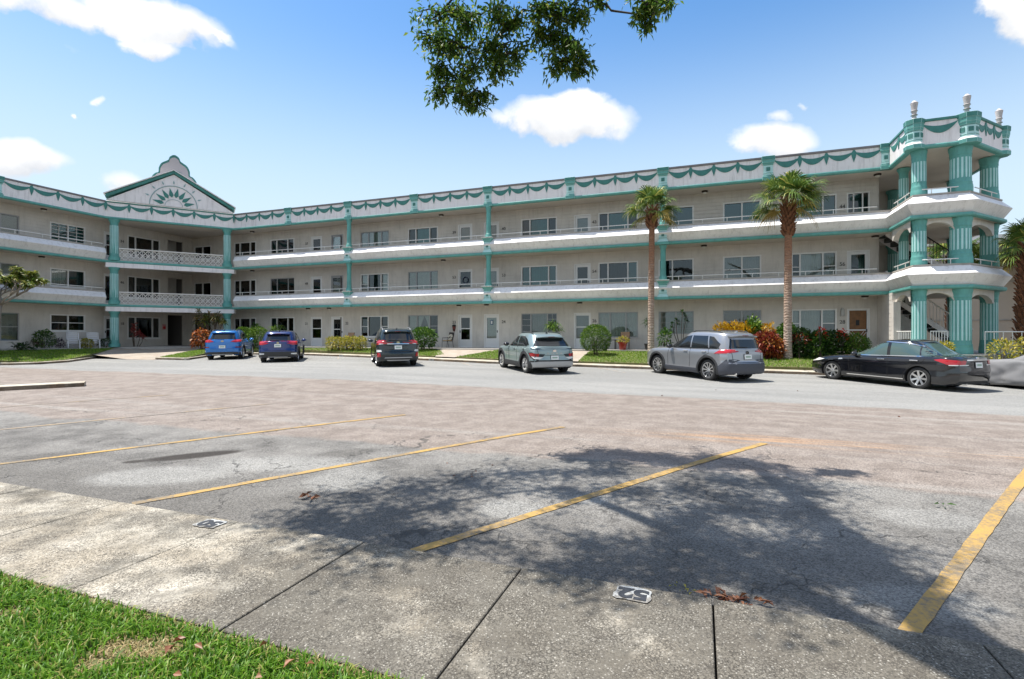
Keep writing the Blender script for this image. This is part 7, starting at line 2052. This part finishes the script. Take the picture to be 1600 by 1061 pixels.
# the bed under the right-hand windows
bed = [
    ('dark green bush just left of the golden crotons', 0.35, 27.1, (0.45, 0.4, 0.48), 700, 0.13, 0.07, LF_GREEN, 'round_bush', {}),
    ('golden croton above the roof of the silver SUV, left one', 0.95, 27.1, (0.45, 0.38, 0.76), 620, 0.19, 0.065, LF_GOLD, 'croton_bush', {'up': 0.8, 'group': 'golden crotons'}),
    ('golden croton above the roof of the silver SUV, middle one', 1.50, 27.0, (0.45, 0.38, 0.78), 620, 0.19, 0.065, LF_GOLD, 'croton_bush', {'up': 0.8, 'group': 'golden crotons'}),
    ('golden croton above the tail of the silver SUV', 2.0, 26.9, (0.42, 0.38, 0.74), 560, 0.19, 0.065, LF_GOLD, 'croton_bush', {'up': 0.8, 'group': 'golden crotons'}),
    ('tall light green bush behind the golden crotons', 2.35, 27.25, (0.55, 0.42, 0.82), 900, 0.20, 0.12, LF_CLIP, 'round_bush', {'bump': 0.3}),
    ('gold-tipped croton beside the palm trunk', 2.95, 26.85, (0.32, 0.32, 0.76), 420, 0.20, 0.07, LF_GOLD, 'croton_bush', {'up': 0.8}),
    ('dark red and orange croton left of the palm trunk', 2.80, 26.1, (0.62, 0.50, 0.60), 1200, 0.22, 0.075, LF_RED, 'croton_bush', {'bump': 0.25, 'droop': 0.4}),
    ('orange croton leaves low beside the silver SUV tail', 3.05, 25.9, (0.42, 0.40, 0.48), 360, 0.22, 0.075, LF_ORANGE, 'croton_bush', {'bump': 0.25, 'droop': 0.4}),
    ('broad green bush right behind the palm trunk', 3.75, 26.95, (0.66, 0.5, 0.74), 1500, 0.16, 0.09, LF_GREEN, 'round_bush', {'bump': 0.2}),
    ('dark bush right of the palm trunk', 4.25, 26.4, (0.60, 0.5, 0.66), 1500, 0.13, 0.07, LF_DARK, 'round_bush', {}),
    ('green bush under the curtained window', 4.9, 26.3, (0.65, 0.55, 0.58), 1700, 0.14, 0.08, LF_GREEN, 'round_bush', {'bump': 0.25}),
    ('green bush with red flowers beside the wooden door', 5.55, 26.3, (0.62, 0.55, 0.60), 1600, 0.14, 0.08, LF_DARK, 'round_bush', {'bump': 0.25}),
    ('bright green fern-like bush by the black sedan bonnet', 6.3, 26.1, (0.62, 0.55, 0.55), 1500, 0.17, 0.05, LF_CLIP, 'round_bush', {'bump': 0.25, 'droop': 0.5}),
]
for lb, u, v, rad, n, L_, w, m, nm, kw in bed: shrub(lb, u, v, rad, n, L_, w, m, nm, **kw)
for lb, u, v, k, zc in (('pink red flower spikes under the curtained window', 4.95, 25.9, 40, 1.15), ('red flowers beside the wooden door', 5.75, 25.9, 75, 1.05), ('dark red leaf tuft among the bushes right of the palm', 4.15, 26.0, 110, 0.85)):
    shrub(lb, u, v, (0.40 if k > 100 else 0.18, 0.2, 0.22), k, 0.15, 0.065, LF_FLOWER if 'flower' in lb else LF_RED, 'flower_plant', zc=zc, cat='flowers', up=0.7, stems=4)
for k, (u, v, r) in enumerate(((9.0, 25.0, 0.32), (10.9, 25.1, 0.42), (12.0, 25.7, 0.46))):
    shrub(['small yellow croton below the tower arch', 'yellow croton at the foot of the big tower column', 'yellow croton beside the white foot railing'][k], u, v, (r, r, r * 0.95), 260, 0.17, 0.065, LF_YELLOW, 'croton_bush', up=0.6, zc=0.62)

# ---- plumeria at the left edge
def plumeria():
    u, v = -35.2, 16.3; zg = terr(u, v)
    o = empty('plumeria_tree', W(u, v, zg), -PH, 'plumeria tree with clusters of yellow-green leaves at the left picture edge', 'tree')
    random.seed(4); mb = MB(); tips = []
    def br(p, d, L_, r, lv):
        q = p + d * L_
        mid = p + d * L_ * 0.5 + Vector((random.uniform(-.06, .06), random.uniform(-.06, .06), 0.03)) * L_
        mb.tube([p, mid, q], [r, r * 0.85, r * 0.7], 7)
        if lv == 0: tips.append((q, d)); return
        for k in range(3 if lv > 1 else 2):
            a = random.uniform(0, 6.28); e = (d + Vector((math.cos(a) * 0.8, math.sin(a) * 0.8, random.uniform(-0.05, 0.35)))).normalized()
            br(q, e, L_ * random.uniform(0.62, 0.85), r * 0.66, lv - 1)
    mb.tube([(0, 0, -0.1), (0.05, 0.05, 1.4), (0.2, 0.1, 2.6)], [0.15, 0.12, 0.10], 8)
    for a in (0.2, 1.4, 2.7, 3.9, 5.2): br(Vector((0.2, 0.1, 2.6)), Vector((math.cos(a) * 0.75, math.sin(a) * 0.75, 0.6)).normalized(), 0.85, 0.07, 3)
    mb.build('trunk', mat('plumeria_bark', (0.26, 0.23, 0.19), 0.8, var=0.2, scale=8), o, smooth=True)
    Cs, Ds = [], []
    for q, d in tips:
        n = 34; th = RG.uniform(0, 6.28, n); el = RG.uniform(-0.5, 0.9, n)
        Ds.append(np.stack([np.cos(th) * np.cos(el), np.sin(th) * np.cos(el), np.sin(el)], 1)); Cs.append(np.tile(tuple(q), (n, 1)) + RG.normal(0, 0.03, (n, 3)))
    C, D = np.concatenate(Cs), np.concatenate(Ds)
    foliage('crown', o, C, D, RG.uniform(0.20, 0.36, len(C)), RG.uniform(0.07, 0.10, len(C)), LF_PLUM, 0.15, 0.3)
plumeria()

# ---- the live oak whose limb hangs over the lot (its trunk stands on the near lawn, right of the frame)
def oak():
    tx, ty = 8.2, -2.6
    o = empty('oak_tree', (tx, ty, 0.0), 0, 'live oak limb with dark leafy twigs hanging into the top of the picture', 'tree')
    random.seed(21)
    mb = MB(); C, D = [], []
    cot = 1 / math.tan(R(SUN_EL))
    hx, hy = -SUN_FROM.x * cot, -SUN_FROM.y * cot              # shadow offset per metre of height
    base = Vector((tx, ty, 0))
    def rel(p): return (p[0] - tx, p[1] - ty, p[2])
    # trunk and main limbs
    mb.tube([rel((tx, ty, -0.2)), rel((tx - 0.1, ty + 0.1, 1.5)), rel((tx - 0.4, ty + 0.5, 3.2)), rel((tx - 1.2, ty + 1.6, 5.2))], [0.52, 0.40, 0.36, 0.32], 14)
    fork = Vector((tx - 1.2, ty + 1.6, 5.2))
    mains = []
    for end, r in (((0.3, 7.6, 7.9), 0.17), ((-2.2, 6.4, 8.0), 0.15), ((0.2, 5.2, 7.6), 0.15), ((10.0, 6.0, 8.5), 0.2), ((12.5, -2.0, 8.6), 0.2), ((7.0, -7.0, 8.8), 0.2), ((3.2, 1.0, 9.2), 0.16)):
        e = Vector(end); mid = (fork.lerp(e, 0.5) if end[0] > 3 else Vector((-0.5, 3.2 + 0.1 * end[0], 8.3))) + Vector((random.uniform(-.4, .4), random.uniform(-.4, .4), 0.4))
        q1 = fork.lerp(mid, 0.5) + Vector((0, 0, 0.15)); q2 = mid.lerp(e, 0.5) + Vector((random.uniform(-.2, .2), random.uniform(-.2, .2), 0.2))
        mb.tube([rel(fork), rel(q1), rel(mid), rel(q2), rel(e)], [0.30, 0.26, r, r * 0.7, r * 0.4], 10)
        mains.append((q1, mid, q2, e))
    nodes = [p for mm in mains for p in mm]
    def clump(c, rx, ry, rz, n, twigs=5, ls=0.085):
        c = Vector(c)
        a = min(nodes, key=lambda p: (p - c).length)
        k = 4; pts = []
        for i in range(k + 1):
            t = i / k; p = a.lerp(c, t) + Vector((random.uniform(-.12, .12), random.uniform(-.12, .12), random.uniform(-.05, .12))) * (1 if 0 < i < k else 0)
            pts.append(p)
        L_ = (c - a).length
        mb.tube([rel(p) for p in pts], [min(0.035, 0.012 + 0.012 * L_) * (1 - 0.6 * i / k) for i in range(k + 1)], 6); nodes.append(c)
        for _ in range(twigs):
            d = Vector((random.gauss(0, 1) * rx, random.gauss(0, 1) * ry, random.gauss(-0.25, 0.7) * rz)) * 0.75
            e = c + d; m_ = c + d * 0.5 + Vector((0, 0, 0.05))
            mb.tube([rel(c), rel(m_), rel(e)], [0.014, 0.010, 0.005], 5)
            nl = max(6, int(n / twigs))
            t = RG.uniform(0.15, 1.12, nl)[:, None]
            P_ = np.array(tuple(c)) + np.array(tuple(d)) * t + RG.normal(0, 1, (nl, 3)) * np.array([rx, ry, rz]) * 0.30
            C.append(P_ - np.array([tx, ty, 0])); D.append(RG.normal(0, 1, (nl, 3)) + np.array([[0, 0, -0.35]]) + np.array(tuple(d)) * 1.2)
    def at_px(px, py, Y):
        return Vector(((px - 800) / 806.0 * Y, Y, CAM_H + (524 - py) / 806.0 * Y))
    # hanging twigs the photograph shows: (px, py, depth, radius in px, leaves)
    for px, py, Y, rp, n in [(690, 20, 8.4, 34, 240), (735, 25, 8.6, 36, 300), (775, 22, 8.5, 30, 280), (800, 40, 8.3, 24, 200), (680, 65, 8.4, 26, 230), (725, 75, 8.6, 36, 330), (770, 75, 8.5, 36, 330), (805, 85, 8.4, 22, 170), (690, 108, 8.4, 28, 230), (735, 112, 8.5, 30, 240), (775, 112, 8.4, 24, 190), (690, 140, 8.4, 20, 120), (725, 148, 8.4, 24, 160), (755, 150, 8.4, 20, 110), (742, 166, 8.4, 12, 50),
                              (850, 15, 8.0, 24, 170), (880, 25, 8.1, 30, 250), (905, 20, 8.0, 22, 170), (860, 55, 8.1, 20, 140), (890, 65, 8.1, 28, 240), (880, 95, 8.1, 24, 190), (908, 92, 8.0, 20, 150), (905, 110, 8.0, 13, 60), (840, 45, 8.1, 18, 90), (935, 5, 8.0, 14, 60),
                              (1000, 22, 7.6, 16, 110), (1018, 10, 7.6, 20, 150), (1014, 36, 7.6, 13, 70), (1040, 5, 7.6, 14, 80)]:
        Y *= 0.88; r = rp / 806.0 * Y
        clump(at_px(px, py, Y), r * 0.85, r * 0.85, r * 0.8, int(n * 1.55), 7, 0.07)
    # the rest of the crown hangs above the frame; its shade falls on the stalls and the walk
    random.seed(5)
    outline_px = [(490, 818), (560, 828), (640, 838), (700, 838), (500, 800), (560, 775), (640, 765), (720, 755), (800, 742), (880, 742), (960, 738), (1040, 730), (1110, 724), (1180, 730), (1230, 745), (620, 800), (700, 790), (900, 775), (980, 770), (1060, 765), (1140, 760), (1220, 765), (1260, 775),
                  (560, 835), (640, 830), (1060, 815), (1080, 800), (1160, 800), (1240, 805), (1270, 815), (640, 850), (940, 850), (1040, 850), (1130, 850), (1220, 850), (1290, 855), (1340, 862), (880, 890), (980, 895), (1080, 900), (1180, 905), (1280, 905), (1370, 910), (1440, 925),
                  (760, 765), (1100, 880), (1250, 880), (1330, 890), (1400, 893), (1150, 780), (1010, 870)]
    for px, py in outline_px:
        t = 1.65 * 806 / (py - 524.0); gx, gy = (px - 800) / 806.0 * t, t
        h = 6.4
        for _ in range(12):                                   # lift the clump until it clears the top of the frame
            X, Y = gx - hx * h, gy - hy * h
            if (h - 0.55 - CAM_H) / Y > 0.66: break
            h += 0.25
        h += random.uniform(0.0, 0.5); X, Y = gx - hx * h, gy - hy * h
        clump((X, Y, h), 0.37, 0.37, 0.28, 460, 8)
    # crown over the trunk, out of frame
    for k in range(46):
        a = random.uniform(0, 6.28); r = random.uniform(2.0, 6.0)
        X, Y = tx + 1.5 + r * math.cos(a), ty - 0.5 + r * math.sin(a)
        if Y > X - 3.5 and Y > -1: continue
        clump((X, Y, random.uniform(6.8, 9.5)), 0.7, 0.7, 0.5, 170, 6)
    mb.build('trunk', mat('oak_bark', (0.055, 0.048, 0.042), 0.95, var=0.4, scale=9, bump=0.9, bscale=25), o, smooth=True)
    C_, D_ = np.concatenate(C), np.concatenate(D); n = len(C_)
    foliage('crown', o, C_, D_, RG.uniform(0.065, 0.115, n), RG.uniform(0.026, 0.042, n), LF_OAK, 0.2, 0.15)
oak()

# ---- grass
def blades(name, P3, h, w, m, lean=0.5, label=None):
    """grass blades at (n,3) root points: bent two-segment strips"""
    n = len(P3); a = RG.uniform(0, 6.283, n); d = np.stack([np.cos(a), np.sin(a), np.zeros(n)], 1); s = np.stack([-np.sin(a), np.cos(a), np.zeros(n)], 1)
    H = (RG.uniform(0.5, 1.25, n) * h)[:, None]; Wd = (RG.uniform(0.7, 1.2, n) * w)[:, None]; ln = (RG.uniform(0.1, 1.0, n) * lean)[:, None]
    z = np.array([[0, 0, 1.0]])
    m1 = P3 + z * H * 0.6 + d * H * ln * 0.35; tp = P3 + z * H * (1 - 0.35 * ln) + d * H * ln * 1.1
    V = np.stack([P3 - s * Wd * 0.5, P3 + s * Wd * 0.5, m1 + s * Wd * 0.45, m1 - s * Wd * 0.45, tp + s * Wd * 0.06, tp - s * Wd * 0.06], 1).reshape(-1, 3)
    i = np.arange(n)[:, None] * 6
    F_ = np.concatenate([i + np.array([[0, 1, 2, 3]]), i + np.array([[3, 2, 4, 5]])], 1).reshape(-1, 4)
    o = put(name, nmesh(name, V, F_, m))
    return tag(o, label, 'grass', kind='stuff')
LF_GRASS = leaf_mat('grass_blade', (0.07, 0.18, 0.015), (0.20, 0.37, 0.032), (0.45, 0.40, 0.14), transl=0.4)
LF_GRASSD = leaf_mat('grass_dry', (0.26, 0.19, 0.08), (0.45, 0.34, 0.17), None, transl=0.2)
LF_GRASSF = leaf_mat('grass_far', (0.11, 0.22, 0.018), (0.23, 0.38, 0.035), (0.36, 0.38, 0.10), transl=0.4)
def in_poly(x, y, poly):
    r = np.zeros(len(x), bool); n = len(poly); j = n - 1
    for i in range(n):
        xi, yi = poly[i]; xj, yj = poly[j]
        c = ((yi > y) != (yj > y)) & (x < (xj - xi) * (y - yi) / (yj - yi + 1e-12) + xi)
        r ^= c; j = i
    return r
def uv2w(u, v, z): return np.stack([u * CP + v * SP, -u * SP + v * CP, z], 1)
n = 60000
u = RG.uniform(-6.5, -0.7, n); v = RG.uniform(0.7, 2.12, n)
q = np.array([noise.noise(Vector((a * 1.9, b * 1.9, 3.0))) + 0.5 * noise.noise(Vector((a * 5, b * 5, 1.0))) for a, b in zip(u, v)])
keep = (q > -0.58 + RG.normal(0, 0.12, n)) & (v < 2.04 + 0.08 * RG.random(n))
# only the corner the lens sees, plus a margin
X, Y = u * CP + v * SP, -u * SP + v * CP
keep &= (Y > 1.6) & (X > -1.15 * Y - 0.6)
blades('grass', uv2w(u[keep], v[keep], np.zeros(keep.sum())), 0.064, 0.0095, LF_GRASS, 0.95, 'near lawn of coarse green grass blades in the lower left corner')
dry = (~keep) & (Y > 1.6) & (X > -1.15 * Y - 0.6) & (v < 2.12) & (RG.random(n) < 0.8)
blades('dry_grass', uv2w(u[dry], v[dry], np.zeros(dry.sum())), 0.030, 0.006, LF_GRASSD, 1.6, 'straw-coloured dead grass between the green blades of the near lawn')
Ps = []
for Pl in LAWNS:
    xs = [p[0] for p in Pl]; ys = [p[1] for p in Pl]
    A = (max(xs) - min(xs)) * (max(ys) - min(ys)); n = int(A * 330)
    u = RG.uniform(min(xs), max(xs), n); v = RG.uniform(min(ys), max(ys), n)
    k = in_poly(u, v, Pl); u, v = u[k], v[k]
    Ps.append(uv2w(u, v, np.array([terr(a, b) for a, b in zip(u, v)]) - 0.005))
Pf = np.concatenate(Ps)
blades('lawn_grass', Pf, 0.075, 0.022, LF_GRASSF, 0.8, 'sunlit green lawn grass strips along the building')
# ------------------------------------------------------------------ furniture and small things
M_PLASTW = mat('white_resin', (0.72, 0.72, 0.74), 0.45)
def lawn_chair(label, u, v, rz, lean=0.0):
    zg = terr(u, v)
    c = empty('lawn_chair', W(u, v, zg), -PH + rz, label, 'chair', 'white lawn chairs by the left wing')
    # x to the front, y across
    for k in range(6):
        m = MB(); x = -0.16 + 0.105 * k; z = 0.30 + 0.012 * k * k * 0.6
        m.box((x, -0.25, z), (x + 0.085, 0.25, z + 0.018)); m.build('seat_slat', M_PLASTW, c, bevel=0.004)
    for k in range(6):
        m = MB(); t = k / 5; x = -0.20 - 0.30 * t; z = 0.34 + 0.62 * t
        m.box((x - 0.012, -0.25 + 0.02 * t, z), (x + 0.012, 0.25 - 0.02 * t, z + 0.085)); m.build('back_slat', M_PLASTW, c, bevel=0.004)
    for s in (-1, 1):
        m = MB(); m.box((-0.01, -0.02, 0), (0.03, 0.02, 0.01))
        m = MB(); y = s * 0.28
        m.prism([(-0.17, 0.28), (-0.12, 0.28), (-0.47, 1.04), (-0.52, 1.04)], lambda a, b: (a, y - 0.02, b), lambda a, b: (a, y + 0.02, b)); m.build('back_post', M_PLASTW, c)
        m = MB(); m.prism([(0.44, 0.0), (0.50, 0.0), (0.44, 0.56), (0.37, 0.56)], lambda a, b: (a, y - 0.022, b), lambda a, b: (a, y + 0.022, b)); m.build('leg', M_PLASTW, c)
        m = MB(); m.prism([(-0.55, 0.0), (-0.48, 0.0), (-0.12, 0.56), (-0.20, 0.56)], lambda a, b: (a, y - 0.02, b), lambda a, b: (a, y + 0.02, b)); m.build('leg', M_PLASTW, c)
        m = MB(); m.box((-0.32, y - 0.045, 0.562), (0.50, y + 0.045, 0.59)); m.build('arm_rest', M_PLASTW, c, bevel=0.006)
        m = MB(); m.box((-0.20, y - 0.018, 0.27), (0.45, y + 0.018, 0.325)); m.build('seat_rail', M_PLASTW, c)
lawn_chair('left one of the two white slatted lawn chairs by the left wing', -37.35, 21.15, R(-25))
lawn_chair('right one of the two white slatted lawn chairs by the left wing', -37.35, 22.3, R(-25))

M_TAN = mat('sling_tan', (0.36, 0.22, 0.13), 0.8, var=0.15, scale=14)
M_DKM = mat('dark_tube', (0.05, 0.04, 0.035), 0.5, 0.3)
def patio_chair(label, u, v, rz, fabric, cushion=None):
    c = empty('patio_chair', W(u, v, F0), -PH + rz, label, 'chair')
    for s in (-1, 1):
        y = 0.25 * s
        m = MB(); m.tube([(0.24, y, 0), (0.22, y, 0.42), (-0.22, y, 0.40), (-0.36, y, 0.98)], 0.014, 6); m.build('side_frame', M_DKM, c)
        m = MB(); m.tube([(-0.30, y, 0), (-0.20, y, 0.40)], 0.014, 6); m.build('leg', M_DKM, c)
        m = MB(); m.tube([(-0.28, y, 0.64), (0.20, y, 0.63), (0.23, y, 0.42)], 0.015, 6); m.build('arm_rest', M_DKM, c)
    m = MB(); m.box((-0.21, -0.24, 0.405), (0.22, 0.24, 0.425)); m.build('seat', fabric, c, bevel=0.005)
    m = MB(); m.prism([(-0.21, 0.44), (-0.195, 0.44), (-0.345, 0.97), (-0.36, 0.97)], lambda a, b: (a, -0.24, b), lambda a, b: (a, 0.24, b)); m.build('backrest', fabric, c)
    if cushion:
        m = MB(); n = 24
        m.prism([(0.20 * math.cos(6.2832 * k / n), 0.20 * math.sin(6.2832 * k / n)) for k in range(n)], lambda a, b: (-0.20 - 0.28 * (b + 0.22), a, 0.66 + b), lambda a, b: (-0.12 - 0.28 * (b + 0.22), a, 0.66 + b))
        cu = m.build('cushion', mat('cushion_cream', (0.66, 0.60, 0.48), 0.8), c, bevel=0.02)
        for y, z, r in ((0.0, 0.66, 0.05), (0.09, 0.72, 0.03), (-0.08, 0.60, 0.035)):
            m = MB(); m.prism([(r * math.cos(0.5236 * k), r * math.sin(0.5236 * k)) for k in range(12)], lambda a, b: (-0.119 - 0.28 * (b + z - 0.66 + 0.22), y + a, z + b), lambda a, b: (-0.108 - 0.28 * (b + z - 0.66 + 0.22), y + a, z + b)); m.build('cushion_print', M_BLACK, cu)
        m = MB(); m.box((-0.20, -0.22, 0.427), (0.22, 0.22, 0.475)); m.build('seat_cushion', mat('seat_gold', (0.50, 0.33, 0.14), 0.8), c, bevel=0.015)
patio_chair('brown sling chair behind the yellow crotons', -22.5, 29.1, R(-90), M_TAN)
patio_chair('dark metal chair with a round cream cushion by the white door', -15.0, 29.15, R(-115), M_DKM, True)
patio_chair('tan sling chair behind the red flower pot', -4.0, 29.2, R(-90), M_TAN)
def bistro(label, u, v):
    c = empty('folding_table', W(u, v, F0), -PH, label, 'table')
    m = MB(); m.lathe([(0.30, 0.70), (0.30, 0.72)], n=24); m.build('table_top', M_DKM, c)
    for s in (-1, 1):
        for a, b in ((-0.26, 0.26), (0.26, -0.26)):
            m = MB(); m.tube([(a, s * 0.2, 0), (b * 0.9, s * 0.16, 0.70)], 0.012, 6); m.build('leg', M_FRAMEG, c)
bistro('small round folding table beside the cushioned chair', -15.85, 29.0)
c = empty('side_table', W(-4.75, 29.0, F0), -PH, 'small dark side table left of the tan chair', 'table')
m = MB(); m.box((-0.32, -0.22, 0.50), (0.32, 0.22, 0.54)); m.build('table_top', M_DKM, c, bevel=0.006)
for a in (-0.28, 0.28):
    for b in (-0.18, 0.18):
        m = MB(); m.box((a - 0.02, b - 0.02, 0), (a + 0.02, b + 0.02, 0.50)); m.build('leg', M_DKM, c)
# wall mask ornament
c = empty('wall_ornament', W(-15.05, WV - 0.02, F0 + 1.28), -PH, 'red and black wall ornament above the cushioned chair', 'ornament')
m = MB(); m.lathe([(0.02, -0.26), (0.07, -0.20), (0.10, -0.08), (0.115, 0.04), (0.10, 0.12), (0.04, 0.17)], n=14); m.build('face', mat('ornament_red', (0.16, 0.03, 0.02), 0.6), c, smooth=True)
m = MB(); m.lathe([(0.125, 0.07), (0.135, 0.13), (0.10, 0.19), (0.02, 0.21)], n=14); m.build('hood', M_BLACK, c, smooth=True)
m = MB(); m.lathe([(0.05, -0.18), (0.075, -0.15), (0.05, -0.11)], c=(0, -0.07, 0), n=10); m.build('beard', M_BLACK, c, smooth=True)
# pots
def pot(label, u, v, r, h, m_, name='flower_pot', z=None):
    c = empty(name, W(u, v, F0 if z is None else z), -PH, label, 'pot')
    m = MB(); m.lathe([(r * 0.72, 0), (r * 0.95, h * 0.82), (r * 1.08, h * 0.84), (r * 1.08, h), (r * 0.92, h), (r * 0.90, h * 0.9)], n=22); m.build('pot_body', m_, c, smooth=35)
    m = MB(); m.lathe([(r * 0.9, h * 0.88), (0.01, h * 0.90)], n=22, cap=False); m.build('potting_soil', M_SOIL, c)
    return c
pot('glossy red flower pot in front of the tan chair', -3.95, 28.15, 0.24, 0.42, mat('red_glaze', (0.26, 0.02, 0.015), 0.2))
shrub('yellow-green flowers growing in the red pot', -3.95, 28.15, (0.30, 0.28, 0.18), 170, 0.12, 0.06, LF_YELLOW, 'potted_flowers', zc=0.60, cat='flowers', stems=4)
pot('black plastic pot at the foot of the left palm', -2.65, 28.4, 0.19, 0.34, mat('black_plastic', (0.012, 0.012, 0.012), 0.5))
tuft_plant('yucca standing in the black pot', -2.65, 28.4, [(0, 0, 1.25, 0.02)], 0.50, 0.045, LF_DARK, 'yucca', nl=34, z0=F0 + 0.28, curl=0.5)
pot('dark pot of the sparse fig behind the silver SUV', -0.95, 28.45, 0.2, 0.34, mat('black_plastic', (0.012, 0.012, 0.012), 0.5))
tuft_plant('sparse fig plant in front of the shuttered window', -0.95, 28.45, [(0.0, 0.0, 1.75, 0.05), (-0.30, 0.0, 1.35, 0.1), (-0.45, 0.05, 1.15, 0.1), (0.15, 0, 1.5, 0.1)], 0.26, 0.12, LF_DARK, 'fig_plant', nl=9, z0=F0 + 0.25, curl=0.2)
shrub('leafy plant left of the sparse fig', -1.75, 28.0, (0.28, 0.28, 0.5), 170, 0.24, 0.09, LF_GREEN, 'small_plant', zc=0.62, cat='plant')
# wall plaque left of the white doors, hose reel etc.

# low concrete island end at the left
ci = empty('concrete_island', W(-18.4, 9.1, lot_z(9.1)), -PH, 'low concrete island kerb at the left edge of the lot', 'kerb')
dirv = Vector((-1.07, -1.47)).normalized(); prp = Vector((-dirv.y, dirv.x)) * -1
A = Vector((-17.5, 10.2)); B = A + dirv * 6.0
def ipt(s, w, z):
    q = A + dirv * s + prp * w
    return (q.x + 18.4, q.y - 9.1, lot_z(q.y) + z - lot_z(9.1))
for k in range(3):
    m = MB(); s0, s1 = 2.0 * k + 0.006, 2.0 * k + 1.994
    pr = [(0.0, -0.03), (0.02, 0.115), (0.045, 0.13), (0.42, 0.135), (0.45, 0.11), (0.46, -0.03)]
    m.add([ipt(s0, *p) for p in pr] + [ipt(s1, *p) for p in pr], [(0, 1, 7, 6)], 1)
    m.add([ipt(s0, *p) for p in pr] + [ipt(s1, *p) for p in pr], [(1, 2, 8, 7), (2, 3, 9, 8), (3, 4, 10, 9), (4, 5, 11, 10), tuple(range(6)), tuple(range(6, 12))], 0)
    m.build('kerb_stone', [M_KERB, M_KERBFACE], ci)

# fallen leaves and twigs on the asphalt
def litter(label, u, v, n, spread, m, L_=0.07, Wd=0.035, name='fallen_leaves', z=None):
    o = empty(name, W(u, v, lot_z(v, u) if z is None else z), -PH, label, 'leaves')
    C = np.stack([RG.normal(0, spread[0], n), RG.normal(0, spread[1], n), RG.uniform(0.006, 0.035, n)], 1)
    a = RG.uniform(0, 6.28, n); D = np.stack([np.cos(a), np.sin(a), RG.uniform(0.0, 0.35, n)], 1)
    foliage('leaf', o, C, D, RG.uniform(0.6, 1.3, n) * L_, RG.uniform(0.7, 1.2, n) * Wd, m, 0.5, 0.05)
    return o
LF_DEAD = leaf_mat('dead_leaf', (0.10, 0.035, 0.018), (0.26, 0.11, 0.05), None, transl=0.1)
LF_DEADP = leaf_mat('dead_leaf_pale', (0.22, 0.14, 0.08), (0.36, 0.26, 0.15), None, transl=0.1)
litter('pile of reddish dead leaves against the near kerb', 0.16, 3.50, 46, (0.065, 0.025), LF_DEAD, 0.07, 0.022)
litter('pair of brown leaves right of the leaf pile', 0.33, 3.50, 5, (0.03, 0.02), LF_DEAD, 0.06, 0.03)
litter('brown curled leaf lying in the middle stall', -3.74, 4.18, 6, (0.04, 0.03), LF_DEAD, 0.10, 0.05)
litter('green leaf sprig on the asphalt near the right stall line', 2.15, 5.97, 5, (0.025, 0.02), LF_GREEN, 0.07, 0.02)
litter('few yellowish weeds at the kerb left of the leaf pile', -0.10, 3.55, 9, (0.05, 0.03), LF_YELLOW, 0.04, 0.012)
litter('scattered brown leaf bits on the near lawn', -1.9, 1.95, 9, (0.5, 0.12), LF_DEAD, 0.05, 0.03, z=0.035)
litter('single brown leaf on the near lawn', -2.55, 1.9, 3, (0.02, 0.02), LF_DEAD, 0.06, 0.04, z=0.045)
litter('tiny brown leaf bits in the far stall', -2.6, 5.6, 6, (0.35, 0.25), LF_DEAD, 0.035, 0.02)
litter('dark pebbles and bits in the aisle', -1.5, 14.5, 14, (5.5, 1.6), LF_DEAD, 0.06, 0.04)

# ------------------------------------------------------------------ the building beyond the tower
nb_o = (20.0, 46.0, 0.3)
nbd = empty('neighbour_building', W(nb_o[0], nb_o[1], nb_o[2]), -PH, 'plain beige two-storey block standing behind the stair tower', 'building')
M_NB = mat('beige_stucco', (0.52, 0.45, 0.365), 0.85, var=0.06, scale=0.8, bump=0.1)
m = MB(nb_o); m.box((4.0, 46.0, 0.3), (46.0, 58.0, 8.15)); m.build('wall', M_NB, nbd)
m = MB(nb_o); m.box((3.8, 45.75, 8.152), (46.2, 58.2, 8.75)); m.build('roof_fascia', M_TRIMW, nbd)
for z in (2.7, 5.4):
    m = MB(nb_o); m.box((4.0, 45.94, z), (46.0, 46.0, z + 0.09)); m.build('string_course', M_CAPG, nbd)
for u0 in (27.5, 33.0, 38.0):
    for z in (1.2, 3.9, 6.3):
        m = MB(nb_o); m.box((u0, 45.93, z), (u0 + 1.6, 45.998, z + 1.1)); wo = m.build('window', M_FRAME, nbd)
        m = MB(nb_o); m.box((u0 + 0.08, 45.915, z + 0.08), (u0 + 1.52, 45.93, z + 1.02)); m.build('pane', M_CARGLASS, wo)
# iron lamp post at the right edge
lp = empty('lamp_post', W(12.35, 26.2, 0.45), -PH, 'black iron lamp post at the right picture edge behind the covered car', 'lamp post')
m = MB(); m.lathe([(0.09, 0), (0.09, 0.12), (0.05, 0.2), (0.04, 1.6), (0.05, 1.65)], n=12); m.build('post', M_BLACK, lp, smooth=35)
m = MB(); m.lathe([(0.06, 1.65), (0.11, 1.72), (0.12, 1.98), (0.02, 2.10)], n=8); m.build('lantern', M_BLACK, lp)
